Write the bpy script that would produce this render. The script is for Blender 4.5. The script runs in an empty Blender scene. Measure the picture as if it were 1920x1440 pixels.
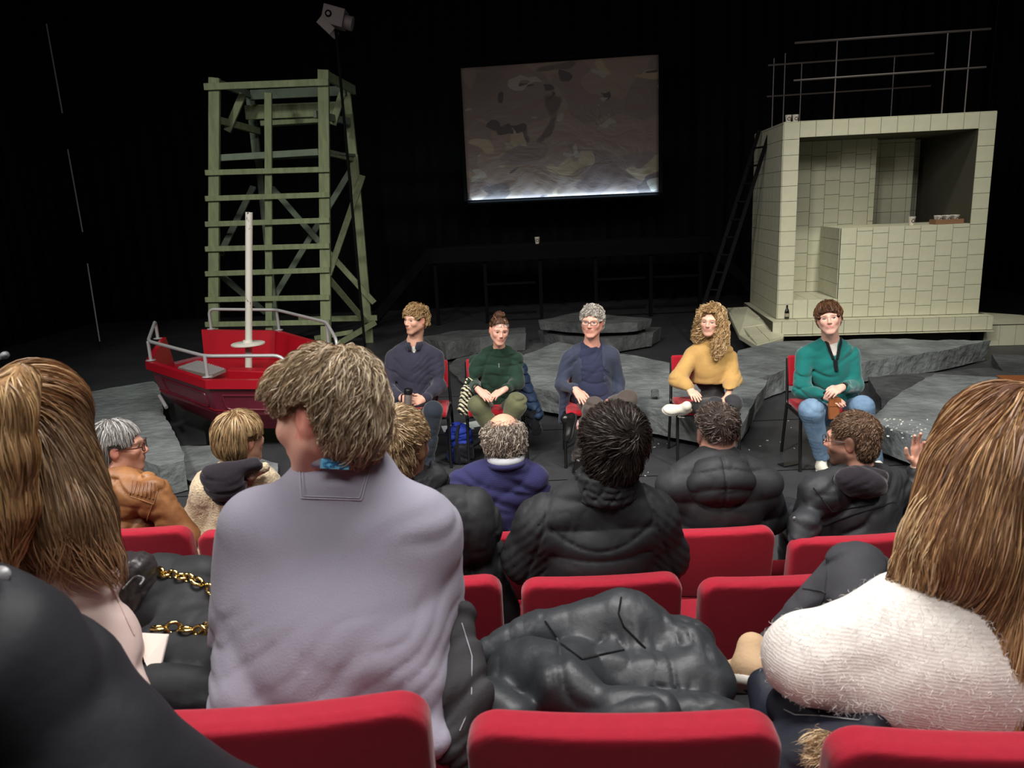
import bpy, bmesh, math, random
import numpy as np
from mathutils import Vector, Matrix

random.seed(7)
rng = np.random.default_rng(11)
scene = bpy.context.scene
col = scene.collection

# ------------------------------------------------------------------ camera
F = 1450.0          # focal length in pixels of the 1920 wide frame
H = 2.12            # eye height over the stage floor
_p, _r = math.radians(90 - 13.1), math.radians(-2.5)
RC = np.array([[1, 0, 0], [0, math.cos(_p), -math.sin(_p)], [0, math.sin(_p), math.cos(_p)]]) @ \
     np.array([[math.cos(_r), -math.sin(_r), 0], [math.sin(_r), math.cos(_r), 0], [0, 0, 1]])
cam_d = bpy.data.cameras.new('camera')
cam_d.sensor_width = 36.0
cam_d.lens = 36.0 * F / 1920.0
cam_d.clip_start = 0.05
cam_d.clip_end = 100
cam = bpy.data.objects.new('camera', cam_d)
m4 = Matrix(RC.tolist()).to_4x4()
m4.translation = (0, 0, H)
cam.matrix_world = m4
col.objects.link(cam)
scene.camera = cam
cam_d.dof.use_dof = True
cam_d.dof.focus_distance = 6.0
cam_d.dof.aperture_fstop = 9.0

# ------------------------------------------------------------------ world, lights, exposure
w = bpy.data.worlds.new('world')
scene.world = w
w.use_nodes = True
w.node_tree.nodes['Background'].inputs[0].default_value = (0.75, 0.85, 1.0, 1)
w.node_tree.nodes['Background'].inputs[1].default_value = 0.0015

def area(name, loc, target, size, power, color, sizey=None):
    d = bpy.data.lights.new(name, 'AREA')
    d.energy = power
    d.color = color
    d.shape = 'RECTANGLE'
    d.size = size
    d.size_y = sizey or size
    o = bpy.data.objects.new(name, d)
    o.location = loc
    o.rotation_euler = (Vector(target) - Vector(loc)).to_track_quat('-Z', 'Y').to_euler()
    col.objects.link(o)
    return o

def spot(name, loc, target, power, color, angle, blend=0.6, radius=0.15):
    d = bpy.data.lights.new(name, 'SPOT')
    d.energy = power
    d.color = color
    d.spot_size = math.radians(angle)
    d.spot_blend = blend
    d.shadow_soft_size = radius
    o = bpy.data.objects.new(name, d)
    o.location = loc
    o.rotation_euler = (Vector(target) - Vector(loc)).to_track_quat('-Z', 'Y').to_euler()
    col.objects.link(o)
    return o

WARM = (1.0, 0.94, 0.86)
area('house_light', (0.3, 2.6, 6.4), (0.3, 1.9, 0), 3.8, 350, (1.0, 0.97, 0.95), 1.6)
area('house_light', (0.0, -1.6, 6.6), (0.2, 3.0, 0.6), 3.0, 130, (1.0, 0.97, 0.95), 1.2)
area('side_fill', (-5.5, 1.8, 4.6), (0, 2.0, 1.2), 1.6, 150, (1.0, 0.97, 0.95), 1.6)  # added fill from the left for the audience, in place of bounced light
spot('front_spot', (-2.4, -3.4, 6.0), (0.0, 6.2, 0.9), 620, WARM, 22, 0.9, 0.3)
spot('front_spot', (3.6, -3.4, 6.0), (1.6, 6.0, 0.9), 620, WARM, 22, 0.9, 0.3)
spot('stage_spot', (-2.6, 0.6, 6.6), (0.2, 6.4, 0.6), 1500, WARM, 64, 0.9, 0.35)
spot('stage_spot', (4.0, 0.8, 6.6), (1.8, 6.8, 0.5), 1400, WARM, 66, 0.9, 0.35)
spot('stage_spot', (-6.0, 3.0, 6.6), (-3.6, 11.0, 1.4), 860, (0.95, 1.0, 0.86), 44, 0.8, 0.3)
spot('stage_spot', (4.4, 6.6, 7.8), (5.2, 10.4, 0.9), 980, (1.0, 0.97, 0.84), 38, 0.9, 0.3)
scene.view_settings.view_transform = 'Standard'
scene.view_settings.look = 'None'
scene.view_settings.gamma = 1.0
scene.view_settings.use_curve_mapping = False
scene.view_settings.exposure = 0.12
scene.cycles.max_bounces = 6
scene.cycles.use_denoising = True

# ------------------------------------------------------------------ projection helpers
def ray(px, py):
    return RC @ np.array([(px - 960) / F, -(py - 720) / F, -1.0])
def WY(px, py, Y):
    """the point seen at a pixel of the photograph, Y metres ahead"""
    d = ray(px, py)
    return d * (Y / d[1]) + np.array([0, 0, H])
def WZ(px, py, z):
    d = ray(px, py)
    return d * ((z - H) / d[2]) + np.array([0, 0, H])

# ------------------------------------------------------------------ objects
def tag(o, label=None, cat=None, group=None, kind=None):
    if label: o['label'] = label
    if cat: o['category'] = cat
    if group: o['group'] = group
    if kind: o['kind'] = kind
    return o
def empty(name, loc=(0, 0, 0), rz=0.0, **k):
    o = bpy.data.objects.new(name, None)
    o.empty_display_size = 0.05
    o.location = tuple(float(v) for v in loc)
    o.rotation_euler = (0, 0, rz)
    col.objects.link(o)
    return tag(o, **k)
def link(name, me, mat, parent=None, smooth=False, world=False):
    """world: the mesh is in world coordinates although it is parented"""
    o = bpy.data.objects.new(name, me)
    if mat is not None and not len(me.materials): me.materials.append(mat)
    col.objects.link(o)
    if parent is not None:
        o.parent = parent
        if world:
            o.matrix_parent_inverse = (Matrix.Translation(parent.location) @ parent.rotation_euler.to_matrix().to_4x4()).inverted()
    if smooth:
        me.polygons.foreach_set('use_smooth', np.ones(len(me.polygons), bool))
    return o
def np_mesh(name, V, Fq, C=None):
    """numpy verts (N,3) and faces (M,3 or 4) to a mesh, with optional vertex colours"""
    me = bpy.data.meshes.new(name)
    V = np.asarray(V, np.float32); Fq = np.asarray(Fq, np.int32)
    n, k = Fq.shape
    me.vertices.add(len(V)); me.vertices.foreach_set('co', V.ravel())
    me.loops.add(n * k); me.loops.foreach_set('vertex_index', Fq.ravel())
    me.polygons.add(n)
    me.polygons.foreach_set('loop_start', np.arange(0, n * k, k, dtype=np.int32))
    me.polygons.foreach_set('use_smooth', np.ones(n, bool))
    me.update(calc_edges=True)
    if C is not None:
        at = me.color_attributes.new('Col', 'FLOAT_COLOR', 'POINT')
        at.data.foreach_set('color', np.concatenate([C, np.ones((len(C), 1))], 1).astype(np.float32).ravel())
    return me
class MB:
    """collects boxes, tubes and prisms into one mesh"""
    def __init__(s): s.v = []; s.f = []
    def add(s, v, f):
        n = len(s.v); s.v += [tuple(float(c) for c in q) for q in v]; s.f += [tuple(n + i for i in q) for q in f]
        return s
    def box(s, c, d, M=None):
        x, y, z = d[0] / 2, d[1] / 2, d[2] / 2
        v = [Vector((a, b, e)) for a in (-x, x) for b in (-y, y) for e in (-z, z)]
        if M is not None: v = [M @ q for q in v]
        v = [q + Vector(c) for q in v]
        return s.add(v, [(0, 1, 3, 2), (4, 6, 7, 5), (0, 4, 5, 1), (2, 3, 7, 6), (0, 2, 6, 4), (1, 5, 7, 3)])
    def beam(s, a, b, w, t, up=(0, 1, 0)):
        """a timber from a to b: w across in the plane square to up, t along up"""
        a, b = Vector(a), Vector(b)
        z = (b - a).normalized(); u = Vector(up); u = (u - z * u.dot(z)).normalized(); x = z.cross(u)
        M = Matrix((x, u, z)).transposed()
        return s.box((a + b) / 2, (w, t, (b - a).length), M)
    def tube(s, pts, r, n=10, caps=True):
        pts = [Vector(q) for q in pts]
        rs = r if isinstance(r, (list, tuple)) else [r] * len(pts)
        base = len(s.v); prev = None
        for i, q in enumerate(pts):
            t = (pts[min(i + 1, len(pts) - 1)] - pts[max(i - 1, 0)]).normalized()
            if prev is None:
                x = t.orthogonal().normalized()
            else:
                x = (prev - t * prev.dot(t)).normalized()
            prev = x; y = t.cross(x)
            for k in range(n):
                a = 2 * math.pi * k / n
                s.v.append(tuple(q + (x * math.cos(a) + y * math.sin(a)) * rs[i]))
        for i in range(len(pts) - 1):
            for k in range(n):
                a = base + i * n + k; b = base + i * n + (k + 1) % n
                s.f.append((a, b, b + n, a + n))
        if caps:
            s.f.append(tuple(base + k for k in range(n))[::-1])
            s.f.append(tuple(base + (len(pts) - 1) * n + k for k in range(n)))
        return s
    def lathe(s, prof, n=24, c=(0, 0, 0), M=None):
        base = len(s.v)
        for (r, z) in prof:
            for k in range(n):
                a = 2 * math.pi * k / n
                q = Vector((r * math.cos(a), r * math.sin(a), z))
                if M is not None: q = M @ q
                s.v.append(tuple(q + Vector(c)))
        for i in range(len(prof) - 1):
            for k in range(n):
                a = base + i * n + k; b = base + i * n + (k + 1) % n
                s.f.append((a, b, b + n, a + n))
        s.f.append(tuple(base + k for k in range(n))[::-1])
        s.f.append(tuple(base + (len(prof) - 1) * n + k for k in range(n)))
        return s
    def prism(s, top, bot):
        n = len(top)
        return s.add(list(top) + list(bot), [tuple(range(n)), tuple(range(2 * n - 1, n - 1, -1))] +
                     [(i, n + i, n + (i + 1) % n, (i + 1) % n) for i in range(n)])
    def mesh(s, name):
        me = bpy.data.meshes.new(name); me.from_pydata(s.v, [], s.f); me.update()
        bm = bmesh.new(); bm.from_mesh(me); bmesh.ops.recalc_face_normals(bm, faces=bm.faces); bm.to_mesh(me); bm.free()
        return me
    def build(s, name, mat, parent=None, smooth=False, bevel=0.0, world=False, seg=2):
        me = s.mesh(name)
        o = link(name, me, mat, parent, False, world)
        if bevel:
            b = o.modifiers.new('bevel', 'BEVEL'); b.width = bevel; b.segments = seg; b.limit_method = 'ANGLE'; b.angle_limit = 0.6
        if smooth:
            for q in me.polygons: q.use_smooth = True
            try:
                me.set_sharp_from_angle(angle=0.7)
            except Exception: pass
        return o
def round_path(pts, rad, n=5):
    """polyline with rounded corners"""
    pts = [Vector(p) for p in pts]; out = [pts[0]]
    for i in range(1, len(pts) - 1):
        a, b, c = pts[i - 1], pts[i], pts[i + 1]
        r = min(rad, (a - b).length * 0.45, (c - b).length * 0.45)
        p0 = b + (a - b).normalized() * r; p1 = b + (c - b).normalized() * r
        for k in range(n + 1):
            t = k / n
            out.append(p0 * (1 - t) ** 2 + b * 2 * t * (1 - t) + p1 * t * t)
    out.append(pts[-1])
    return out

# ------------------------------------------------------------------ materials
def lin(c):
    return tuple(((v / 255) / 12.92 if v <= 10 else (((v / 255) + 0.055) / 1.055) ** 2.4) for v in c)
def mat(name, rgb=None, rough=0.6, metal=0.0, spec=0.5, noise=0.0, nscale=8.0, bump=0.0, bscale=60.0, rgb2=None,
        attr=False, sheen=0.0, stretch=None, wave=None, dirt=None, coat=0.0, sss=0.0, bdist=0.01):
    m = bpy.data.materials.new(name)
    m.use_nodes = True
    nt = m.node_tree; N = nt.nodes; L = nt.links
    b = N['Principled BSDF']
    b.inputs['Roughness'].default_value = rough
    b.inputs['Metallic'].default_value = metal
    b.inputs['Specular IOR Level'].default_value = spec
    if sheen:
        b.inputs['Sheen Weight'].default_value = sheen
        b.inputs['Sheen Roughness'].default_value = 0.4
    if coat: b.inputs['Coat Weight'].default_value = coat
    if sss:
        b.inputs['Subsurface Weight'].default_value = sss
        b.inputs['Subsurface Radius'].default_value = (0.02, 0.007, 0.004)
        b.inputs['Subsurface Scale'].default_value = 0.35
    tc = N.new('ShaderNodeTexCoord')
    vec = tc.outputs['Object']
    if stretch:
        mp = N.new('ShaderNodeMapping'); mp.inputs['Scale'].default_value = stretch
        L.new(vec, mp.inputs['Vector']); vec = mp.outputs['Vector']
    if attr:
        a = N.new('ShaderNodeAttribute'); a.attribute_name = 'Col'
        cout = a.outputs['Color']
        if rgb is not None:
            pass
    else:
        c1 = (*lin(rgb), 1)
        c2 = (*lin(rgb2), 1) if rgb2 else tuple(v * 0.6 for v in c1[:3]) + (1,)
        cout = None
        if noise > 0 or rgb2:
            t = N.new('ShaderNodeTexNoise'); t.inputs['Scale'].default_value = nscale
            t.inputs['Detail'].default_value = 6; t.inputs['Roughness'].default_value = 0.65
            L.new(vec, t.inputs['Vector'])
            rp = N.new('ShaderNodeValToRGB')
            rp.color_ramp.elements[0].position = 0.35; rp.color_ramp.elements[1].position = 0.65
            rp.color_ramp.elements[0].color = tuple(c1[i] * (1 - noise) + c2[i] * noise for i in range(3)) + (1,) if noise else c2
            rp.color_ramp.elements[1].color = c1
            L.new(t.outputs['Fac'], rp.inputs['Fac'])
            cout = rp.outputs['Color']
        else:
            b.inputs['Base Color'].default_value = c1
    if dirt and cout is not None:
        t = N.new('ShaderNodeTexNoise'); t.inputs['Scale'].default_value = dirt[1]; t.inputs['Detail'].default_value = 8
        t.inputs['Roughness'].default_value = 0.7
        L.new(vec, t.inputs['Vector'])
        rp = N.new('ShaderNodeValToRGB'); rp.color_ramp.elements[0].position = dirt[2]; rp.color_ramp.elements[1].position = dirt[3]
        L.new(t.outputs['Fac'], rp.inputs['Fac'])
        mx = N.new('ShaderNodeMix'); mx.data_type = 'RGBA'
        L.new(rp.outputs['Color'], mx.inputs[0]); L.new(cout, mx.inputs[6]); mx.inputs[7].default_value = (*lin(dirt[0]), 1)
        cout = mx.outputs[2]
    if cout is not None: L.new(cout, b.inputs['Base Color'])
    if bump:
        t = N.new('ShaderNodeTexNoise'); t.inputs['Scale'].default_value = bscale; t.inputs['Detail'].default_value = 5
        L.new(vec, t.inputs['Vector'])
        h = t.outputs['Fac']
        if wave:
            wv = N.new('ShaderNodeTexWave'); wv.inputs['Scale'].default_value = wave[0]; wv.bands_direction = wave[1]
            wv.inputs['Distortion'].default_value = wave[2] if len(wave) > 2 else 0.5
            L.new(vec, wv.inputs['Vector'])
            ad = N.new('ShaderNodeMath'); ad.operation = 'ADD'
            L.new(h, ad.inputs[0]); L.new(wv.outputs['Fac'], ad.inputs[1]); h = ad.outputs[0]
        bp = N.new('ShaderNodeBump'); bp.inputs['Strength'].default_value = bump; bp.inputs['Distance'].default_value = bdist
        L.new(h, bp.inputs['Height']); L.new(bp.outputs['Normal'], b.inputs['Normal'])
    return m

# ------------------------------------------------------------------ signed distance shapes
A = lambda *v: np.array(v, np.float32)
_lat = np.random.default_rng(3).random((32, 32, 32)).astype(np.float32)
def noise3(P, s):
    """smooth value noise, -1..1"""
    q = P * np.float32(s) + np.float32(100.3)
    i = np.floor(q).astype(np.int32); f = (q - i).astype(np.float32); f = f * f * (3 - 2 * f)
    i &= 31; j = (i + 1) & 31
    g = lambda a, b, c: _lat[a, b, c]
    x0 = g(i[:, 0], i[:, 1], i[:, 2]) * (1 - f[:, 0]) + g(j[:, 0], i[:, 1], i[:, 2]) * f[:, 0]
    x1 = g(i[:, 0], j[:, 1], i[:, 2]) * (1 - f[:, 0]) + g(j[:, 0], j[:, 1], i[:, 2]) * f[:, 0]
    x2 = g(i[:, 0], i[:, 1], j[:, 2]) * (1 - f[:, 0]) + g(j[:, 0], i[:, 1], j[:, 2]) * f[:, 0]
    x3 = g(i[:, 0], j[:, 1], j[:, 2]) * (1 - f[:, 0]) + g(j[:, 0], j[:, 1], j[:, 2]) * f[:, 0]
    y0 = x0 * (1 - f[:, 1]) + x1 * f[:, 1]; y1 = x2 * (1 - f[:, 1]) + x3 * f[:, 1]
    return (y0 * (1 - f[:, 2]) + y1 * f[:, 2]) * 2 - 1
def cap(a, b, ra, rb=None):
    a = np.asarray(a, np.float32); b = np.asarray(b, np.float32); rb = ra if rb is None else rb
    ab = b - a; L2 = float(ab @ ab) + 1e-12
    def f(P):
        pa = P - a
        t = np.clip(pa @ ab / L2, 0, 1)
        d = pa - t[:, None] * ab
        return np.sqrt((d * d).sum(1)) - (ra + (rb - ra) * t)
    return f
def ell(c, r, R=None):
    c = np.asarray(c, np.float32); r = np.asarray(r, np.float32)
    def f(P):
        q = P - c
        if R is not None: q = q @ R
        k0 = np.sqrt(((q / r) ** 2).sum(1)); k1 = np.sqrt(((q / (r * r)) ** 2).sum(1)) + 1e-9
        return np.where(k0 < 0.4, (k0 - 1) * r.min(), k0 * (k0 - 1) / k1)
    return f
def rbox(c, hs, rr, R=None):
    c = np.asarray(c, np.float32); hs = np.asarray(hs, np.float32) - rr
    def f(P):
        q = P - c
        if R is not None: q = q @ R
        q = np.abs(q) - hs
        return np.sqrt((np.maximum(q, 0) ** 2).sum(1)) + np.minimum(q.max(1), 0) - rr
    return f
def torus(c, R_, r, M=None, sy=1.0):
    """ring round local z; M's columns are its axes"""
    c = np.asarray(c, np.float32)
    def f(P):
        q = P - c
        if M is not None: q = q @ M
        return np.sqrt((np.sqrt(q[:, 0] ** 2 + (q[:, 1] / sy) ** 2) - R_) ** 2 + q[:, 2] ** 2) - r
    return f
def axes(fwd, up=(0, 0, 1)):
    """columns: right, forward, up"""
    f = np.asarray(fwd, float); f = f / np.linalg.norm(f); u = np.asarray(up, float); u = u - f * (u @ f); u /= np.linalg.norm(u)
    r = np.cross(f, u)
    return np.stack([r, f, u], 1).astype(np.float32)
def smin(a, b, k):
    if k <= 0: return np.minimum(a, b)
    h = np.maximum(k - np.abs(a - b), 0) / k
    return np.minimum(a, b) - h * h * k * 0.25
def smax(a, b, k):
    return -smin(-a, -b, k)
class Body:
    """an ordered list of shapes, melted together"""
    def __init__(s, k=0.03): s.ops = []; s.k = k; s.disp = None; s.lip = 0.0
    def add(s, f, k=None): s.ops.append(('+', f, s.k if k is None else k)); return s
    def sub(s, f, k=0.01): s.ops.append(('-', f, k)); return s
    def isect(s, f, k=0.01): s.ops.append(('&', f, k)); return s
    def __call__(s, P, disp=True):
        P = np.asarray(P, np.float32); d = None
        for o, f, k in s.ops:
            e = f(P)
            if d is None: d = e
            elif o == '+': d = smin(d, e, k)
            elif o == '-': d = smax(d, -e, k)
            else: d = smax(d, e, k)
        if disp and s.disp is not None: d = d + s.disp(P)
        return d
    def culled(s, C, rad, P):
        """P (B,n,3) samples of blocks with centres C: shapes far from a block are skipped for it"""
        B, n, _ = P.shape
        dc = np.stack([f(C) for _, f, _ in s.ops])
        pl = [i for i, o in enumerate(s.ops) if o[0] == '+']
        u = dc[pl].min(0)
        out = np.full((B, n), 9.0, np.float32)
        for i, (o, f, k) in enumerate(s.ops):
            if o == '&': sel = np.arange(B)
            elif o == '+': sel = np.nonzero(dc[i] < u + 2.2 * rad + k)[0]
            else: sel = np.nonzero(dc[i] < 1.2 * rad + k * 1.5)[0]
            if not len(sel): continue
            e = f(P[sel].reshape(-1, 3)).reshape(len(sel), n)
            if o == '+': out[sel] = smin(out[sel], e, k)
            elif o == '-': out[sel] = smax(out[sel], -e, k)
            else: out[sel] = smax(out[sel], e, k)
        if s.disp is not None: out += s.disp(P.reshape(-1, 3)).reshape(B, n)
        return out
def sdf_mesh(name, S, lo, hi, h, colf=None):
    lo = np.asarray(lo, np.float32); hi = np.asarray(hi, np.float32)
    nb = np.ceil((hi - lo) / (8 * h)).astype(int)
    I = np.stack(np.meshgrid(*[np.arange(n) for n in nb], indexing='ij'), -1).reshape(-1, 3)
    C = (lo + (I + 0.5) * 8 * h).astype(np.float32)
    rad = 0.866 * 8 * h
    d = S(C, disp=False)
    keep = np.abs(d) < rad * 1.25 + 0.02 + S.lip
    I = I[keep]; C = C[keep]
    g = np.stack(np.meshgrid(*[np.arange(9)] * 3, indexing='ij'), -1).reshape(-1, 3)
    vals = np.empty((len(I), 729), np.float32)
    for s0 in range(0, len(I), 400):
        Pb = (lo + (I[s0:s0 + 400, None, :] * 8 + g[None]) * h).astype(np.float32)
        vals[s0:s0 + 400] = S.culled(C[s0:s0 + 400], rad, Pb)
    V3 = vals.reshape(-1, 9, 9, 9)
    neg = V3 < 0
    cnt = np.zeros((len(I), 8, 8, 8), np.int8)
    for a in (0, 1):
        for b in (0, 1):
            for c in (0, 1): cnt += neg[:, a:a + 8, b:b + 8, c:c + 8]
    cb, cx, cy, cz = np.nonzero((cnt > 0) & (cnt < 8))
    corner = {}
    for a in (0, 1):
        for b in (0, 1):
            for c in (0, 1): corner[a, b, c] = V3[cb, cx + a, cy + b, cz + c]
    acc = np.zeros((len(cb), 3), np.float32); n = np.zeros(len(cb), np.float32)
    for ax in range(3):
        for u in (0, 1):
            for v in (0, 1):
                k0 = [0, 0, 0]; o = [i for i in range(3) if i != ax]
                k0[o[0]] = u; k0[o[1]] = v; k1 = list(k0); k1[ax] = 1
                a, b = corner[tuple(k0)], corner[tuple(k1)]
                x = (a < 0) != (b < 0)
                t = np.where(x, a / np.where(x, a - b, 1), 0)
                p = np.zeros((len(cb), 3), np.float32); p[:, o[0]] = u; p[:, o[1]] = v; p[:, ax] = t
                acc += p * x[:, None]; n += x
    cell = I[cb] * 8 + np.stack([cx, cy, cz], 1)
    V = lo + (cell + acc / n[:, None]) * h
    dims = nb * 8 + 2
    key = lambda q: ((q[:, 0] + 1) * dims[1] + q[:, 1] + 1) * dims[2] + q[:, 2] + 1
    ck = key(cell); order = np.argsort(ck); cks = ck[order]
    quads = []
    for ax in range(3):
        o = [i for i in range(3) if i != ax]
        sl0 = [slice(None), slice(0, 8), slice(0, 8), slice(0, 8)]; sl1 = list(sl0); sl1[ax + 1] = slice(1, 9)
        a = neg[tuple(sl0)]; b = neg[tuple(sl1)]
        eb, ex, ey, ez = np.nonzero(a != b)
        gp = I[eb] * 8 + np.stack([ex, ey, ez], 1)
        flip = ~a[eb, ex, ey, ez]
        q = []
        for du, dv in ((0, 0), (-1, 0), (-1, -1), (0, -1)):
            c = gp.copy(); c[:, o[0]] += du; c[:, o[1]] += dv
            kk = key(c); pos = np.minimum(np.searchsorted(cks, kk), len(cks) - 1)
            q.append(np.where(cks[pos] == kk, order[pos], -1))
        q = np.stack(q, 1)
        if ax == 1: flip = ~flip
        q[flip] = q[flip][:, ::-1]
        quads.append(q[(q >= 0).all(1)])
    Q = np.concatenate(quads)
    return np_mesh(name, V, Q, colf(V) if colf is not None else None)
def sdf_obj(name, S, m, parent, lo, hi, h, colf=None, keep=None):
    me = sdf_mesh(name, S, lo, hi, h, colf)
    o = link(name, me, m, parent, world=True)
    if len(me.polygons) > 6000:
        d = o.modifiers.new('thin', 'DECIMATE'); d.ratio = keep or (.30 if name == 'body' else .42)
    return o
def grad(S, P, e=0.003):
    g = np.empty_like(P)
    for i in range(3):
        q = P.copy(); q[:, i] += e; r = P.copy(); r[:, i] -= e
        g[:, i] = S(q, disp=False) - S(r, disp=False)
    return g / (np.linalg.norm(g, axis=1, keepdims=True) + 1e-9)
def seeds_on(S, c, r, n, ok, rg):
    """n random points on the surface of S near the ball (c, r), where ok(P) holds"""
    P = np.asarray(c) + rg.normal(size=(n * 4, 3)) * r
    P = P.astype(np.float32)
    for _ in range(6):
        P = P - grad(S, P) * S(P, disp=False)[:, None]
    d = np.abs(S(P, disp=False)) < 0.004
    P = P[d & ok(P)]
    return P[:n]
def tubes_mesh(name, P, wid, Cs=None):
    """P (S,K,3) strands as narrow ribbons, each turned its own way"""
    S_, K, _ = P.shape
    T = np.gradient(P, axis=1); T /= np.linalg.norm(T, axis=2, keepdims=True) + 1e-9
    up = np.random.default_rng(S_).normal(size=(S_, 1, 3)); X = np.cross(T, np.broadcast_to(up, T.shape)); X /= np.linalg.norm(X, axis=2, keepdims=True) + 1e-9
    wk = np.asarray(wid); wk = wk[None, :, None] if wk.ndim == 1 else wk[:, :, None]
    V = np.stack([P - X * wk, P + X * wk], 2).reshape(-1, 3)
    b = (np.arange(S_)[:, None] * K + np.arange(K - 1)[None]).reshape(-1) * 2
    Q = np.stack([b, b + 1, b + 3, b + 2], 1)
    C = None
    if Cs is not None: C = np.repeat(Cs.reshape(-1, 3), 2, 0)
    return np_mesh(name, V, Q, C)
def strands(name, S, P0, dirf, length, mat_, parent, K=10, wid=0.0012, cols=None, lift=0.004, curl=0.0, curlf=60, jitter=0.15,
            hug=1.0, seed=1, grav=0.0, colf=None, avoid=None, clump=0.55):
    if len(P0) > 700: P0 = P0[:int(len(P0) * .62)]; wid = wid * 1.25
    K = min(K, 12 if curl < .008 else K)
    rg = np.random.default_rng(seed)
    n = len(P0); P = P0.astype(np.float32).copy(); out = [P.copy()]
    L = (length if np.ndim(length) else np.full(n, length)) * rg.uniform(0.75, 1.15, n)
    off = rg.normal(size=(n, 3)) * jitter
    lf = lift * rg.uniform(0.2, 1.6, n)
    d = None; dead = np.zeros(n, bool)
    for k in range(K - 1):
        D = dirf(P) + off
        if d is not None: D = 0.55 * D / (np.linalg.norm(D, axis=1, keepdims=True) + 1e-9) + 0.45 * d
        D[:, 2] -= grav * k / K
        g = grad(S, P)
        D = D - g * (D * g).sum(1, keepdims=True) * hug
        D /= np.linalg.norm(D, axis=1, keepdims=True) + 1e-9
        d = D
        P0_ = P.copy()
        P = P + D * (L / (K - 1))[:, None]
        tgt = lf * math.sin(math.pi * min(1, (k + 1) / K * 0.9)) + 0.001
        e = S(P, disp=False) - tgt
        P = P - grad(S, P) * (np.where(e < 0, e, e * 0.6 * hug))[:, None]
        if avoid is not None: dead |= avoid(P)
        P[dead] = P0_[dead] + D[dead] * 1e-4
        out.append(P.copy())
    Pk = np.stack(out, 1)
    if clump and n > 60:
        gi = rg.choice(n, max(8, n // 14), replace=False); G = P0[gi]; near = np.empty(n, int)
        for s0 in range(0, n, 2000): near[s0:s0 + 2000] = ((P0[s0:s0 + 2000, None] - G[None]) ** 2).sum(2).argmin(1)
        t = np.linspace(0, 1, K)[None, :, None] ** 1.3; tgt = Pk[gi][near]
        if avoid is not None: t = t * (~dead)[:, None, None]
        Pk = Pk * (1 - clump * t) + tgt * clump * t + rg.normal(size=(n, 1, 3)) * t * .0022
    if curl:
        ph = rg.uniform(0, 6.28, n)[:, None]; s = np.linspace(0, 1, K)[None] * L[:, None]
        T = np.gradient(Pk, axis=1); T /= np.linalg.norm(T, axis=2, keepdims=True) + 1e-9
        X = np.cross(T, [0.2, 0.3, 0.93]); X /= np.linalg.norm(X, axis=2, keepdims=True) + 1e-9; Y = np.cross(T, X)
        fr = curlf * rg.uniform(0.7, 1.3, n)[:, None]
        amp = curl * np.minimum(1, np.linspace(0, 3, K))[None, :, None] * rg.uniform(0.6, 1.3, n)[:, None, None]
        Pk = Pk + (X * np.cos(ph + fr * s)[..., None] + Y * np.sin(ph + fr * s)[..., None]) * amp
    if cols is None: cols = [(120, 90, 60)]
    Cl = np.array([lin(c) for c in cols]); ci = rg.random(n) * (len(Cl) - 1); i0 = ci.astype(int); i1 = np.minimum(i0 + 1, len(Cl) - 1)
    base = Cl[i0] * (1 - (ci - i0))[:, None] + Cl[i1] * (ci - i0)[:, None]
    base *= rg.uniform(0.75, 1.2, n)[:, None]
    Cs = np.repeat(base[:, None], K, 1)
    if colf is not None: Cs = colf(Pk, Cs)
    wk = wid * np.concatenate([np.linspace(0.8, 1, K // 2), np.linspace(1, 0.25, K - K // 2)])
    return link(name, tubes_mesh(name, Pk, wk, Cs), mat_, parent, world=True)
# ================================================================== THE SETTING
M_floor = mat('stage floor', (62, 63, 66), 0.5, rgb2=(48, 49, 52), noise=0.8, nscale=1.6, bump=0.12, bscale=30, dirt=((96, 98, 100), 3.2, 0.66, 0.86))
M_black = mat('black drape', (24, 24, 27), 0.95, spec=0.1, bump=0.3, bscale=4)
M_blackpaint = mat('black paint', (9, 9, 10), 0.85, spec=0.1)
M_riser = mat('riser floor', (30, 30, 32), 0.8, noise=0.4, nscale=10)
def wall(name, c, d, m):
    return tag(MB().box(c, d).build(name, m), kind='structure')
wall('floor', (0.5, 7.6, -0.05), (19.4, 18.6, 0.1), M_floor)
wall('ceiling', (0.5, 6.0, 8.05), (19.4, 22.0, 0.1), M_black)
def drape(name, a, b, z0, z1):
    a, b = Vector(a), Vector(b); L_ = (b - a).length; n = int(L_ / 0.06); t = (b - a).normalized(); nn = Vector((-t.y, t.x, 0))
    mb = MB(); v = []
    for i in range(n + 1):
        s = i / n * L_
        q = a + t * s + nn * (0.05 * math.sin(s * 18) + 0.03 * math.sin(s * 7.3))
        v += [(q.x, q.y, z0), (q.x, q.y, z1)]
    mb.add(v, [(2 * i, 2 * i + 2, 2 * i + 3, 2 * i + 1) for i in range(n)])
    o = mb.build(name, M_black, smooth=True)
    sd = o.modifiers.new('thick', 'SOLIDIFY'); sd.thickness = 0.01
    return tag(o, kind='structure')
drape('wall_back', (-9.0, 16.6, 0), (10.0, 16.6, 0), 0, 8)
drape('wall_left', (-9.0, -4.6, 0), (-9.0, 16.6, 0), 0, 8)
drape('wall_right', (10.0, 16.6, 0), (10.0, -4.6, 0), 0, 8)
wall('wall_front', (0.5, -4.7, 4), (19.2, 0.1, 8), M_blackpaint)
# stepped floor under the three raised seat rows
wall('floor_riser', (0, 0.41, 0.11), (9, 4.3, 0.22), M_riser)
wall('floor_riser', (0, -0.94, 0.37), (9, 4.2, 0.30), M_riser)
wall('floor_riser', (0, -2.06, 0.69), (9, 4.0, 0.34), M_riser)
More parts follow.
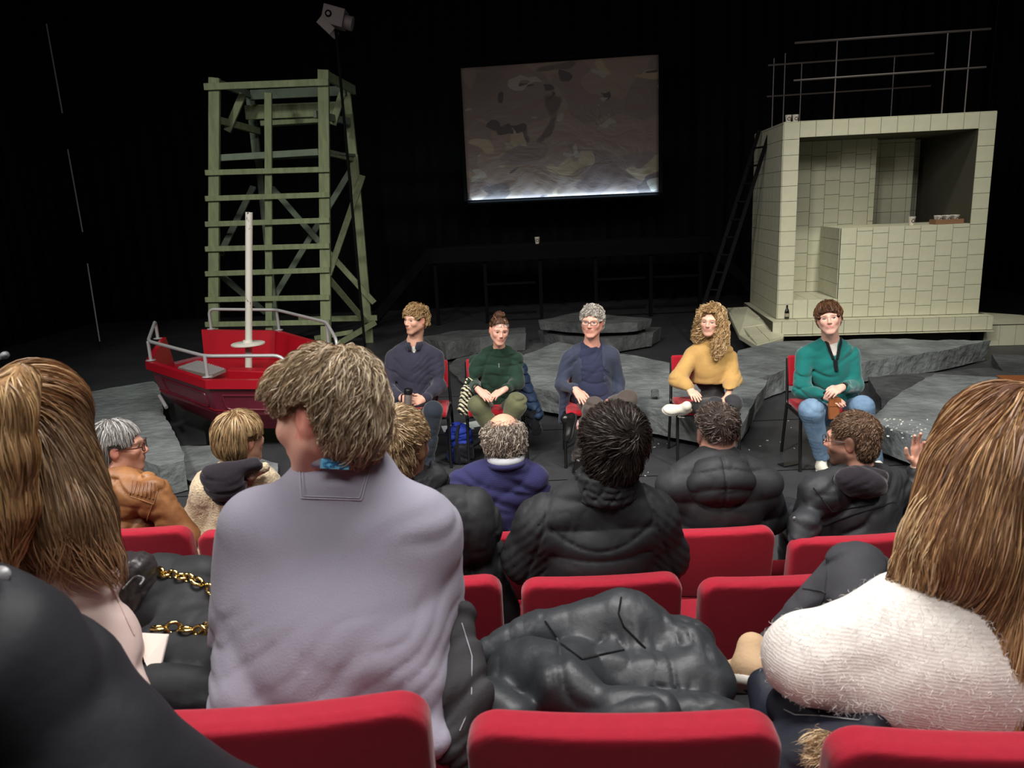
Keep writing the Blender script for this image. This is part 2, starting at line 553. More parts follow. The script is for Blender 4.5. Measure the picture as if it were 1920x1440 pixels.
# seams between the dance-floor sheets
sm = MB()
for y in (5.72, 7.1, 8.6):
    sm.box((1.0, y, 0.001), (9, 0.012, 0.002))
tag(sm.build('trim_seam', M_blackpaint), kind='structure')

# ------------------------------------------------------------------ slabs of painted rock
M_slab = mat('painted rock', (134, 140, 140), 0.85, rgb2=(90, 94, 95), noise=0.85, nscale=3.2, bump=0.9, bscale=11, spec=0.25,
             dirt=((134, 136, 132), 7.0, 0.60, 0.8), bdist=0.03)
M_slabd = mat('darker painted rock', (92, 95, 96), 0.85, rgb2=(56, 58, 60), noise=0.85, nscale=3.2, bump=0.9, bscale=11, spec=0.25,
              dirt=((110, 112, 108), 7.0, 0.64, 0.85), bdist=0.03)
def slab(px, z, th, label, m=M_slab, z2=None, group=None):
    """top outline given where the photograph shows its corners, at height z; thickness th"""
    P = []
    for i, q in enumerate(px):
        zz = z if z2 is None else z2[i]
        P.append(Vector(WZ(q[0], q[1], zz)))
    c = sum(P, Vector()) / len(P)
    bm = bmesh.new()
    tv = [bm.verts.new(p) for p in P]; bv = [bm.verts.new(p - Vector((0, 0, th)) + (c - p) * 0.03) for p in P]
    bm.faces.new(tv); bm.faces.new(bv[::-1])
    n = len(P)
    for i in range(n): bm.faces.new((tv[i], bv[i], bv[(i + 1) % n], tv[(i + 1) % n]))
    bmesh.ops.triangulate(bm, faces=bm.faces)
    for _ in range(6):
        e = [e for e in bm.edges if e.calc_length() > 0.13]
        if not e: break
        bmesh.ops.subdivide_edges(bm, edges=e, cuts=1)
        bmesh.ops.triangulate(bm, faces=[f for f in bm.faces if len(f.verts) > 3])
    bmesh.ops.recalc_face_normals(bm, faces=bm.faces)
    V = np.array([v.co for v in bm.verts], np.float32)
    n1 = noise3(V, 6.0); n2 = noise3(V + 7, 6.0); n3 = noise3(V + 3, 14.0)
    for i, v in enumerate(bm.verts):
        v.co.z += 0.007 * n1[i] + 0.004 * n3[i] - 0.0075; v.co.x += 0.014 * n2[i]; v.co.y += 0.014 * n1[i] + 0.008 * n3[i]
    me = bpy.data.meshes.new('rock_slab')
    o3 = Vector((c.x, c.y, max(0.0, c.z - th)))
    for v in bm.verts: v.co -= o3
    bm.to_mesh(me); bm.free()
    o = link('rock_slab', me, m); o.location = o3
    return tag(o, label, 'rock slab', group)
slab([(150, 800), (297, 762), (322, 800), (347, 862), (298, 872), (222, 846), (150, 850)], 0.27, 0.25, 'grey rock slab with a blunt corner in front of the red boat, beside the grey-haired woman')
slab([(120, 742), (290, 712), (300, 728), (305, 765), (150, 800), (110, 790)], 0.20, 0.2, 'pale grey ledge running back from the slab at the left of the boat')
slab([(330, 835), (420, 832), (520, 868), (520, 905), (420, 915), (352, 900)], 0.05, 0.05, 'thin pale rock slab lying flat under the front of the boat')
slab([(790, 630), (860, 619), (984, 613), (986, 624), (900, 630), (834, 642)], 0.30, 0.24, 'long narrow rock slab behind the man in the navy polo jumper', M_slabd)
slab([(1008, 600), (1086, 584), (1222, 597), (1196, 603), (1098, 608)], 0.44, 0.13, 'upper of two thin stacked rock slabs at the back of the stage', M_slabd)
slab([(1008, 619), (1075, 611), (1240, 612), (1225, 622), (1150, 634), (1050, 628)], 0.24, 0.2, 'lower of two thin stacked rock slabs at the back of the stage', M_slabd)
slab([(838, 690), (866, 660), (985, 634), (1050, 640), (1010, 700), (940, 738), (890, 735)], 0.05, 0.05, 'thin rock slab lying flat behind the woman in the green jumper', M_slabd)
slab([(962, 672), (1046, 640), (1200, 668), (1440, 712), (1388, 797), (1195, 760), (990, 724)], 0.30, 0.24, 'large rock slab behind the man with glasses carrying an empty glass')
slab([(1385, 655), (1462, 638), (1662, 634), (1857, 637), (1770, 656), (1624, 676), (1470, 692), (1402, 716), (1350, 700)], 0.27, 0.24, 'long rock slab in front of the tiled bathroom, behind the young man in green')
slab([(1629, 706), (1700, 700), (1860, 688), (1905, 700), (1905, 760), (1650, 745)], 0.14, 0.14, 'dark broken rock slab under the long slab at the right', M_slabd)
slab([(1632, 786), (1690, 732), (1752, 700), (1900, 708), (1990, 760), (1960, 960), (1880, 880), (1745, 826)], 0.30, 0.24, 'wide rock slab at the right, scattered with white chalk crumbs')
slab([(1858, 662), (1990, 668), (2000, 700), (1885, 700)], 0.12, 0.12, 'low rock slab behind the brown book at the right edge', M_slabd)
cr = MB(); rg = np.random.default_rng(5)
for i in range(34):
    q = WZ(1690 + rg.normal() * 26, 800 + rg.normal() * 11, 0.298); s = rg.uniform(0.003, 0.009)
    cr.box(q, (s * 2, s, s), Matrix.Rotation(rg.uniform(0, 3), 3, 'Z'))
M_white = mat('white matt', (226, 224, 218), 0.7)
tag(cr.build('chalk_crumbs', M_white), 'white chalk crumbs scattered on the wide slab at the right', 'crumbs', kind='stuff')
cr = MB()
for i in range(46):
    q = WZ(1180 + rg.uniform(-60, 330), 800 + rg.uniform(-30, 110), 0.003); s = rg.uniform(0.003, 0.012)
    cr.box(q, (s * 2, s * 0.7, 0.004), Matrix.Rotation(rg.uniform(0, 3), 3, 'Z'))
tag(cr.build('paint_flakes', M_white), 'small white flakes scattered on the black floor round the front chairs', 'flakes', kind='stuff')

# ------------------------------------------------------------------ painted screen
M_scr = bpy.data.materials.new('blotched cloth'); M_scr.use_nodes = True
nt = M_scr.node_tree; N = nt.nodes; L = nt.links; bs = N['Principled BSDF']; bs.inputs['Roughness'].default_value = 0.8
tc = N.new('ShaderNodeTexCoord'); mp = N.new('ShaderNodeMapping'); mp.inputs['Scale'].default_value = (0.62, 1, 0.95)
mp.inputs['Location'].default_value = (3.1, 0, 1.3)
L.new(tc.outputs['Object'], mp.inputs['Vector'])
base = None
for sc_, th, c1, seed_ in ((1.5, 0.52, (136, 118, 106), 0.0), (1.2, 0.60, (98, 86, 82), 4.0), (2.0, 0.63, (156, 140, 116), 9.0), (2.7, 0.66, (84, 74, 72), 14.0), (4.2, 0.68, (150, 140, 128), 19.0)):
    ad = N.new('ShaderNodeVectorMath'); ad.operation = 'ADD'; ad.inputs[1].default_value = (seed_, seed_, seed_)
    L.new(mp.outputs['Vector'], ad.inputs[0])
    t = N.new('ShaderNodeTexNoise'); t.inputs['Scale'].default_value = sc_; t.inputs['Detail'].default_value = 2.5; t.inputs['Roughness'].default_value = 0.35
    t.inputs['Distortion'].default_value = 0.6
    L.new(ad.outputs[0], t.inputs['Vector'])
    rp = N.new('ShaderNodeValToRGB'); rp.color_ramp.elements[0].position = th; rp.color_ramp.elements[1].position = th + 0.012
    L.new(t.outputs['Fac'], rp.inputs['Fac'])
    mx = N.new('ShaderNodeMix'); mx.data_type = 'RGBA'; L.new(rp.outputs['Color'], mx.inputs[0])
    if base is None: mx.inputs[6].default_value = (*lin((124, 108, 102)), 1)
    else: L.new(base, mx.inputs[6])
    mx.inputs[7].default_value = (*lin(c1), 1); base = mx.outputs[2]
L.new(base, bs.inputs['Base Color'])
t = N.new('ShaderNodeTexNoise'); t.inputs['Scale'].default_value = 2.6; t.inputs['Detail'].default_value = 7; t.inputs['Roughness'].default_value = 0.55
t.inputs['Distortion'].default_value = 1.2
L.new(mp.outputs['Vector'], t.inputs['Vector'])
bp = N.new('ShaderNodeBump'); bp.inputs['Strength'].default_value = 0.5; bp.inputs['Distance'].default_value = 0.05
L.new(t.outputs['Fac'], bp.inputs['Height']); L.new(bp.outputs['Normal'], bs.inputs['Normal'])
SW, SH = 3.6, 2.38
scr = empty('screen', (1.12, 15, 2.2), 0.0, label='large hanging screen painted with brown camouflage blotches, lit along its lower edge', cat='screen')
nx, nz = 60, 40; v = []; f = []
for j in range(nz + 1):
    for i in range(nx + 1):
        x = (i / nx - 0.5) * SW; z = j / nz * (SH + 0.045 * (i / nx - .5) * 2) + 0.02
        amp = 0.010 * max(0, 1 - z / 0.8) ** 1.5
        v.append((x, amp * (math.sin(x * 9 + z * 7) + 0.6 * math.sin(x * 23 - z * 19)), z))
for j in range(nz):
    for i in range(nx):
        a = j * (nx + 1) + i; f.append((a, a + 1, a + nx + 2, a + nx + 1))
o = MB().add(v, f).build('canvas', M_scr, scr, smooth=True)
sd = o.modifiers.new('thick', 'SOLIDIFY'); sd.thickness = 0.01
fr = MB()
fr.box((0, 0.03, -0.03), (SW + 0.12, 0.08, 0.06)).box((0, 0.03, SH + 0.09), (SW + 0.12, 0.08, 0.06))
fr.box((-SW / 2 - 0.04, 0.03, SH / 2), (0.06, 0.08, SH + 0.2)).box((SW / 2 + 0.04, 0.03, SH / 2), (0.06, 0.08, SH + 0.2))
fr.build('frame', M_blackpaint, scr)
fr = MB()
for x in (-1.4, 1.4): fr.tube([(x, 0.05, SH + 0.05), (x, 0.05, 5.8)], 0.006, 6)
fr.build('hanging_wire', M_blackpaint, scr)
MB().box((0, -0.20, -0.05), (SW, 0.05, 0.03)).build('light_strip', M_blackpaint, scr)
lg = area('strip_light', (1.12, 14.93, 2.17), (1.12, 14.995, 2.50), SW - 0.1, 15.0, (0.52, 0.76, 1.0), 0.03)
spot('screen_fill', (1.0, 10.6, 7.4), (1.1, 15, 3.5), 34, (1.0, 0.86, 0.80), 52, 0.7, 0.3)  # added spot to brighten the canvas, which the stage spots don't reach

# ------------------------------------------------------------------ black catwalk at the back
cw = empty('catwalk', (1.1, 14.0, 0), math.radians(-0.3), label='long black catwalk with slanting struts across the back of the stage', cat='platform')
M_edge = mat('worn black timber', (17, 16, 16), 0.9, spec=.1)
MB().box((0, 0.45, 1.34), (5.05, 0.9, 0.12)).build('deck', M_edge, cw)
MB().box((0, -0.012, 1.26), (5.09, 0.024, 0.24)).build('fascia', M_blackpaint, cw)
for x in (-2.4, -1.5, -0.5, 0.5, 1.5, 2.4):
    MB().box((x, 0.1, 0.62), (0.06, 0.06, 1.24)).build('post', M_blackpaint, cw)
for x0, x1 in ((-1.5, -0.6), (0.5, 1.4), (1.55, 2.35)):
    MB().box(((x0 + x1) / 2, 0.05, 0.72), (x1 - x0, 0.03, 0.04)).build('rail', M_blackpaint, cw)
    MB().box(((x0 + x1) / 2, 0.05, 0.18), (x1 - x0, 0.03, 0.04)).build('rail', M_blackpaint, cw)
MB().beam((-2.5, 0.2, 1.3), (-3.7, 0.2, 0.02), 0.16, 0.5).build('strut', M_blackpaint, cw)
MB().beam((2.5, 0.2, 1.3), (3.7, 0.2, 0.02), 0.16, 0.5).build('strut', M_blackpaint, cw)

# ------------------------------------------------------------------ printed cups, tray, bottle, glass
M_cup = mat('paper cup', (222, 214, 202), 0.6)
M_print = mat('dark print', (52, 38, 34), 0.6)
def cup(loc, label, s=1.0, group=None, tilt=None):
    r = empty('paper_cup', loc, label=label, cat='cup', group=group)
    pr = [(0.030, 0), (0.032, 0.004), (0.045, 0.104), (0.047, 0.106), (0.047, 0.112), (0.043, 0.112), (0.042, 0.1), (0.029, 0.008)]
    MB().lathe([(a * s, b * s) for a, b in pr], 20).build('wall', M_cup, r, smooth=True)
    # round printed emblem: a dark ring wrapped on the side that faces the hall
    v = []; f = []; nn = 18
    for k in range(nn):
        a = 2 * math.pi * k / nn
        for rr in (0.016, 0.026):
            u = rr * math.cos(a) * s; z = 0.056 * s + rr * math.sin(a) * s
            R0 = (0.0325 + 0.0122 * (z / s / 0.104) + 0.0012) * s; th = u / R0
            v.append((R0 * math.sin(th), -R0 * math.cos(th), z))
    for k in range(nn):
        a = 2 * k; b = 2 * ((k + 1) % nn); f.append((a, b, b + 1, a + 1))
    MB().add(v, f).build('emblem', M_print, r)
    return r

# ------------------------------------------------------------------ tiled bathroom box
M_tile = mat('cream tile', (198, 197, 172), 0.45, rgb2=(184, 183, 158), noise=0.6, nscale=7, bump=0.05, bscale=30, spec=0.35)
M_grout = mat('grout', (70, 68, 54), 0.9)
P0 = WZ(1457, 598, .45); ang = math.radians(-6.27)
bx = empty('tiled_bathroom', (P0[0], P0[1], 0), ang, label='big cream tiled bathroom set piece with a cut-out opening and a counter', cat='set piece')
TW, TH = 0.1987, 0.1935
_tm = {}
def tile(x0, x1, z0, z1, y=0.0, face='front', g=0.0052, th=0.008, jig=0.0):
    w_, h_ = x1 - x0 - g, z1 - z0 - g
    if w_ < 0.012 or h_ < 0.012: return
    k = (round(w_, 3), round(h_, 3), face)
    if k not in _tm:
        mb = MB()
        d = {'front': (w_, th, h_), 'top': (w_, h_, th), 'side': (th, w_, h_)}[face]
        mb.box((0, 0, 0), d); _tm[k] = mb.mesh('tile'); _tm[k].materials.append(M_tile)
    o = bpy.data.objects.new('tile', _tm[k]); col.objects.link(o); o.parent = bx
    cx, cz = (x0 + x1) / 2, (z0 + z1) / 2; j = random.uniform(-jig, jig)
    o.location = {'front': (cx, y - th / 2 + j, cz), 'top': (cx, cz, y + th / 2 + j), 'side': (y - th / 2 + j, cx, cz)}[face]
    return o
W_, Z0, Z1 = 2.575, 0.45, 2.985
OX0, OX1, OZ0, OZ1, CX, CZ = 0.20, 2.37, 0.70, 2.79, 0.775, 1.625
def band(xa, xb, za, zb, y=0.0, face='front', tw=TW, th=TH, off=0.0, xo=0.0):
    xs = [xa]; x = xa + (xo if xo > 0 else tw)
    while x < xb - 0.02: xs.append(x); x += tw
    xs.append(xb)
    for i in range(len(xs) - 1):
        z = za; o_ = off * (i % 3) * th / 3; first = True
        while z < zb - 0.02:
            z2 = min(z + (th - o_ if first and o_ else th), zb)
            if zb - z2 < 0.03: z2 = zb
            tile(xs[i], xs[i + 1], z, z2, y, face, jig=0.0006)
            z = z2; first = False
core = MB(); T = 0.012
def fill(xa, xb, ya, yb, za, zb): core.box(((xa + xb) / 2, (ya + yb) / 2, (za + zb) / 2), (xb - xa, yb - ya, zb - za))
fill(0, OX0, 0, 1.8, Z0, Z1); fill(OX1, W_, 0, 1.8, Z0, Z1); fill(OX0, OX1, 0, 1.8, OZ1, Z1); fill(OX0, CX, 0, 1.8, Z0, OZ0 - 0.01)
fill(CX, OX1, 0, 0.9, Z0, CZ - 0.01)
fill(OX0, 1.47, 0.9, 1.8, OZ0, OZ1); fill(1.47, 2.14, 1.35, 1.8, OZ0, OZ1); fill(2.14, OX1, 1.75, 1.8, OZ0, OZ1)
fill(CX, OX1, 0.9, 1.8, Z0, OZ0)
fill(-0.10, W_ + 0.10, -0.19, 1.8, 0.25, Z0 - 0.01)
fill(0.02, W_ - 0.02, 0.1, 1.8, 0.0, 0.25)
core.build('core', M_grout, bx)
band(0, OX0 - 0.0, Z0, Z1, xo=OX0)
band(OX0, OX1, OZ1, Z1, th=0.25, xo=0.1985)
band(OX1, W_, Z0, Z1, xo=0.30)
band(OX0, CX, Z0, OZ0, th=0.3, xo=0.19)
band(CX, OX1, Z0, CZ, off=0.5, xo=0.2)
band(OX0, 1.47, OZ0, OZ1, 0.9, off=0.4)
band(1.47, 2.14, CZ - 0.05, OZ1, 1.35)
band(2.14, OX1, CZ - 0.05, OZ1, 1.75)
band(0.0, 0.9, CZ, CZ, 0.0)
band(CX, OX1, 0.0, 0.9, CZ - 0.008, 'top')           # counter top
band(OX0, CX, 0.0, 0.9, OZ0 - 0.01, 'top')            # sill
for z in range(5):                                    # counter end, facing the gap
    tile(0.4, 0.65, OZ0 + z * TH, min(OZ0 + (z + 1) * TH, CZ), CX, 'side'); tile(0.65, 0.88, OZ0 + z * TH, min(OZ0 + (z + 1) * TH, CZ), CX, 'side'); tile(0.02, 0.2, OZ0 + z * TH, min(OZ0 + (z + 1) * TH, CZ), CX, 'side'); tile(0.2, 0.4, OZ0 + z * TH, min(OZ0 + (z + 1) * TH, CZ), CX, 'side')
band(-0.10, W_ + 0.10, 0.265, Z0 - 0.01, -0.19, xo=0.12)      # step front
band(-0.10, W_ + 0.10, -0.19, 0.0, Z0 - 0.012, 'top', xo=0.12)
band(-0.10, W_ + 0.10, -0.25, -0.19, 0.25, 'top', xo=0.12)
# the long left flank, its narrow tiles joined
fl = MB(); y = 0.0
while y < 1.79:
    z = Z0
    while z < Z1 - 0.01:
        z2 = min(z + TH, Z1); fl.box((-0.004, y + 0.1, (z + z2) / 2), (0.008, 0.197, z2 - z - 0.005)); z = z2
    y += 0.2
tag(fl.build('flank_tiles', M_tile, bx), kind='stuff')
fl = MB()
for i in range(13):
    for j in range(9): fl.box((0.1 + i * 0.198, 0.1 + j * 0.2, Z1 + 0.004), (0.195, 0.197, 0.008))
tag(fl.build('roof_tiles', M_tile, bx), kind='stuff')
fill2 = MB().prism([(-0.1, -0.19, Z0 - 0.005), (-0.1, 1.8, Z0 - 0.005), (0, 1.8, Z0 - 0.005), (0, 0, Z0 - 0.005)], [(-0.1, -0.19, 0.25), (-0.1, 1.8, 0.25), (0, 1.8, 0.25), (0, 0, 0.25)])
fill2.build('side_ledge', M_tile, bx)
# sloping tiled ramp at the left and low tiled block at the right
def pboard(name, pts, zs, th, m, label, cat):
    P = [Vector(WZ(p[0], p[1], z)) for p, z in zip(pts, zs)]
    c = sum(P, Vector()) / len(P); c.z = 0
    mb = MB().prism([p - c for p in P], [p - c - Vector((0, 0, th)) for p in P])
    r = empty(name, c, label=label, cat=cat)
    mb.build('board', m, r, bevel=0.004)
    return r, [p - c for p in P]
rp, pp = pboard('tiled_ramp', [(1362, 578), (1402, 576), (1470, 628), (1468, 634), (1419, 648), (1386, 628)], [0.36, 0.46, 0.28, 0.26, 0.26, 0.26], 0.06, M_tile, 'sloping cream board leaning against the left foot of the tiled bathroom', 'ramp')
for i in range(5):
    t0, t1 = i / 5, (i + 1) / 5; g = 0.012
    a, b = pp[0].lerp(pp[4], t0 + g), pp[0].lerp(pp[4], t1 - g); c, d = pp[1].lerp(pp[3], t0 + g), pp[1].lerp(pp[3], t1 - g)
    up = Vector((0, 0, 0.012))
    for s0, s1 in ((0.02, 0.49), (0.51, 0.98)):
        q = [a.lerp(c, s0), a.lerp(c, s1), b.lerp(d, s1), b.lerp(d, s0)]
        MB().prism([k + up for k in q], [k - up * 0.5 for k in q]).build('tile', M_tile, rp)
lb = empty('tiled_block', (P0[0], P0[1], 0), ang, label='low cream tiled block beyond the right foot of the tiled bathroom', cat='set piece')
MB().prism([(2.69, 0.05, 0.29), (2.69, 1.5, 0.29), (3.5, 0.75, 0.29), (3.7, 0.05, 0.29)], [(2.69, 0.05, 0), (2.69, 1.5, 0), (3.5, 0.75, 0), (3.7, 0.05, 0)]).build('core', M_grout, lb)
for i in range(5):
    o = MB().box((2.79 + i * 0.2, 0.046, 0.14), (0.195, 0.008, 0.27)).build('tile', M_tile, lb)
fl = MB().prism([(2.69, 0.04, 0.298), (2.69, 1.5, 0.298), (3.5, 0.75, 0.298), (3.7, 0.04, 0.298)], [(2.69, 0.04, 0.29), (2.69, 1.5, 0.29), (3.5, 0.75, 0.29), (3.7, 0.04, 0.29)])
fl.build('top_board', M_tile, lb)
# roof railing of thin rods
rl = empty('roof_railing', (P0[0], P0[1], 2.99), ang, label='thin dark metal railing frame standing on top of the tiled bathroom', cat='railing')
M_rod = mat('dark steel rod', (104, 96, 94), 0.4, metal=0.3)
Mi = np.array(rl.matrix_world.inverted()) if False else None
ca, sa = math.cos(ang), math.sin(ang)
def on_box(px, py, off):
    """a pixel of the photograph to the box's own plane, off metres behind its front"""
    n = np.array([-sa, ca, 0]); d = ray(px, py); C0 = np.array([0, 0, H])
    t = ((P0 + n * off - C0) @ n) / (d @ n); q = C0 + d * t - P0
    return np.array([q[0] * ca + q[1] * sa, off, q[2] + 0.45])
def rod(name, a, b, off, r=0.009):
    p, q = on_box(*a, off), on_box(*b, off); p[2] -= 2.99; q[2] -= 2.99
    q = Vector(q); p = Vector(p)
    if name == 'post': q.z = 0.0; p.x = (p.x + q.x) / 2; q.x = p.x
    MB().tube([p, q], r, 8).build(name, M_rod, rl, smooth=True)
rod('rail', (1490, 80.5), (1858, 54), 0.15, 0.014); rod('rail', (1488, 151), (1849, 125.7), 0.15, 0.012)
rod('rail', (1440, 122.5), (1751, 100), 1.6, 0.014); rod('rail', (1438, 181), (1745, 161), 1.6, 0.012)
for a, b in (((1571, 76), (1562, 224)), ((1778, 62), (1765, 210)), ((1822, 58), (1808, 208)), ): rod('post', a, b, 0.15)
for a, b in (((1473, 100), (1468, 228)), ((1504, 118), (1499, 224)), ((1677, 107), (1671, 217)), ((1452, 109), (1447, 240))): rod('post', a, b, 1.6)
# ladder
ld = empty('ladder', (0, 0, 0), label='black ladder leaning against the left side of the tiled bathroom', cat='ladder')
la, lb_ = WY(1424, 244, 11.6), WY(1446, 240, 11.3); fa, fb = WZ(1297, 640, 0.03), WZ(1318, 640, 0.03)
fa = fa + (fa - fa); MBa = MB().beam(la, fa, 0.05, 0.03).build('stile', M_edge, ld); MB().beam(lb_, fb, 0.05, 0.03).build('stile', M_edge, ld)
for i in range(1, 12):
    t = i / 12; a = Vector(la) * (1 - t) + Vector(fa) * t; b = Vector(lb_) * (1 - t) + Vector(fb) * t
    MB().tube([a, b], 0.014, 8).build('rung', M_edge, ld)
def boxw(x, y, z): return (P0[0] + x * ca - y * sa, P0[1] + x * sa + y * ca, z)
cup(boxw(0.11, 0.25, 2.995), 'left one of two printed paper cups on the top corner of the tiled bathroom', 0.9)
cup(boxw(0.20, 0.25, 2.995), 'right one of two printed paper cups on the top corner of the tiled bathroom', 0.9)
cup(boxw(1.70, 0.12, 1.627), 'printed paper cup standing alone on the tiled counter', 0.95)
tr = empty('cardboard_tray', boxw(2.13, 0.12, 1.627), ang, label='brown cardboard tray of cups at the end of the tiled counter', cat='tray')
M_card = mat('cardboard', (134, 98, 70), 0.8, noise=0.3, nscale=20)
tb = MB().box((0, 0, 0.003), (0.34, 0.2, 0.006))
for d in ((0, 0.1, 0.34, 0.006), (0, -0.1, 0.34, 0.006), (0.17, 0, 0.006, 0.2), (-0.17, 0, 0.006, 0.2)): tb.box((d[0], d[1], 0.03), (d[2], d[3], 0.06))
tb.build('tray_body', M_card, tr)
for i in range(6):
    o = cup(boxw(2.13 + (i % 3 - 1) * 0.1, 0.12 + (i // 3 - .5) * 0.085, 1.635), ('left', 'middle', 'right')[i % 3] + ' paper cup in the ' + ('front', 'back')[i // 3] + ' row of the brown cardboard tray', 0.9, 'cups in the tray')
cup(WZ(1003, 457, 1.40) * 0 + np.array([0.567, 14.15, 1.402]), 'printed paper cup on the black catwalk at the back', 1.05)
M_glassd = mat('dark bottle glass', (20, 22, 18), 0.1, spec=0.8)
M_lab = mat('bottle label', (150, 140, 120), 0.6)
bt = empty('beer_bottle', WZ(1475, 597.5, .452) , label='small dark bottle standing on the step of the tiled bathroom', cat='bottle')
MB().lathe([(0.028, 0), (0.031, 0.005), (0.031, 0.09), (0.026, 0.115), (0.013, 0.145), (0.012, 0.175), (0.014, 0.178), (0.013, 0.185)], 18).build('glass_body', M_glassd, bt, smooth=True)
MB().lathe([(0.0315, 0.03), (0.0315, 0.075)], 18).build('label', M_lab, bt, smooth=True)

# ------------------------------------------------------------------ lifeguard tower
M_wood = mat('pale green stained timber', (146, 154, 116), 0.75, rgb2=(108, 120, 88), noise=0.7, nscale=3, stretch=(6, 6, 1), bump=0.15, bscale=40,
             dirt=((86, 80, 58), 9, 0.68, 0.8))
M_wood2 = mat('greyer stained timber', (124, 136, 118), 0.8, rgb2=(92, 104, 90), noise=0.7, nscale=3, bump=0.15, bscale=40)
YF, YB = 11.4, 12.5
tw = empty('lifeguard_tower', tuple(WY(545, 640, 11.9)[:2]) + (0,), label='tall pale green timber lifeguard tower with ladder rungs and a seat', cat='tower')
c0 = Vector(tw.location)
def tz(px, py, Y): return Vector(WY(px, py, Y)) - c0
def timber(name, a, b, w_=0.095, t_=0.045, m=M_wood, ya=YF, yb=None, up=(0, 1, 0)):
    pa, pb = tz(*a, ya), tz(*b, ya if yb is None else yb)
    return MB().beam(pa, pb, w_, t_, up).build(name, m, tw, bevel=0.004, seg=1)
def foot(px, py, Y):
    return (px, py)
# front posts run down to the floor behind the boat
timber('post', (402.5, 146), (401, 693), 0.15, 0.07); timber('post', (606.5, 131), (612, 686), 0.15, 0.07)
timber('post', (503, 174), (505, 690), 0.10, 0.05, ya=YF + 0.01)
timber('top_beam', (383, 163), (616, 154), 0.09, 0.05, ya=YF - 0.06)
for ly, ry in ((324, 317.5), (372.5, 365), (420.5, 413), (467, 461), (513.5, 506), (562, 557.5), (608.5, 604)):
    timber('rung', (385, ly), (618, ry), 0.075, 0.04, ya=YF - 0.06)
timber('post', (647, 165), (662, 300), 0.15, 0.06, ya=YB); timber('post', (663, 290), (693, 643), 0.13, 0.06, ya=YB, yb=12.58)
timber('post', (468, 172), (482, 300), 0.12, 0.06, M_wood2, ya=YB); timber('post', (484, 290), (522, 652), 0.10, 0.06, M_wood2, ya=YB)
timber('side_beam', (612, 142), (664, 169), 0.13, 0.05, ya=YF + 0.02, yb=YB, up=(1, 0, 0))
timber('side_beam', (398, 152), (470, 178), 0.10, 0.05, M_wood2, ya=YF + 0.02, yb=YB, up=(1, 0, 0))
timber('back_board', (470, 178), (648, 170), 0.14, 0.04, M_wood2, ya=YB - 0.05)
timber('seat_back', (460, 211), (631, 204), 0.20, 0.04, M_wood, ya=YB - 0.45)
timber('seat_support', (412, 226), (486, 246), 0.10, 0.05, ya=YF + 0.1, yb=YB - 0.1, up=(1, 0, 0))
timber('seat_support', (590, 214), (655, 228), 0.10, 0.05, M_wood2, ya=YF + 0.1, yb=YB - 0.1, up=(1, 0, 0))
timber('seat_plank', (492, 232), (640, 223), 0.08, 0.22, ya=YB - 0.3)
timber('armrest_brace', (456, 176), (426, 246), 0.10, 0.05, ya=YF + 0.3); timber('armrest_brace', (642, 174), (624, 234), 0.10, 0.05, ya=YF + 0.6)
P4 = [tz(410, 291, YF + 0.02), tz(600, 280, YF + 0.02), tz(668, 289, YB), tz(487, 297, YB)]
zz = sum(p.z for p in P4) / 4
P4 = [Vector((p.x, p.y, zz)) for p in P4]
for i in range(6):
    t0, t1 = i / 6 + 0.004, (i + 1) / 6 - 0.004
    q = [P4[0].lerp(P4[3], t0), P4[1].lerp(P4[2], t0), P4[1].lerp(P4[2], t1), P4[0].lerp(P4[3], t1)]
    MB().prism(q, [p - Vector((0, 0, 0.035)) for p in q]).build('deck_plank', M_wood2, tw)
timber('deck_beam', (412, 296), (597, 285), 0.09, 0.04, M_wood2, ya=YF + 0.04); timber('deck_beam', (600, 283), (662, 297), 0.09, 0.04, ya=YF + 0.04, yb=YB, up=(1, 0, 0))
for a, b, ya, yb, m_ in (((510, 352), (598, 453), YB - 0.05, YB - 0.05, M_wood2), ((598, 453), (702, 568), YB - 0.05, YB + 0.0, M_wood),
                      ((662, 312), (517, 553), YB + 0.05, YB + 0.05, M_wood2), ((475, 350), (412, 478), YB - 0.2, YF + 0.1, M_wood2),
                      ((412, 514), (498, 586), YF + 0.1, YB - 0.2, M_wood2), ((680, 330), (616, 516), YB - 0.1, YF, M_wood),
                      ((616, 522), (686, 604), YF + 0.1, YB, M_wood)):
    timber('cross_brace', a, b, 0.09, 0.04, m_, ya=ya, yb=yb)
timber('base_rail', (560, 599), (707, 596), 0.09, 0.04, ya=YB + 0.05); timber('base_rail', (590, 634), (662, 622), 0.07, 0.04, ya=YB - 0.4)
timber('base_rail', (632, 646), (703, 605), 0.09, 0.05, ya=YF + 0.3, yb=YB)

# ------------------------------------------------------------------ red boat
M_red = mat('red painted fibreglass', (160, 18, 34), 0.32, rgb2=(146, 16, 30), noise=0.5, nscale=3, spec=0.5, bump=0.03, bscale=12)
M_red2 = mat('dull wine red hull paint', (104, 30, 46), 0.35, rgb2=(88, 26, 40), noise=0.6, nscale=4, spec=0.5, bump=0.05, bscale=20, dirt=((120, 78, 92), 14, 0.66, 0.8))
M_steel = mat('brushed steel', (176, 176, 176), 0.38, metal=0.35, bump=0.03, bscale=120)
M_grate = mat('galvanised chequer plate', (150, 150, 140), 0.4, metal=0.5)
C0 = np.array([0, 0, H]); bn = np.array([0, -0.105, 1.0])
def BP(px, py, up=0.0):
    """pixel to the boat's rim plane, which rises away from the hall; up lifts the plane"""
    d = ray(px, py); q0 = np.array([0, 6.6, 0.72 + up]); t = ((q0 - C0) @ bn) / (d @ bn); return Vector(C0 + d * t)
rim_px = [(384, 713), (520, 713), (590, 706), (640, 684), (634, 664), (621, 647), (523, 619), (379, 617), (302, 632), (272, 677)]
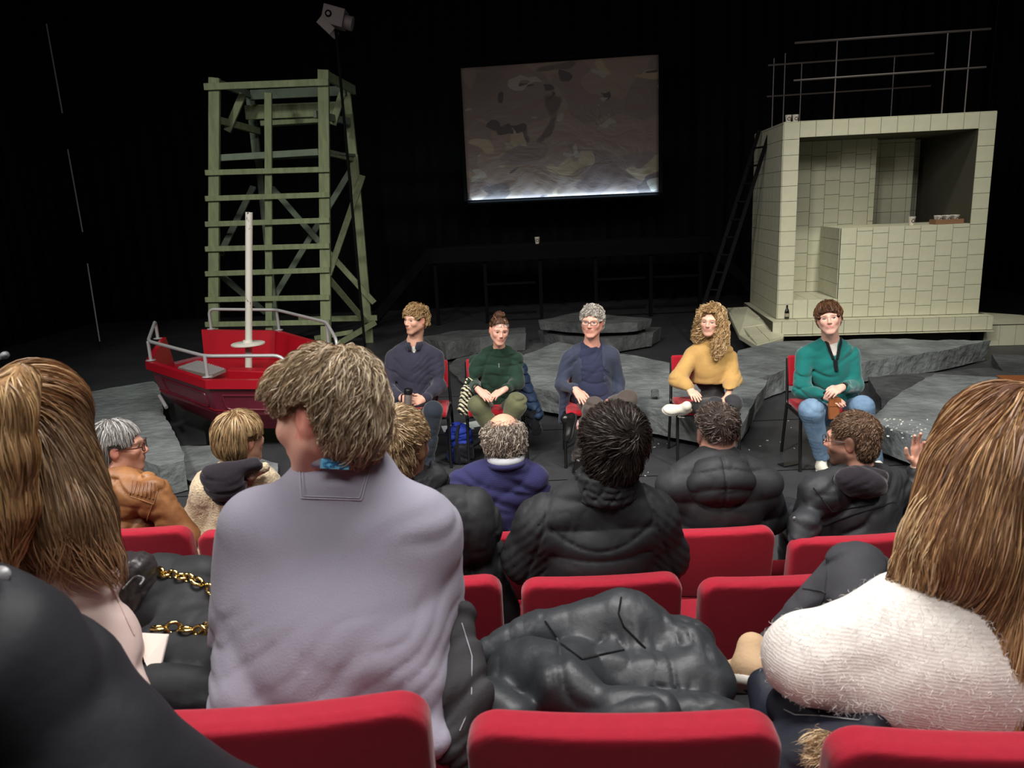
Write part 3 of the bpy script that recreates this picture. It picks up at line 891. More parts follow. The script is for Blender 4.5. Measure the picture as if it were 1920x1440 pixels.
RIM = [BP(*q) for q in rim_px]
bc = sum(RIM, Vector()) / len(RIM)
bo = empty('boat', (bc.x, bc.y, 0), label='red fibreglass boat shell with steel handrails standing on the stage', cat='boat')
off = Vector((bc.x, bc.y, 0)); RL = [p - off for p in RIM]; cen = sum(RL, Vector()) / len(RL)
def ring(s, dz): return [Vector((cen.x + (p.x - cen.x) * s, cen.y + (p.y - cen.y) * s, p.z + dz)) for p in RL]
def ringoff(d, dz):
    out = []
    n = len(RL)
    for i in range(n):
        a, b, c = RL[i - 1], RL[i], RL[(i + 1) % n]
        e1 = (b - a).to_2d().normalized(); e2 = (c - b).to_2d().normalized()
        n1 = Vector((e1.y, -e1.x)); n2 = Vector((e2.y, -e2.x)); nn_ = (n1 + n2).normalized()
        k = 1 / max(0.5, nn_.dot(n1)); out.append(Vector((b.x + nn_.x * d * k, b.y + nn_.y * d * k, b.z + dz)))
    return out
# outward is away from the centre: find the sign
sgn = 1 if (ringoff(0.1, 0)[0] - cen).length > (RL[0] - cen).length else -1
ro = lambda d, dz: ringoff(d * sgn, dz)
def loft(rings, skip=(), close_bottom=True, th=0.0):
    n = len(RL); mb = MB(); v = [p for r_ in rings for p in r_]; f = []
    for j in range(len(rings) - 1):
        for i in range(n):
            if i in skip: continue
            f.append((j * n + i, j * n + (i + 1) % n, (j + 1) * n + (i + 1) % n, (j + 1) * n + i))
    if close_bottom: f.append(tuple(range((len(rings) - 1) * n, len(rings) * n)))
    return mb.add(v, f)
hullr = [ro(-0.03, -0.075), ro(-0.10, -0.34), ring(0.72, -0.50), ring(0.50, -0.53)]
_h = loft(hullr, skip=()); _h.f.remove((7, 8, 18, 17)); _h.add([hullr[0][7].lerp(hullr[1][7], .75), hullr[0][8].lerp(hullr[1][8], .75), hullr[1][8], hullr[1][7]], [(0, 1, 2, 3)])
_h.build('hull', M_red2, bo)
o = loft([ro(-0.02, -0.08), ro(0.0, -0.08), ro(0.0, 0.0), ro(-0.055, 0.0), ro(-0.075, -0.10), ro(-0.11, -0.30)], skip=(7,), close_bottom=False).build('gunwale', M_red, bo)
# the gap in the left side is closed low down
a = ro(-0.03, 0)[7]; b = ro(-0.03, 0)[8]
a.z = 0; b.z = 0
fl_ = ro(-0.08, -0.30); MB().add(fl_, [tuple(range(len(fl_)))]).build('cockpit_floor', M_red, bo)
# recessed panels pressed into the near hull sides
for i in (9, 0):
    p0, p1 = ro(-0.03, -0.075)[i], ro(-0.03, -0.075)[(i + 1) % 10]; q0, q1 = ro(-0.10, -0.34)[i], ro(-0.10, -0.34)[(i + 1) % 10]
    def pt(u, v_): return p0.lerp(p1, u).lerp(q0.lerp(q1, u), v_)
    nrm = (pt(1, 0) - pt(0, 0)).cross(pt(0, 1) - pt(0, 0)).normalized()
    if nrm.dot(pt(.5, .5) - cen) < 0: nrm = -nrm
    loop = [pt(0.16, 0.28), pt(0.9, 0.28), pt(0.9, 0.8), pt(0.16, 0.8)]
    path = round_path(loop + [loop[0]], 0.05, 4)
    MB().tube([p + nrm * 0.002 for p in path], 0.009, 6).build('panel_moulding', M_red2, bo, smooth=True)
# thwart and well, chequer plate landing
zf = 0.0
def bpt(px, py, up): return BP(px, py, up) - off
q = [bpt(400, 700, -0.22), bpt(428, 692, -0.22), bpt(500, 692, -0.22), bpt(545, 702, -0.22)]
well = [bpt(396, 708, -0.22), bpt(430, 693, -0.22), bpt(505, 693, -0.22), bpt(560, 708, -0.22)]
o = MB().prism([bpt(333, 689, -0.2), bpt(372, 676, -0.2), bpt(423, 692, -0.2), bpt(395, 704, -0.2)], [p - Vector((0, 0, .03)) for p in (bpt(333, 689, -0.2), bpt(372, 676, -0.2), bpt(423, 692, -0.2), bpt(395, 704, -0.2))]).build('landing_plate', M_grate, bo)
g4 = [bpt(333, 689, -0.2), bpt(372, 676, -0.2), bpt(423, 692, -0.2), bpt(395, 704, -0.2)]; gm = MB()
for k in range(1, 12):
    t = k / 12; gm.beam(g4[0].lerp(g4[3], t) + Vector((0, 0, .004)), g4[1].lerp(g4[2], t) + Vector((0, 0, .004)), 0.014, 0.006, (0, 0, 1))
    gm.beam(g4[0].lerp(g4[1], t) + Vector((0, 0, .004)), g4[3].lerp(g4[2], t) + Vector((0, 0, .004)), 0.014, 0.006, (0, 0, 1))
tag(gm.build('plate_ribs', M_steel, bo), kind='stuff')
MB().prism([bpt(425, 694, -0.12), bpt(430, 688, -0.12), bpt(555, 690, -0.12), bpt(560, 699, -0.12)], [p - Vector((0, 0, .18)) for p in (bpt(425, 694, -0.12), bpt(430, 688, -0.12), bpt(555, 690, -0.12), bpt(560, 699, -0.12))]).build('thwart', M_red, bo, bevel=0.01)
# left cheek beside the boarding gap
ck = [bpt(302, 632, 0), bpt(319, 633, 0), bpt(331, 687, -0.20), bpt(300, 676, -0.2)]
def hr(name, path, r=0.0165, rad=0.09):
    MB().tube(round_path(path, rad), r, 12).build(name, M_steel, bo, smooth=True)
def upv(p, h): return p + Vector((0, 0, h))
s1, s2, s3, s4 = bpt(283, 676, 0), bpt(389, 707, 0), bpt(546, 706, 0), bpt(296, 635, 0)
hh = 0.19
hr('handrail', [s4, upv(s4, hh), upv(s1, hh), upv(s2, hh), upv(s3 + Vector((-0.05, 0, 0)), hh), s3])
for p in (s1, s2): hr('stanchion', [p, upv(p, hh)])
t1, t2, t3, t4 = bpt(396, 617, 0), bpt(523, 619, 0), bpt(616, 645, 0), bpt(633, 662, 0)
hh2 = 0.22
hr('handrail', [t1, upv(t1, hh2), upv(t2, hh2), upv(t3, hh2), upv(t4, 0.13), t4], rad=0.07)
for p in (t2, t3): hr('stanchion', [p, upv(p, hh2)])
for p in (s1, s2, s3, s4, t1, t2, t3): MB().lathe([(0.045, 0), (0.045, 0.006), (0.03, 0.01)], 16, p).build('rail_foot', M_steel, bo)
# cradle under the hull
for x, y in ((-0.4, -0.35), (0.4, -0.35), (-0.4, 0.35), (0.4, 0.35)):
    MB().box((x, y, 0.1), (0.09, 0.09, 0.2)).build('cradle_leg', M_blackpaint, bo)
MB().tube([bpt(299, 742, -0.35), bpt(312, 764, -0.42)], 0.018, 12).build('drain_pipe', M_steel, bo, smooth=True)
# mast with worn white paint and a round plate
M_mast = mat('chipped white paint', (206, 204, 192), 0.5, rgb2=(190, 190, 178), noise=0.4, nscale=12, stretch=(1, 1, 0.5), dirt=((58, 50, 44), 7, 0.60, 0.63))
pb = WY(465, 706, 7.6); ptop = WY(467, 398, 7.6)
ms = empty('mast', (pb[0], pb[1], pb[2]), label='white chipped pole with a round plate standing in the red boat', cat='pole')
lean = ptop[0] - pb[0]
MB().tube([(0, 0, -0.05), (lean, 0, ptop[2] - pb[2])], 0.034, 20).build('pole', M_mast, ms, smooth=True)
pd = WY(463, 645, 7.6); zd = pd[2] - pb[2]
MB().lathe([(0.155, 0), (0.163, 0.006), (0.163, 0.018), (0.155, 0.024), (0.06, 0.026), (0.05, 0.03)], 36, (lean * 0.2, 0, zd - 0.012)).build('round_plate', M_mast, ms, smooth=True)
MB().lathe([(0.05, 0), (0.045, 0.03)], 20, (lean * 0.2, 0, zd + 0.01)).build('collar', M_mast, ms, smooth=True)

# ------------------------------------------------------------------ high lamp, white line, microphone, book
M_lamp = mat('grey lamp paint', (104, 92, 92), 0.6)
lp = empty('stage_lantern', WY(628, 36, 10.5), label='tilted grey stage lantern on a thin stand above the tower', cat='stage lamp')
Rl = Matrix.Rotation(math.radians(17), 3, 'Y')
MB().box((0, 0, 0.02), (0.27, 0.26, 0.22), Rl).build('housing', M_lamp, lp, bevel=0.008)
MB().lathe([(0.085, 0), (0.088, 0.12), (0.08, 0.125)], 24, (0.10, 0, -0.03), Matrix.Rotation(math.radians(107), 3, 'Y')).build('lens_tube', M_lamp, lp, smooth=True)
MB().tube([(-0.05, -0.132, 0.04), (-0.05, -0.14, 0.04)], 0.042, 20).build('knob', M_blackpaint, lp)
MB().tube([(-0.05, -0.135, 0.04), (-0.05, -0.145, 0.04)], 0.022, 16).build('knob_cap', M_lamp, lp)
MB().beam((-0.17, -0.14, -0.02), (-0.02, -0.14, -0.17), 0.10, 0.012, (0, 1, 0)).build('yoke', M_lamp, lp)
MB().beam((-0.17, 0.14, -0.02), (-0.02, 0.14, -0.17), 0.10, 0.012, (0, 1, 0)).build('yoke', M_lamp, lp)
MB().tube([(0.0, 0, -0.12), (0.02, 0, -lp.location.z + 0.03)], 0.018, 10).build('stand', M_blackpaint, lp)
M_line = mat('pale cord', (150, 140, 148), 0.6)
ln = empty('marked_rope', WY(186, 648, 13) * np.array([1, 1, 0]), label='thin rope hanging down at the far left, white along three stretches', cat='rope')
lo_ = Vector(ln.location)
MB().tube([Vector(WY(84, 20, 13)) - lo_, Vector(WY(188, 660, 13)) - lo_], 0.006, 6).build('core', M_blackpaint, ln)
for a, b in (((87, 45), (117, 212)), ((127, 280), (155, 435)), ((164, 494), (187, 640))):
    MB().tube([Vector(WY(*a, 12.98)) - lo_, Vector(WY(*b, 12.98)) - lo_], 0.011, 8).build('white_stretch', M_line, ln)
M_mic = mat('microphone mesh', (120, 124, 126), 0.4, metal=0.6, bump=0.4, bscale=400)
mc = empty('microphone', WY(9, 666, 3.2), label='small round-headed microphone on a thin boom at the left edge', cat='microphone')
MB().lathe([(0.004, -0.018), (0.012, -0.014), (0.016, -0.004), (0.016, 0.004), (0.012, 0.014), (0.004, 0.018)], 18, M=Matrix.Rotation(1.2, 3, 'Y')).build('head', M_mic, mc, smooth=True)
MB().tube([(-0.012, 0, -0.005), (-0.07, 0, -0.028), (-0.5, 0.05, -0.13)], [0.010, 0.007, 0.006], 10).build('boom', M_steel, mc, smooth=True)
mz = mc.location.z
MB().tube([(-0.5, 0.05, -0.13), (-0.5, 0.05, -mz + 0.0)], 0.011, 10).build('stand_pole', M_blackpaint, mc)
MB().lathe([(0.12, 0), (0.12, 0.012), (0.02, 0.02)], 20, (-0.5, 0.05, -mz + 0.0)).build('stand_base', M_blackpaint, mc)
M_book = mat('brown leather cover', (150, 88, 46), 0.6, noise=0.4, nscale=14)
M_pages = mat('yellowed pages', (150, 112, 84), 0.8)
bk = empty('book', WZ(1908, 718, 0.305), math.radians(-14), label='thick brown book lying on the slab at the right edge of the photo', cat='book')
MB().box((0, 0, 0.048), (0.30, 0.2, 0.006)).box((0, 0, 0.003), (0.30, 0.2, 0.006)).box((0.148, 0, 0.025), (0.006, 0.2, 0.05)).build('cover', M_book, bk, bevel=0.002)
MB().box((0, 0, 0.025), (0.28, 0.185, 0.04)).build('pages', M_pages, bk)
# ================================================================== PEOPLE: how a figure is made
M_skin = mat('skin', attr=True, rough=0.5, spec=0.35, sss=0.12, bump=0.04, bscale=220, bdist=0.002)
M_hair = mat('hair strands', attr=True, rough=0.42, spec=0.35)
M_hairb = mat('hair mass', attr=True, rough=0.7, spec=0.2, bump=0.5, bscale=140, bdist=0.004)
M_eye = mat('eye', attr=True, rough=0.15, spec=0.6)
M_lens = bpy.data.materials.new('spectacle lens'); M_lens.use_nodes = True
_b = M_lens.node_tree.nodes['Principled BSDF']; _b.inputs['Roughness'].default_value = 0.02
_b.inputs['Alpha'].default_value = 0.05; _b.inputs['Base Color'].default_value = (0.7, 0.75, 0.8, 1)
def unit(v):
    v = np.asarray(v, float); return v / (np.linalg.norm(v) + 1e-9)
class Head:
    def __init__(s, c, f, up=(0, 0, 1), sc=1.0):
        s.c = np.asarray(c, np.float32); s.R = axes(f, up); s.s = sc
    def L(s, x, y, z): return s.c + s.R @ (np.array([x, y, z], np.float32) * s.s)
    def q(s, P): return ((P - s.c) @ s.R) / s.s
    def E(s, B, x, y, z, a, b, c, k=0.02, op='+'):
        f = ell(s.L(x, y, z), np.array([a, b, c]) * s.s, s.R)
        (B.add if op == '+' else B.sub)(f, k)
def add_head(B, h, nb, fem=False, neck=0.062, fat=0.0):
    s = h.s; E = lambda *a, **k: h.E(B, *a, **k)
    E(0, -.015, .028, .075, .095, .088, k=0)
    E(0, .028, -.022, .064 + fat, .064, .084, k=.03)
    for x in (-1, 1):
        B.add(cap(h.L(x * (.053 + fat), .0, -.052), h.L(x * .016, .066, -.098), .019 * s, .018 * s), .03)
        B.add(cap(h.L(x * .006, .090, .022), h.L(x * .050, .070, .024), .0085 * s), .014)
        E(x * .040, .062, -.020, .022 + fat, .022, .024, k=.02)
        B.add(ell(h.L(x * .010, .101, -.031), A(.008, .009, .006) * s, h.R), .008)
        E(x * .031, .099, .003, .0165, .013, .0095, k=.010, op='-')
        E(x * .079, -.010, -.006, .010, .021, .034, k=.008)
        E(x * .091, -.002, -.002, .007, .010, .018, k=.006, op='-')
    E(0, .072, -.099, .022, .018, .016, k=.02)
    B.add(cap(h.L(0, .091, .010), h.L(0, .109, -.024), .0065 * s, .0105 * s), .012)
    E(0, .080, -.058, .026, .018, .022, k=.02)
    B.add(cap(h.L(-.016, .094, -.051), h.L(.016, .094, -.051), .0048 * s), .006)
    B.add(cap(h.L(-.013, .094, -.062), h.L(.013, .094, -.062), .0058 * s), .006)
    B.add(cap(h.L(0, -.022, -.04), nb, neck * (.93 if fem else 1.0), neck * 1.0), .03)
def face_cols(h, tone, lip=(176, 104, 96), brow=(86, 62, 44), stub=None, scalp=None, red=(206, 128, 110), hands=None):
    t = np.array(lin(tone)); lp = np.array(lin(lip)); bw = np.array(lin(brow)); rd = np.array(lin(red))
    def f(V):
        q = h.q(V); n = len(V); C = np.repeat(t[None], n, 0)
        ax = np.abs(q[:, 0])
        def mixin(m, c):
            m = np.clip(m, 0, 1)[:, None]; C[:] = C * (1 - m) + c * m
        near = (np.abs(q) < 0.2).all(1)
        mixin(near * np.exp(-(((ax - .042) / .022) ** 2 + ((q[:, 2] + .028) / .022) ** 2)) * (q[:, 1] > .03) * .22, rd)
        mixin(near * np.exp(-((q[:, 0] / .014) ** 2 + ((q[:, 2] + .024) / .014) ** 2)) * (q[:, 1] > .095) * .3, rd)
        mixin(near * (ax > .076) * (q[:, 1] < .03) * (np.abs(q[:, 2]) < .04) * .6, rd)
        if stub is not None:
            st, sm_ = stub
            m = near * np.clip(((-.028 - q[:, 2]) / .02), 0, 1) * np.clip((q[:, 1] + .01) / .02, 0, 1) * (q[:, 2] > -.125)
            m *= 1 - np.exp(-((q[:, 0] / .020) ** 2 + ((q[:, 2] + .057) / .010) ** 2))
            mixin(m * sm_, np.array(lin(st)))
        lipm = near * (q[:, 1] > .07) * np.exp(-((q[:, 0] / .022) ** 4 + ((q[:, 2] + .0565) / .0095) ** 4))
        mixin(lipm * .8, lp)
        mixin(near * (q[:, 1] > .07) * np.exp(-((q[:, 0] / .019) ** 4 + ((q[:, 2] + .0565) / .0018) ** 2)) * .8, lp * .3)
        bm_ = near * (q[:, 1] > .04) * np.exp(-(((ax - .031) / .019) ** 4 + ((q[:, 2] - .024 + .10 * (ax - .031)) / .0048) ** 2))
        mixin(bm_ * .85, bw)
        mixin(near * (q[:, 1] > .07) * np.exp(-(((ax - .008) / .004) ** 2 + ((q[:, 2] + .037) / .003) ** 2)) * .7, t * .2)
        if scalp is not None:
            mixin(near * scalp[1](q), np.array(lin(scalp[0])))
        return C
    return f
def add_eyes(h, root, gaze=(0, 1, 0), iris=(70, 80, 90), closed=False, lidc=(180, 130, 110)):
    for x in (-1, 1):
        n1, n2 = 12, 18; V = []; C = []
        g = unit(gaze)
        for i in range(n1 + 1):
            for j in range(n2):
                th = math.pi * i / n1; ph = 2 * math.pi * j / n2
                d = np.array([math.sin(th) * math.cos(ph), math.sin(th) * math.sin(ph), math.cos(th)])
                V.append(h.L(x * .031, .0745, .0035) + h.R @ d * .0135 * h.s)
                a = math.acos(max(-1, min(1, d @ g)))
                C.append(lin(iris) if .16 < a < .46 else ((0.004, 0.004, 0.004) if a <= .16 else (lin((150, 138, 130)))))
        Fq = [(i * n2 + j, i * n2 + (j + 1) % n2, (i + 1) * n2 + (j + 1) % n2, (i + 1) * n2 + j) for i in range(n1) for j in range(n2)]
        V = np.array(V); me = np_mesh('eye', V, np.array(Fq), np.array(C)); link('eye', me, M_eye, root, world=True)
        # upper lid with lashes
        lv = [h.L(x * .031 + .0155 * math.cos(t), .0745 + .0135 * math.sqrt(max(0, 1 - .75 * math.cos(t) ** 2)) * .98, .0035 + (.0062 * math.sin(t) if not closed else -.002 * math.sin(t))) for t in np.linspace(0, math.pi, 9)]
        MB().tube(lv, [.001] + [.0018] * 7 + [.001], 6).build('eyelid', M_lash, root, smooth=True, world=True)
M_lash = mat('lashes', (58, 40, 34), 0.7)
def add_glasses(h, root, m, up=0.0, tilt=0.0, wd=.024, ht=.016, round_=False, r=.0016):
    g = None; mb = MB()
    cy, cz = .108 + up * .2, .002 + up
    for x in (-1, 1):
        c = (x * .033, cy, cz)
        lp_ = [h.L(c[0] + wd * math.copysign(abs(math.cos(t)) ** (.5 if not round_ else 1), math.cos(t)), c[1] - .006 * abs(math.cos(t)) - tilt * math.sin(t) * ht, c[2] + ht * math.copysign(abs(math.sin(t)) ** (.6 if not round_ else 1), math.sin(t))) for t in np.linspace(0, 2 * math.pi, 21)]
        mb.tube(lp_, r, 6, caps=False)
        mb.tube([h.L(x * (.033 + wd), cy - .006, cz + .004), h.L(x * .078, cy - .03, cz + .004), h.L(x * .082, .0, cz + .003), h.L(x * .080, -.02, cz - .012)], r * 1.1, 6)
    mb.tube([h.L(-.033 + wd, cy - .004, cz + .002), h.L(0, cy + .001, cz + .005), h.L(.033 - wd, cy - .004, cz + .002)], r, 6)
    g = mb.build('glasses', m, root, smooth=True, world=True)
    for x in (-1, 1):
        pts = [h.L(x * .033 + wd * .95 * math.copysign(abs(math.cos(t)) ** .5, math.cos(t)), cy - .006 * abs(math.cos(t)) - tilt * math.sin(t) * ht, cz + ht * .95 * math.copysign(abs(math.sin(t)) ** .6, math.sin(t))) for t in np.linspace(0, 2 * math.pi, 20, endpoint=False)]
        o = MB().prism(pts, [p - h.R[:, 1] * .001 for p in pts]).build('lens', M_lens)
        o.parent = g
def add_hand(B, wrist, d, palm, thumb, curl=0.5, spread=0.1, s=1.0, curls=None):
    """wrist point, direction to the fingers, palm direction, thumb side"""
    w = np.asarray(wrist, float); d = unit(d); n = unit(np.asarray(palm) - d * (np.asarray(palm) @ d)); t = unit(np.cross(n, d))
    if t @ np.asarray(thumb) < 0: t = -t
    s = s * .97
    B.add(cap(w - d * .02, w + d * .02 * s, .024 * s, .025 * s), .015)
    off = (.029, .010, -.009, -.027); ln = (.070, .078, .073, .058); ra = (.0088, .0090, .0086, .0076); kn = (.086, .090, .086, .078)
    for i in range(4):
        k = w + (d * kn[i] + t * off[i]) * s
        B.add(cap(w + (d * .018 + t * off[i] * .62) * s, k, .0135 * s, .0118 * s), .012)
        cu = (curls[i] if curls is not None else curl)
        dd = unit(d + t * off[i] * spread * 30 * .33); p = k; a = 0.0
        for j, fr in enumerate((.46, .30, .24)):
            a += cu * (0.55, 1.0, 0.7)[j]
            v = dd * math.cos(a) + n * math.sin(a)
            q = p + v * ln[i] * fr * s * (1.05)
            r0 = ra[i] * s * (1, .93, .85)[j]; B.add(cap(p, q, r0, r0 * .94), .003 if j else .006)
            p = q
    p = w + (d * .022 + t * .022 + n * .008) * s
    tc_ = curls[4] if curls is not None and len(curls) > 4 else min(curl, .5)
    v = unit(d * .62 + t * .72 + n * .25); q = p + v * .042 * s; B.add(cap(p, q, .0135 * s, .0108 * s), .012)
    v = unit(d * .85 + t * (.45 - tc_ * .5) + n * (.15 + tc_ * .5)); r_ = q + v * .031 * s; B.add(cap(q, r_, .0100 * s, .0094 * s), .004)
    v = unit(d * .95 + t * (.25 - tc_ * .7) + n * (.15 + tc_ * .7)); B.add(cap(r_, r_ + v * .024 * s, .0092 * s, .0078 * s), .003)
def bbox(ps, m): 
    ps = np.array(ps); return ps.min(0) - m, ps.max(0) + m
def wrinkle(amp, sc=14, st=(1, 1, 2.2), seed=0.0, dirs=None, lump=.5, **k):
    """long soft folds in a few directions, deeper where cloth gathers"""
    D = dirs or ((.35, .1, 1), (-.6, .3, .75), (.15, -.4, .9))
    def f(P):
        out = -amp * lump * noise3(P + seed, sc * .38)
        for i, dv in enumerate(D):
            d = (unit(dv)).astype(np.float32); fr = sc * (.55, .8, 1.25)[i % 3]
            u = P @ d * fr + 1.3 * noise3(P + seed + 3 * i, sc * .22) + .18 * noise3(P + seed, sc * .9)
            m = np.clip(noise3(P + seed * 1.7 + 7 * i, sc * .30) * 1.9 + .15, 0, 1)
            r = np.abs(np.sin(math.pi * u)); out += amp * 1.5 * (.95, .85, .65)[i % 3] * m * (np.exp(-(r / .38) ** 2) - .25)
        u = P @ unit((.5, .2, -.9)).astype(np.float32) * sc * 2.3 + 1.2 * noise3(P + seed + 40, sc * .7); m = np.clip(noise3(P + seed + 50, sc * .5) * 2, 0, 1)
        return out + amp * .45 * m * np.exp(-(np.sin(math.pi * u) / .45) ** 2)
    return f
def torso(B, shl, shr, hip, hw=.15, cd=.115, bd=.12, infl=0.0, k=.06, shr_r=.070, nb=None, belly=.0, hipw=.155, fwd=(0, -1, 0)):
    shl, shr, hip = map(lambda v: np.asarray(v, float), (shl, shr, hip))
    mid = (shl + shr) / 2; up = unit(mid - hip); rt = unit(shr - shl); rt = unit(rt - up * (rt @ up)); fw = np.cross(up, rt)
    if fw @ np.asarray(fwd) < 0: fw = -fw
    R = np.stack([rt, fw, up], 1).astype(np.float32); Lh = np.linalg.norm(mid - hip)
    half = np.linalg.norm(shr - shl) / 2
    B.add(cap(shl + rt * .02, shr - rt * .02, shr_r + infl), 0)
    B.add(ell(mid - up * Lh * .28 + fw * .008, (half * .86 + infl, cd + infl, Lh * .48), R), k)
    B.add(ell(hip + up * Lh * .30 + fw * belly, (hw + infl, bd + infl, Lh * .40), R), k)
    B.add(ell(hip + up * .02, (hipw + infl, bd + infl, .12 + infl), R), k)
    if nb is not None:
        nb = np.asarray(nb, float)
        for s_ in (shl, shr): B.add(cap(nb - up * .012, s_ * .6 + nb * .4 - up * .004, .056 + infl * .6, .062 + infl * .6), .04)
    return R, Lh
def crumple(amp, sc, st=(1, 1, 1), seed=0.0):
    """padded cloth: round swells that meet in sharp creases, at two sizes"""
    st = A(*st)
    def f(P):
        Q = P * st; w = noise3(P + seed, sc * .5)[:, None] * .035; Q = Q + seed + w
        a = np.sqrt(np.abs(noise3(Q, sc)) + .004); b = np.sqrt(np.abs(noise3(Q * A(1.3, 1, .7) + 9, sc * 2.6)) + .004)
        return -amp * (1.7 * a - .9) - amp * .32 * (1.7 * b - .9) * np.clip(noise3(P + seed + 3, sc * .6) * 2 + .6, 0, 1)
    return f
def proj(S, P, up=.003):
    P = np.asarray(P, np.float32)
    for _ in range(5): P = P - grad(S, P) * (S(P) - up)[:, None]
    return P.astype(float)
def limb(B, a, b, c, r, k=.02):
    B.add(cap(a, b, r[0], r[1]), k); B.add(cap(b, c, r[1] * .98, r[2]), k)
def shoe(parent, heel, toe, m, msole=None, w_=.040, name='shoe', up=(0, 0, 1)):
    """heel and toe: points on the sole"""
    heel, toe = np.asarray(heel, float), np.asarray(toe, float)
    f = unit(toe - heel); R = axes(f, up); Ln = np.linalg.norm(toe - heel); u = R[:, 2]
    B = Body(.02)
    B.add(ell(heel + f * Ln * .72 + u * .032, (w_ * 1.08, Ln * .30, .032), R), 0)
    B.add(ell(heel + f * Ln * .30 + u * .040, (w_ * .86, Ln * .34, .042), R), .03)
    B.add(cap(heel + f * .045 + u * .05, heel + f * .055 + u * .095, .036, .038), .03)
    B.isect(rbox(heel + f * Ln * .5 + u * .09, (.09, Ln * .6, .085), .004, R), .004)
    lo, hi = bbox([heel, toe, heel + u * .13], .07)
    o = sdf_obj(name, B, m, parent, lo, hi, .006)
    if msole is not None:
        S = Body(.01); S.add(ell(heel + f * Ln * .70 + u * .012, (w_ * 1.15, Ln * .33, .03), R), 0).add(ell(heel + f * Ln * .28 + u * .012, (w_ * .95, Ln * .32, .03), R), .02)
        S.isect(rbox(heel + f * Ln * .5 + u * .010, (.09, Ln * .7, .012), .003, R), .003)
        me = sdf_mesh('sole', S, lo, hi, .005); so = link('sole', me, msole); so.parent = o
    return o
def combed(h, whorl=(0, -.055, .10), fwd=0.3, down=0.6, side=0.0, swirl=0.25):
    w_ = np.array(whorl, np.float32)
    def f(P):
        q = h.q(P); v = q - w_; v /= np.linalg.norm(v, axis=1, keepdims=True) + 1e-6
        D = v * 1.0; D[:, 2] -= down; D[:, 1] += fwd; D[:, 0] += side
        D += np.cross(v, [0, 0, 1]) * swirl
        return (D @ h.R.T).astype(np.float32)
    return f
def hair_shell(h, t=.010, back=-.03, front=.055, side=-.01, fringe=.0, vol=(1, 1, 1), nape=True, ear=True):
    B = Body(.02)
    h.E(B, 0, -.018, .030, (.077 + t) * vol[0], (.097 + t) * vol[1], (.090 + t) * vol[2], k=0)
    if nape: h.E(B, 0, -.050, -.030 + back * .3, .064 + t * .6, .052 + t, .062, k=.03)
    h.E(B, 0, .108, -.050 + fringe, .074, .074, .092, k=.014, op='-')
    if ear:
        for x in (-1, 1): h.E(B, x * .090, .000, -.026 + side, .030, .032, .038, k=.010, op='-'); h.E(B, x * .088, .05, -.062 + side, .05, .06, .055, k=.012, op='-')
    B.isect(ell(h.L(0, -.02, .03), np.array([.14, .16, .13 - back * 1.2]) * h.s, h.R), .01)
    return B
def shell_cols(c, h=None, c2=None, sc=60):
    a = np.array(lin(c)); b = np.array(lin(c2)) if c2 else a * .5
    def f(V):
        n = np.clip(noise3(V.astype(np.float32), sc) * .5 + .5, 0, 1)[:, None]
        return a * (1 - n) + b * n
    return f
def bald_zones(h, face=.045, ear=True, cheek=-.030, brow=.052):
    """where no hair may lie: the face, the ears, the cheeks and the front of the neck"""
    def f(P):
        q = h.q(P); ax = np.abs(q[:, 0])
        a = (q[:, 1] > face + .03 * (ax > .05)) & (q[:, 2] < brow) & (q[:, 2] > -.16)
        a |= (q[:, 2] < cheek) & (q[:, 1] > -.030) & (q[:, 2] > -.16)
        a |= (q[:, 2] < .012) & (q[:, 1] > .022)
        if ear: a |= (ax > .055) & (np.abs(q[:, 1] + .006) < .026) & (np.abs(q[:, 2] + .010) < .038)
        return a
    return f
def put_hair(root, h, S, base, cols, n, length, K=9, wid=.0011, dirf=None, ok=None, h_res=.005, rad=.16, seed=1, name='hair', disp=None, avoid=0, **k):
    if disp is not None: S.disp = disp
    lo, hi = h.c - rad * h.s, h.c + rad * h.s
    if not isinstance(base[0], tuple): base = (base, None)
    o = link(name, sdf_mesh(name, S, lo, hi, h_res, shell_cols(base[0], None, base[1], 70)), M_hairb, root, world=True)
    if n:
        rg = np.random.default_rng(seed)
        if isinstance(avoid, int): avoid = bald_zones(h)
        av = avoid
        P = seeds_on(S, h.c, .12 * h.s, n, lambda P: (ok(P) if ok else True) & (~av(P) if av else np.ones(len(P), bool)), rg)
        st = strands('hair_strands', S, P, dirf or combed(h), length * h.s, M_hair, None, K=K, wid=wid, cols=cols, seed=seed, avoid=av, **k)
        st.parent = o
        tag(st, kind='stuff')
    return o
def fig(px, Y, label, group=None):
    p = WY(*px, Y); return empty('person', (p[0], p[1], 0), label=label, cat='person', group=group)
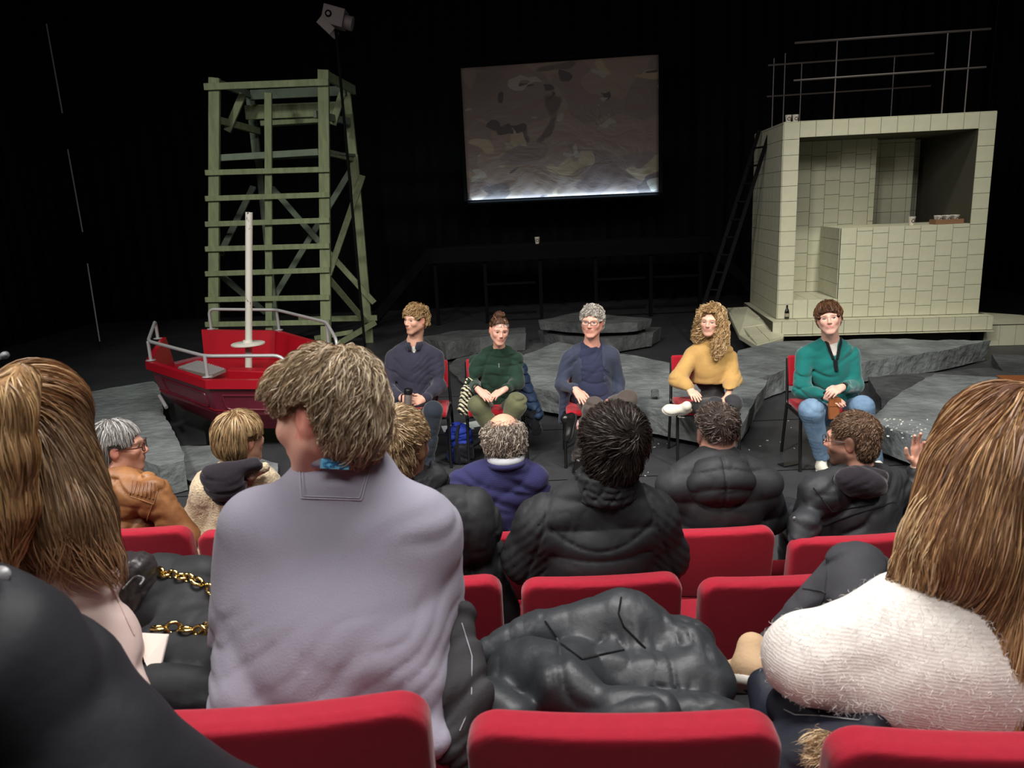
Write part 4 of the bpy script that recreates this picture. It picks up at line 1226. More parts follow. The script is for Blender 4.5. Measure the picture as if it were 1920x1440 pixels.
# ================================================================== THE FIVE CHAIRS ON STAGE
M_seat = mat('red wool upholstery', (178, 30, 44), 0.9, rgb2=(160, 26, 40), noise=0.5, nscale=40, bump=0.25, bscale=420, sheen=0.35, spec=0.2, bdist=0.002)
M_frame = mat('black steel tube', (16, 16, 17), 0.35, spec=0.5)
def stage_chair(loc, rz, label):
    r = empty('stacking_chair', loc, rz, label=label, cat='chair', group='red stacking chairs on the stage')
    # local: faces -Y; origin between the front feet on the floor
    mb = MB(); mb.box((0, .22, .455), (.46, .44, .05)); o = mb.build('seat', M_seat, r, smooth=True, bevel=.022, seg=4)
    mb = MB(); mb.box((0, .475, .70), (.455, .04, .25), Matrix.Rotation(-.14, 3, 'X')); mb.build('backrest', M_seat, r, smooth=True, bevel=.018, seg=4)
    for s in (-1, 1):
        MB().tube([(s * .245, .0, 0), (s * .24, .06, .43)], .0125, 10).build('leg', M_frame, r, smooth=True)
        MB().tube([(s * .245, .50, 0), (s * .24, .42, .43)], .0125, 10).build('leg', M_frame, r, smooth=True)
        MB().tube(round_path([(s * .24, .03, .425), (s * .24, .42, .425), (s * .225, .50, .80)], .05), .0125, 10).build('side_tube', M_frame, r, smooth=True)
    MB().tube([(-.24, .05, .42), (.24, .05, .42)], .011, 8).build('cross_tube', M_frame, r, smooth=True)
    MB().tube([(-.24, .42, .42), (.24, .42, .42)], .011, 8).build('cross_tube', M_frame, r, smooth=True)
    return r
stage_chair((-.78, 6.12, 0), .0, 'red stacking chair under the man in the navy polo jumper')
stage_chair((-.14, 6.12, 0), .05, 'red stacking chair with a dark blue coat hung on its back')
stage_chair((.655, 5.98, 0), -.05, 'red stacking chair under the grey-haired man with glasses')
stage_chair((1.545, 5.87, 0), -.06, 'red stacking chair under the curly-haired woman')
stage_chair((2.45, 5.66, 0), -.06, 'red stacking chair under the young man in the teal fleece')

# ================================================================== THE FIVE SPEAKERS
def P3(*a): return WY(a[0], a[1], a[2])
def PH(px, Y, z=.56):
    p = WY(px, 770, Y); return np.array([p[0], p[1], z])
SK = (214, 164, 142)
def cloth(name, rgb, b=.35, sc=90, sheen=.3, rough=.9, **k):
    return mat(name, rgb, rough, rgb2=tuple(int(v * .86) for v in rgb), noise=.6, nscale=9, bump=b, bscale=sc, sheen=sheen, spec=.15, bdist=.004, **k)

# ---- man in the navy polo jumper
g = fig((785, 860), 6.3, 'young man in a navy polo jumper, holding a flask, first speaker beside the boat')
h = Head(P3(779, 599, 6.36), (-.62, -.76, -.02), (.04, 0, 1), .98)
nb = P3(777, 643, 6.42); sl, sr, hp = P3(736, 671, 6.44), P3(818, 669, 6.44), P3(783, 778, 6.50)
el, er = P3(727, 728, 6.36), P3(824, 724, 6.36); wl, wr = P3(749, 745, 6.10), P3(797, 748, 6.10)
kl, kr = PH(747, 6.0, .53), PH(812, 6.0, .53); al, ar_ = P3(750, 868, 6.05), P3(800, 866, 6.05)
B = Body(.02); add_head(B, h, nb); B.add(cap(nb, hp, .06, .07), .04)
for s_, e_, w_ in ((sl, el, wl), (sr, er, wr)): B.add(cap(nb, s_, .04, .035), .03); limb(B, s_, e_, w_, (.032, .03, .024), .02)
add_hand(B, wl, P3(772, 752, 6.02) - wl, (.7, .2, -.3), (0, -.2, 1), .85); add_hand(B, wr, P3(766, 756, 6.02) - wr, (-.7, .3, -.3), (0, -.2, 1), .85)
for k_, a_ in ((kl, al), (kr, ar_)): limb(B, hp, k_, a_, (.06, .045, .03), .03)
lo, hi = bbox([h.c + [0, 0, .13], h.c, sl, sr, el, er, wl, wr, kl, kr, al, ar_], .12)
sdf_obj('body', B, M_skin, g, lo, hi, .0049, face_cols(h, SK, brow=(120, 92, 62), stub=((150, 112, 84), .45)))
add_eyes(h, g, (-.35, 1, .05), (80, 110, 130))
S = Body(.06); R_, Lh = torso(S, sl, sr, hp, .165, .12, .13, .018, nb=nb, belly=.01, shr_r=.046)
for s_, e_, w_ in ((sl, el, wl), (sr, er, wr)): limb(S, s_, e_, w_ * .93 + e_ * .07, (.062, .054, .043), .035)
S.add(cap(wl * .9 + el * .1, wl * .96 + el * .04, .04, .034), .01); S.add(cap(wr * .9 + er * .1, wr * .96 + er * .04, .04, .034), .01)
S.sub(cap(nb + [0, -.10, -.06], nb + [0, -.02, .10], .032, .058), .012)
S.disp = wrinkle(.011, 9, (1, 1, 1.8)); lo, hi = bbox([sl, sr, el, er, wl, wr, hp], .22)
M_navy = cloth('navy jersey', (52, 52, 66)); j = sdf_obj('jumper', S, M_navy, g, lo, hi, .0075)
def collar(root, nb, m, fw, r=.066, name='collar', open_=.5, **k):
    """a turned-down collar, open at the front"""
    fw = unit(np.asarray(fw, float) * [1, 1, 0]); sd = np.array([fw[1], -fw[0], 0]); B = Body(.012)
    B.add(torus(nb + [0, 0, .012], r, .012), 0); B.add(torus(nb + [0, 0, -.004], r + .012, .012), .02)
    B.sub(cap(nb + fw * .05, nb + fw * .16 + [0, 0, -.02], .022 + open_ * .02), .01)
    for x in (-1, 1): B.add(ell(nb + fw * (r + .010) + sd * x * .036 + [0, 0, -.020], (.024, .012, .028), axes(fw + sd * x * .5, (0, 0, 1) + sd * x * .3)), .02)
    return sdf_obj(name, B, m, root, nb - .15, nb + .1, .005)
M_navyc = cloth('dark navy collar', (44, 44, 57)); collar(g, nb + [0, -.012, -.005], M_navyc, (0, -1, 0), .062, open_=.45)
M_tee = cloth('white tee', (216, 212, 204))
T_ = Body(.01); T_.add(cap(nb + [0, -.042, -.070], nb + [0, -.022, -.01], .028, .050), 0); T_.isect(ell(nb + [0, -.06, -.04], (.04, .05, .06)), .005)
sdf_obj('tee', T_, M_tee, g, nb - .13, nb + .1, .005)
Tr = Body(.04); M_tr1 = cloth('dark blue trousers', (44, 50, 60), .3)
Tr.add(ell(hp + [0, 0, -.03], (.17, .15, .10)), 0)
for k_, a_, s_ in ((kl, al, -1), (kr, ar_, 1)): limb(Tr, hp + [s_ * .08, 0, -.03], k_, a_, (.092, .076, .058), .03)
Tr.disp = wrinkle(.009, 9); lo, hi = bbox([hp, kl, kr, al, ar_], .2); sdf_obj('trousers', Tr, M_tr1, g, lo, hi, .009)
M_shoew = mat('white shoe', (214, 210, 196), .7, bump=.1); M_sole = mat('rubber sole', (200, 196, 186), .7); M_shoeb = mat('black leather shoe', (22, 21, 21), .3, spec=.6); M_soleb = mat('black sole', (16, 16, 16), .7)
for a_ in (al, ar_): shoe(g, (a_[0], a_[1] + .05, 0), (a_[0] - .02, a_[1] - .24, 0), M_shoeb, M_soleb)
S = hair_shell(h, .010, side=.004, fringe=.020)
put_hair(g, h, S, ((128, 100, 68), None), [(120, 92, 60), (176, 146, 104), (150, 120, 82)], 1800, .065, K=8, wid=.0014, dirf=combed(h, fwd=.75, down=.35, side=.3, swirl=.5), lift=.016, jitter=.7, seed=3, hug=.9,
         ok=lambda P, h=h: (h.q(P)[:, 2] > -.04))
# flask
fk = empty('steel_flask', P3(764, 772, 6.0), label='black and grey steel flask held by the man in the navy polo jumper', cat='flask')
MB().lathe([(.026, 0), (.030, .004), (.031, .15), (.030, .152)], 24).build('cup_body', mat('grey metal', (140, 130, 126), .35, metal=.6), fk, smooth=True)
MB().lathe([(.032, .150), (.034, .152), (.034, .185), (.030, .192), (.018, .196), (.012, .196)], 24).build('lid', M_frame, fk, smooth=True)
MB().tube(round_path([(-.031, -.012, .15), (-.05, -.02, .145), (-.05, -.02, .03), (-.03, -.01, .02)], .02), .006, 8).build('handle', M_frame, fk, smooth=True)
fk.rotation_euler = (.05, .12, 0)

# ---- woman in the green jumper
g = fig((935, 860), 6.3, 'woman in a dark green half-zip jumper with a bun and glasses on her hair')
h = Head(P3(936, 619, 6.22), (.20, -.96, -.16), (.10, 0, 1), .93)
nb = P3(936, 657, 6.33); sl, sr, hp = P3(893, 676, 6.38), P3(968, 673, 6.38), P3(932, 772, 6.48)
el, er = P3(887, 722, 6.28), P3(970, 719, 6.28); wl, wr = P3(896, 730, 6.06), P3(945, 731, 6.06)
kl, kr = PH(896, 6.08, .54), PH(968, 6.08, .54)
B = Body(.02); add_head(B, h, nb, True, .047); B.add(cap(nb, hp, .05, .06), .04)
for s_, e_, w_ in ((sl, el, wl), (sr, er, wr)): B.add(cap(nb, s_, .035, .03), .03); limb(B, s_, e_, w_, (.028, .027, .021), .02)
add_hand(B, wl, P3(914, 746, 5.99) - wl, (.1, .5, -1), (1, -.1, .3), .28, s=.93); add_hand(B, wr, P3(916, 747, 5.97) - wr, (0, .5, -1), (-1, -.1, .3), .5, s=.93)
ak, ak2 = P3(925, 868, 6.12), P3(962, 862, 6.2)
for k_, a_ in ((kl, ak2), (kr, ak)): limb(B, hp, k_, a_, (.055, .04, .028), .03)
lo, hi = bbox([h.c + [0, 0, .13], h.c, sl, sr, el, er, wl, wr, kl, kr, ak, ak2], .12)
sdf_obj('body', B, M_skin, g, lo, hi, .0049, face_cols(h, (222, 168, 148), lip=(180, 92, 84), brow=(96, 66, 50)))
add_eyes(h, g, (.25, 1, .15), (80, 74, 60))
S = Body(.06); torso(S, sl, sr, hp, .15, .115, .12, .018, nb=nb, shr_r=.042, hipw=.16)
for s_, e_, w_ in ((sl, el, wl), (sr, er, wr)): limb(S, s_, e_, w_ * .78 + e_ * .22, (.056, .050, .040), .035)
S.add(torus(nb + [0, -.004, .010], .055, .016, sy=.95), .02)
S.disp = wrinkle(.010, 10, (1, 1, 1.6), 4); lo, hi = bbox([sl, sr, el, er, wl, wr, hp], .22)
M_green = cloth('dark green fleece', (34, 56, 44), .4, 120); sdf_obj('jumper', S, M_green, g, lo, hi, .0072)
T_ = Body(.01); T_.add(cap(nb + [.0, -.035, -.09], nb + [0, -.012, .035], .022, .052), 0).isect(ell(nb + [.0, -.06, -.02], (.05, .06, .08)), .004); M_roll = cloth('black roll neck', (18, 18, 20))
sdf_obj('roll_neck', T_, M_roll, g, nb - .16, nb + .12, .005)
zp = nb + np.array([-.006, -.128, -.085]); MB().beam(zp, zp + [0, .012, -.035], .007, .003).build('zip_pull', M_steel, g, world=True)
for e_, w_ in ((el, wl), (er, wr)):
    c_ = Body(.01); a_ = w_ * .74 + e_ * .26; b_ = w_ * .82 + e_ * .18; c_.add(cap(a_, b_, .040, .037), 0); sdf_obj('cuff', c_, M_roll, g, np.minimum(a_, b_) - .06, np.maximum(a_, b_) + .06, .006)
wb = wl + unit(P3(914, 746, 5.99) - wl) * -.02; MB().lathe([(.028, -.004), (.030, 0), (.028, .004)], 18, wb, Matrix(axes(P3(914, 746, 5.99) - wl)[:, [0, 2, 1]].tolist())).build('hair_band', M_roll, g, world=True)
Tr = Body(.04); M_olive = cloth('olive cotton trousers', (98, 100, 74), .3)
Tr.add(ell(hp + [0, 0, -.03], (.17, .15, .10)), 0)
limb(Tr, hp + [-.07, 0, -.01], kl, ak2, (.095, .080, .060), .03); limb(Tr, hp + [.07, 0, -.04], kr, ak, (.095, .080, .058), .03)
Tr.disp = wrinkle(.012, 11, (1, 1, 1.4), 2); lo, hi = bbox([hp, kl, kr, ak, P3(948, 858, 6.12)], .2); sdf_obj('trousers', Tr, M_olive, g, lo, hi, .008)
for a_ in (ak, P3(950, 858, 6.16)): shoe(g, (a_[0], a_[1] + .05, 0.0), (a_[0] - .03, a_[1] - .19, 0.0), M_shoeb, M_soleb)
S = Body(.02); h.E(S, 0, -.022, .036, .079, .098, .090, k=0); h.E(S, 0, .118, -.030, .066, .085, .088, k=.014, op='-')
for x in (-1, 1): h.E(S, x * .085, .012, -.040, .030, .040, .045, k=.012, op='-')
S.isect(ell(h.L(0, -.02, .05), np.array([.14, .16, .125]) * h.s, h.R), .01); h.E(S, .012, -.01, .135, .040, .036, .034, k=.016); h.E(S, -.018, .012, .14, .02, .03, .02, k=.012)
put_hair(g, h, S, ((74, 50, 36), None), [(60, 40, 30), (120, 84, 62), (86, 58, 42)], 800, .08, K=8, wid=.0014, rad=.2, dirf=lambda P, h=h: (h.L(0, -.02, .15) - P), lift=.004, jitter=.02, seed=4, avoid=None)
add_glasses(h, g, M_frame, up=.078, tilt=.2)

# ---- grey-haired man with glasses
g = fig((1105, 860), 6.2, 'grey-haired man with black glasses in an open blue cardigan, legs crossed')
h = Head(P3(1110, 603, 6.18), (-.30, -.95, .0), (.03, 0, 1), 1.04)
nb = P3(1109, 648, 6.25); sl, sr, hp = P3(1066, 670, 6.27), P3(1148, 668, 6.27), P3(1112, 768, 6.32)
el, er = P3(1052, 722, 6.22), P3(1160, 716, 6.30); wl, wr = P3(1078, 729, 6.00), P3(1164, 742, 6.24)
kl, al = PH(1114, 5.86, .54), P3(1084, 858, 6.02); kr, ar_ = PH(1178, 5.98, .56), P3(1085, 800, 5.92)
B = Body(.02); add_head(B, h, nb, False, .060, .006); B.add(cap(nb, hp, .06, .08), .04)
for s_, e_, w_ in ((sl, el, wl), (sr, er, wr)): B.add(cap(nb, s_, .04, .035), .03); limb(B, s_, e_, w_, (.032, .03, .024), .02)
add_hand(B, wl, P3(1094, 751, 5.90) - wl, (0, .55, -1), (1, -.2, 0), .18, .35, 1.08); add_hand(B, wr, P3(1172, 758, 6.22) - wr, (-1, 0, 0), (0, -1, 0), .3)
limb(B, hp, kl, al, (.06, .045, .03), .03); limb(B, hp, kr, ar_, (.06, .045, .03), .03)
lo, hi = bbox([h.c + [0, 0, .13], h.c, sl, sr, el, er, wl, wr, kl, kr, al, ar_], .12)
sdf_obj('body', B, M_skin, g, lo, hi, .0049, face_cols(h, (222, 164, 144), brow=(150, 120, 104), red=(204, 112, 96)))
add_eyes(h, g, (-.3, 1, .02), (88, 104, 116)); add_glasses(h, g, M_frame, wd=.026, ht=.015, r=.0022)
S = Body(.06); torso(S, sl, sr, hp, .165, .125, .14, .008, nb=nb, belly=.02, shr_r=.042); S.disp = wrinkle(.009, 10, (1, 1, 2.4), 7); lo, hi = bbox([sl, sr, hp], .22)
S.sub(cap(nb + [0, -.045, .040], nb + [0, -.03, .13], .040, .060), .01)
M_tee2 = cloth('navy tee shirt', (50, 54, 78)); sdf_obj('tee_shirt', S, M_tee2, g, lo, hi, .007)
S = Body(.05); torso(S, sl, sr, hp + [0, .02, 0], .175, .13, .145, .022, nb=nb, belly=.0, shr_r=.046)
mid = (sl + sr) / 2; S.sub(rbox(mid + [.005, -.20, -.25], (.085, .20, .50), .03), .015)
S.sub(cap(nb + [0, -.06, .035], nb + [0, -.02, .13], .052, .066), .01)
for s_, e_, w_ in ((sl, el, wl), (sr, er, wr)): limb(S, s_, e_, w_ * .95 + e_ * .05, (.062, .053, .042), .035)
S.add(cap(P3(1060, 735, 6.22), P3(1052, 790, 6.18), .055, .022), .04)
S.disp = wrinkle(.012, 9, (1, 1, 1.6), 11); lo, hi = bbox([sl, sr, el, er, wl, wr, hp, P3(1052, 790, 6.18)], .2)
M_card2 = cloth('slate blue cardigan', (58, 64, 82)); sdf_obj('cardigan', S, M_card2, g, lo, hi, .0075)
Tr = Body(.04); M_brown = cloth('brown grey trousers', (84, 76, 72), .25)
Tr.add(ell(hp + [0, 0, -.03], (.18, .16, .10)), 0); limb(Tr, hp + [-.07, 0, -.0], kl, al, (.095, .078, .056), .03); limb(Tr, hp + [.08, 0, -.02], kr, ar_ + [.05, 0, .02], (.095, .076, .056), .03)
Tr.disp = wrinkle(.009, 10, (1, 1, 1.6), 5); lo, hi = bbox([hp, kl, kr, al, ar_], .2); sdf_obj('trousers', Tr, M_brown, g, lo, hi, .0078)
shoe(g, al + [.01, .04, -.105], al + [-.03, -.20, -.085], M_shoeb, M_soleb)
shoe(g, P3(1080, 778, 5.93), P3(1066, 830, 5.86), M_shoeb, M_soleb, up=(-.8, -.5, .2))
k_ = Body(.01); k_.add(cap(ar_ + [.02, 0, .01], P3(1076, 793, 5.92), .034, .032), 0); sdf_obj('sock', k_, mat('pink sock', (198, 160, 158), .9), g, ar_ - .1, ar_ + .1, .006)
S = hair_shell(h, .012, side=-.004, fringe=.028)
put_hair(g, h, S, ((140, 134, 126), None), [(120, 116, 110), (206, 200, 190), (166, 160, 152)], 1800, .045, K=8, wid=.0013, dirf=combed(h, fwd=-.2, down=.3, swirl=.4), lift=.008, jitter=.5, curl=.005, curlf=150, seed=6,
         ok=lambda P, h=h: h.q(P)[:, 2] > -.05)

# ---- curly-haired woman in the mustard jumper
g = fig((1345, 860), 6.1, 'woman with long curly blonde hair in a mustard roll-neck jumper')
h = Head(P3(1332, 601, 6.06), (-.46, -.88, -.06), (.05, 0, 1), .95)
nb = P3(1334, 645, 6.12); sl, sr, hp = P3(1296, 668, 6.14), P3(1366, 668, 6.14), P3(1334, 762, 6.20)
el, er = P3(1271, 712, 6.05), P3(1374, 715, 6.05); wl, wr = P3(1292, 728, 5.90), P3(1364, 744, 5.84)
kl, kr = PH(1340, 5.74, .54), PH(1374, 5.78, .54)
B = Body(.02); add_head(B, h, nb, True, .047); B.add(cap(nb, hp, .05, .06), .04)
for s_, e_, w_ in ((sl, el, wl), (sr, er, wr)): B.add(cap(nb, s_, .035, .03), .03); limb(B, s_, e_, w_, (.028, .027, .021), .02)
add_hand(B, wl, P3(1304, 745, 5.80) - wl, (0, .5, -1), (1, -.2, 0), .15, .4, .95); add_hand(B, wr, P3(1360, 758, 5.76) - wr, (0, .5, -1), (-1, -.3, 0), .15, .4, .95)
al, ar_ = P3(1290, 768, 5.9), P3(1352, 860, 5.95); limb(B, hp, kl, al, (.055, .04, .028), .03); limb(B, hp, kr, ar_, (.055, .04, .028), .03)
lo, hi = bbox([h.c + [0, 0, .13], h.c, sl, sr, el, er, wl, wr, kl, kr, al, ar_], .12)
sdf_obj('body', B, M_skin, g, lo, hi, .0049, face_cols(h, (228, 178, 156), lip=(196, 112, 104), brow=(140, 104, 74)))
add_eyes(h, g, (-.3, 1, -.25), (90, 100, 100), closed=True)
S = Body(.06); torso(S, sl, sr, P3(1334, 745, 6.20), .155, .12, .125, .02, nb=nb, shr_r=.042, hipw=.15)
for s_, e_, w_ in ((sl, el, wl), (sr, er, wr)): limb(S, s_, e_, w_ * .9 + e_ * .1, (.058, .068, .048), .035); S.add(cap(e_ * .6 + w_ * .4 + [0, 0, -.01], e_ * .4 + w_ * .6, .062, .052), .03)
S.add(torus(nb + [0, -.004, .018], .055, .026, sy=.95), .015); S.add(torus(nb + [0, -.004, .035], .052, .018, sy=.95), .008)
S.isect(rbox(P3(1334, 640, 6.1) + [0, 0, 0], (.8, .8, .345), .02), .02)
S.disp = wrinkle(.013, 8, (1, 1, 1.3), 21); lo, hi = bbox([sl, sr, el, er, wl, wr, hp], .22)
M_must = cloth('mustard knit', (190, 152, 92), .4, 130); sdf_obj('jumper', S, M_must, g, lo, hi, .0072)
Tr = Body(.04); M_dj = cloth('dark grey denim', (58, 58, 60), .3)
torso(Tr, P3(1315, 715, 6.20), P3(1352, 715, 6.20), hp + [0, 0, -.04], .135, .11, .12, .0, shr_r=.06); limb(Tr, hp + [-.09, 0, -.02], kl, al + [.04, 0, .01], (.085, .068, .05), .03); limb(Tr, hp + [.09, 0, -.02], kr, ar_, (.085, .068, .05), .03)
Tr.disp = wrinkle(.007, 10); lo, hi = bbox([hp, kl, kr, al, ar_, P3(1334, 715, 6.20)], .2); sdf_obj('jeans', Tr, M_dj, g, lo, hi, .0078)
MB().box(P3(1329, 719, 6.05), (.012, .004, .028)).build('belt_loop', M_dj, g, world=True)
shoe(g, P3(1289, 772, 5.86), P3(1241, 771, 5.80), M_shoew, M_sole, .042, up=(-.1, -.75, .65)); shoe(g, (ar_[0], ar_[1] + .05, 0), (ar_[0], ar_[1] - .2, 0), M_shoew, M_sole)
lc = MB()
for d in (0, .012): lc.tube([P3(1276, 773, 5.83), P3(1271 + d * 300, 782, 5.80), P3(1275 + d * 700, 783, 5.80)], .002, 6)
lc.build('lace', M_sole, g, world=True)
S = Body(.03); h.E(S, 0, -.025, .038, .100, .108, .100, k=0); h.E(S, .0, -.055, -.07, .105, .075, .13, k=.04)
S.add(cap(h.L(-.085, -.02, -.05), h.L(-.100, .015, -.20), .040, .045), .04); S.add(cap(h.L(.085, -.03, -.05), h.L(.10, -.01, -.15), .036, .034), .04)
S.add(cap(h.L(-.08, .01, -.10), h.L(-.070, .07, -.27), .032, .022), .04)
h.E(S, -.006, .120, -.040, .066, .098, .122, k=.012, op='-')
S.disp = lambda P: -.012 * noise3(P, 30) - .008 * noise3(P, 60)
dn = lambda P, h=h: np.stack([(P[:, 0] - h.c[0]) * 3, (P[:, 1] - h.c[1]) * 2, -np.ones(len(P))], 1)
put_hair(g, h, S, ((122, 92, 58), None), [(120, 90, 58), (226, 196, 148), (176, 142, 98), (206, 172, 124)], 2600, .16, K=22, wid=.0013, rad=.32, dirf=dn, lift=.012, jitter=.25, curl=.015, curlf=110, seed=8, clump=.35, avoid=lambda P, h=h: (h.q(P)[:, 1] > .052) & (np.abs(h.q(P)[:, 0]) < .056) & (h.q(P)[:, 2] < .084) & (h.q(P)[:, 2] > -.14),
         ok=lambda P, h=h: ~((h.q(P)[:, 1] > .05) & (np.abs(h.q(P)[:, 0]) < .05) & (h.q(P)[:, 2] < .07)))

# ---- young man in green
g = fig((1560, 860), 5.9, 'young man with a brown fringe in a teal fleece and light blue jeans')
h = Head(P3(1554, 597, 5.80), (-.36, -.92, .10), (-.16, 0, 1), 1.0)
nb = P3(1557, 641, 5.90); sl, sr, hp = P3(1508, 668, 5.92), P3(1596, 666, 5.92), P3(1562, 768, 5.98)
el, er = P3(1503, 730, 5.80), P3(1603, 722, 5.82); wl, wr = P3(1545, 742, 5.60), P3(1580, 726, 5.58)
kl, kr = PH(1521, 5.52, .53), PH(1616, 5.56, .53); al, ar_ = P3(1541, 852, 5.64), P3(1640, 862, 5.7)
B = Body(.02); add_head(B, h, nb); B.add(cap(nb, hp, .06, .07), .04)
for s_, e_, w_ in ((sl, el, wl), (sr, er, wr)): B.add(cap(nb, s_, .04, .035), .03); limb(B, s_, e_, w_, (.032, .03, .024), .02)
add_hand(B, wl, P3(1574, 753, 5.54) - wl, (.1, .6, -1), (.4, 0, 1), .3, s=1.02); add_hand(B, wr, P3(1555, 737, 5.50) - wr, (-.1, .6, -1), (-.2, 0, 1), .55, s=1.02)
for k_, a_ in ((kl, al), (kr, ar_)): limb(B, hp, k_, a_, (.06, .045, .03), .03)
lo, hi = bbox([h.c + [0, 0, .13], h.c, sl, sr, el, er, wl, wr, kl, kr, al, ar_], .12)
sdf_obj('body', B, M_skin, g, lo, hi, .0049, face_cols(h, (224, 176, 158), lip=(184, 104, 98), brow=(84, 56, 40)))
add_eyes(h, g, (-.35, 1, .15), (84, 96, 96))
S = Body(.06); torso(S, sl, sr, hp, .175, .125, .135, .022, nb=nb, belly=.015, shr_r=.046)
for s_, e_, w_ in ((sl, el, wl), (sr, er, wr)): limb(S, s_, e_, w_ * .88 + e_ * .12, (.066, .060, .047), .035)
S.add(torus(nb + [0, -.0, .012], .064, .018, sy=.95), .015)
S.sub(cap(nb + [-.004, -.15, -.10], nb + [0, -.05, .08], .010, .046), .008)
S.disp = wrinkle(.015, 8, (1, 1, 1.5), 31); lo, hi = bbox([sl, sr, el, er, wl, wr, hp], .24)
M_teal = cloth('teal fleece', (26, 106, 102), .45, 160, .5); sdf_obj('fleece', S, M_teal, g, lo, hi, .0072)
T_ = Body(.01); T_.add(cap(nb + [0, -.065, -.085], nb + [0, -.030, -.01], .026, .050), 0); sdf_obj('tee', T_, M_tee, g, nb - .2, nb + .1, .006)
M_blk = cloth('black placket', (20, 22, 24))
for s_ in (-1, 1):
    q_ = proj(S, [nb + [s_ * .058 - .0, -.030, .030], nb + [s_ * .052, -.07, .0], nb + [s_ * .038, -.12, -.05], nb + [s_ * .018, -.15, -.10]], .004)
    MB().tube(list(q_), [.011, .012, .012, .011], 8).build('placket', M_blk, g, smooth=True, world=True)
q_ = proj(S, [nb + [.0, -.16, -.10], nb + [0, -.18, -.14], nb + [0, -.18, -.19]], .002); MB().tube(list(q_), [.017, .017, .015], 8).build('placket', M_blk, g, smooth=True, world=True)
for e_, w_ in ((el, wl), (er, wr)):
    c_ = Body(.01); a_ = w_ * .90 + e_ * .10; b_ = w_ * .96 + e_ * .04; c_.add(cap(a_, b_, .037, .034), 0); sdf_obj('cuff', c_, M_blk, g, np.minimum(a_, b_) - .06, np.maximum(a_, b_) + .06, .006)
Tr = Body(.04); M_jean = mat('pale blue denim', (122, 150, 176), .85, rgb2=(84, 110, 140), noise=.8, nscale=7, bump=.25, bscale=90, spec=.2, bdist=.004)
Tr.add(ell(hp + [0, 0, -.03], (.18, .16, .10)), 0)
for k_, a_, s_ in ((kl, al, -1), (kr, ar_, 1)): limb(Tr, hp + [s_ * .085, 0, -.03], k_, a_, (.098, .084, .062), .03)
Tr.disp = wrinkle(.006, 12, (1, 1, 1.8), 3); lo, hi = bbox([hp, kl, kr, al, ar_], .2); sdf_obj('jeans', Tr, M_jean, g, lo, hi, .008)
for a_ in (al, ar_): shoe(g, (a_[0] + .0, a_[1] + .05, 0), (a_[0] - .01, a_[1] - .25, 0), M_shoew, M_sole, .043)
S = hair_shell(h, .013, side=.010, fringe=.012, back=-.02, vol=(1.04, 1.02, 1.03))
put_hair(g, h, S, ((70, 46, 32), None), [(54, 36, 26), (116, 80, 56), (80, 54, 38)], 2200, .075, K=9, wid=.0013, dirf=combed(h, fwd=.9, down=.5, side=-.25, swirl=.2), lift=.009, jitter=.4, seed=9,
         ok=lambda P, h=h: h.q(P)[:, 2] > -.03)
pc = empty('leather_pouch', P3(1563, 778, 5.55), label='brown leather pouch held between the knees of the young man in the teal fleece', cat='pouch')
MB().box((0, 0, .05), (.085, .035, .17)).build('pouch_body', M_book, pc, bevel=.012, smooth=True); MB().box((0, -.019, .10), (.086, .004, .06)).build('flap', M_book, pc, bevel=.002)

# ================================================================== THINGS ROUND THE CHAIRS
ph = empty('smartphone', WZ(1480, 871, 0), .35, label='black smartphone lying on the floor beside the chair of the man in teal', cat='phone')
MB().box((0, 0, .0045), (.165, .085, .009)).build('case', M_frame, ph, bevel=.003); MB().box((0, 0, .0092), (.152, .074, .0006)).build('screen', mat('phone glass', (20, 22, 24), .3, spec=.3), ph)
gl = empty('drinking_glass', WZ(1228, 747, .30), label='empty drinking glass standing on the large rock slab', cat='glass')
M_gl = bpy.data.materials.new('clear glass'); M_gl.use_nodes = True; _b = M_gl.node_tree.nodes['Principled BSDF']; _b.inputs['Transmission Weight'].default_value = 1; _b.inputs['Roughness'].default_value = .02; _b.inputs['IOR'].default_value = 1.4
MB().lathe([(.025, 0), (.034, .002), (.038, .03), (.034, .075), (.031, .08), (.029, .078), (.034, .04), (.030, .008)], 24).build('tumbler', M_gl, gl, smooth=True)
# folded papers lying on the floor
pa = empty('paper_sheet', WZ(858, 802, 0), .2, label='white paper sheets on the floor behind the blue rucksack', cat='paper')
MB().box((0, 0, .002), (.30, .21, .003)).box((.16, .04, .006), (.28, .2, .003), Matrix.Rotation(.3, 3, 'Z')).build('sheet', mat('white paper', (196, 204, 200), .7), pa)
# rucksack
M_blue = cloth('royal blue nylon', (36, 56, 150), .3, 60, .1, .6); M_blueb = cloth('black nylon', (24, 26, 32), .3, 60, .1, .6)
c = WZ(864, 868, 0); rk = empty('rucksack', c, label='blue and black rucksack on the floor between the first two chairs', cat='bag')
S = Body(.04); S.add(rbox(c + [0, .05, .15], (.11, .07, .15), .05), 0).add(ell(c + [-.01, .05, .26], (.085, .06, .09)), .05); S.disp = wrinkle(.014, 14)
sdf_obj('bag_body', S, M_blue, rk, c - [.22, .16, .02], c + [.22, .24, .42], .008)
S = Body(.03); S.add(rbox(c + [.03, -.03, .09], (.085, .04, .09), .035), 0); S.disp = wrinkle(.012, 16, seed=3); sdf_obj('front_pocket', S, M_blueb, rk, c - [.14, .12, .02], c + [.2, .1, .24], .008)
for x in (-.075, .0): MB().tube(round_path([c + [x, .0, .33], c + [x - .02, -.06, .25], c + [x - .01, -.08, .1], c + [x, -.05, .01]], .08), .013, 8).build('strap', M_blueb, rk, smooth=True, world=True)
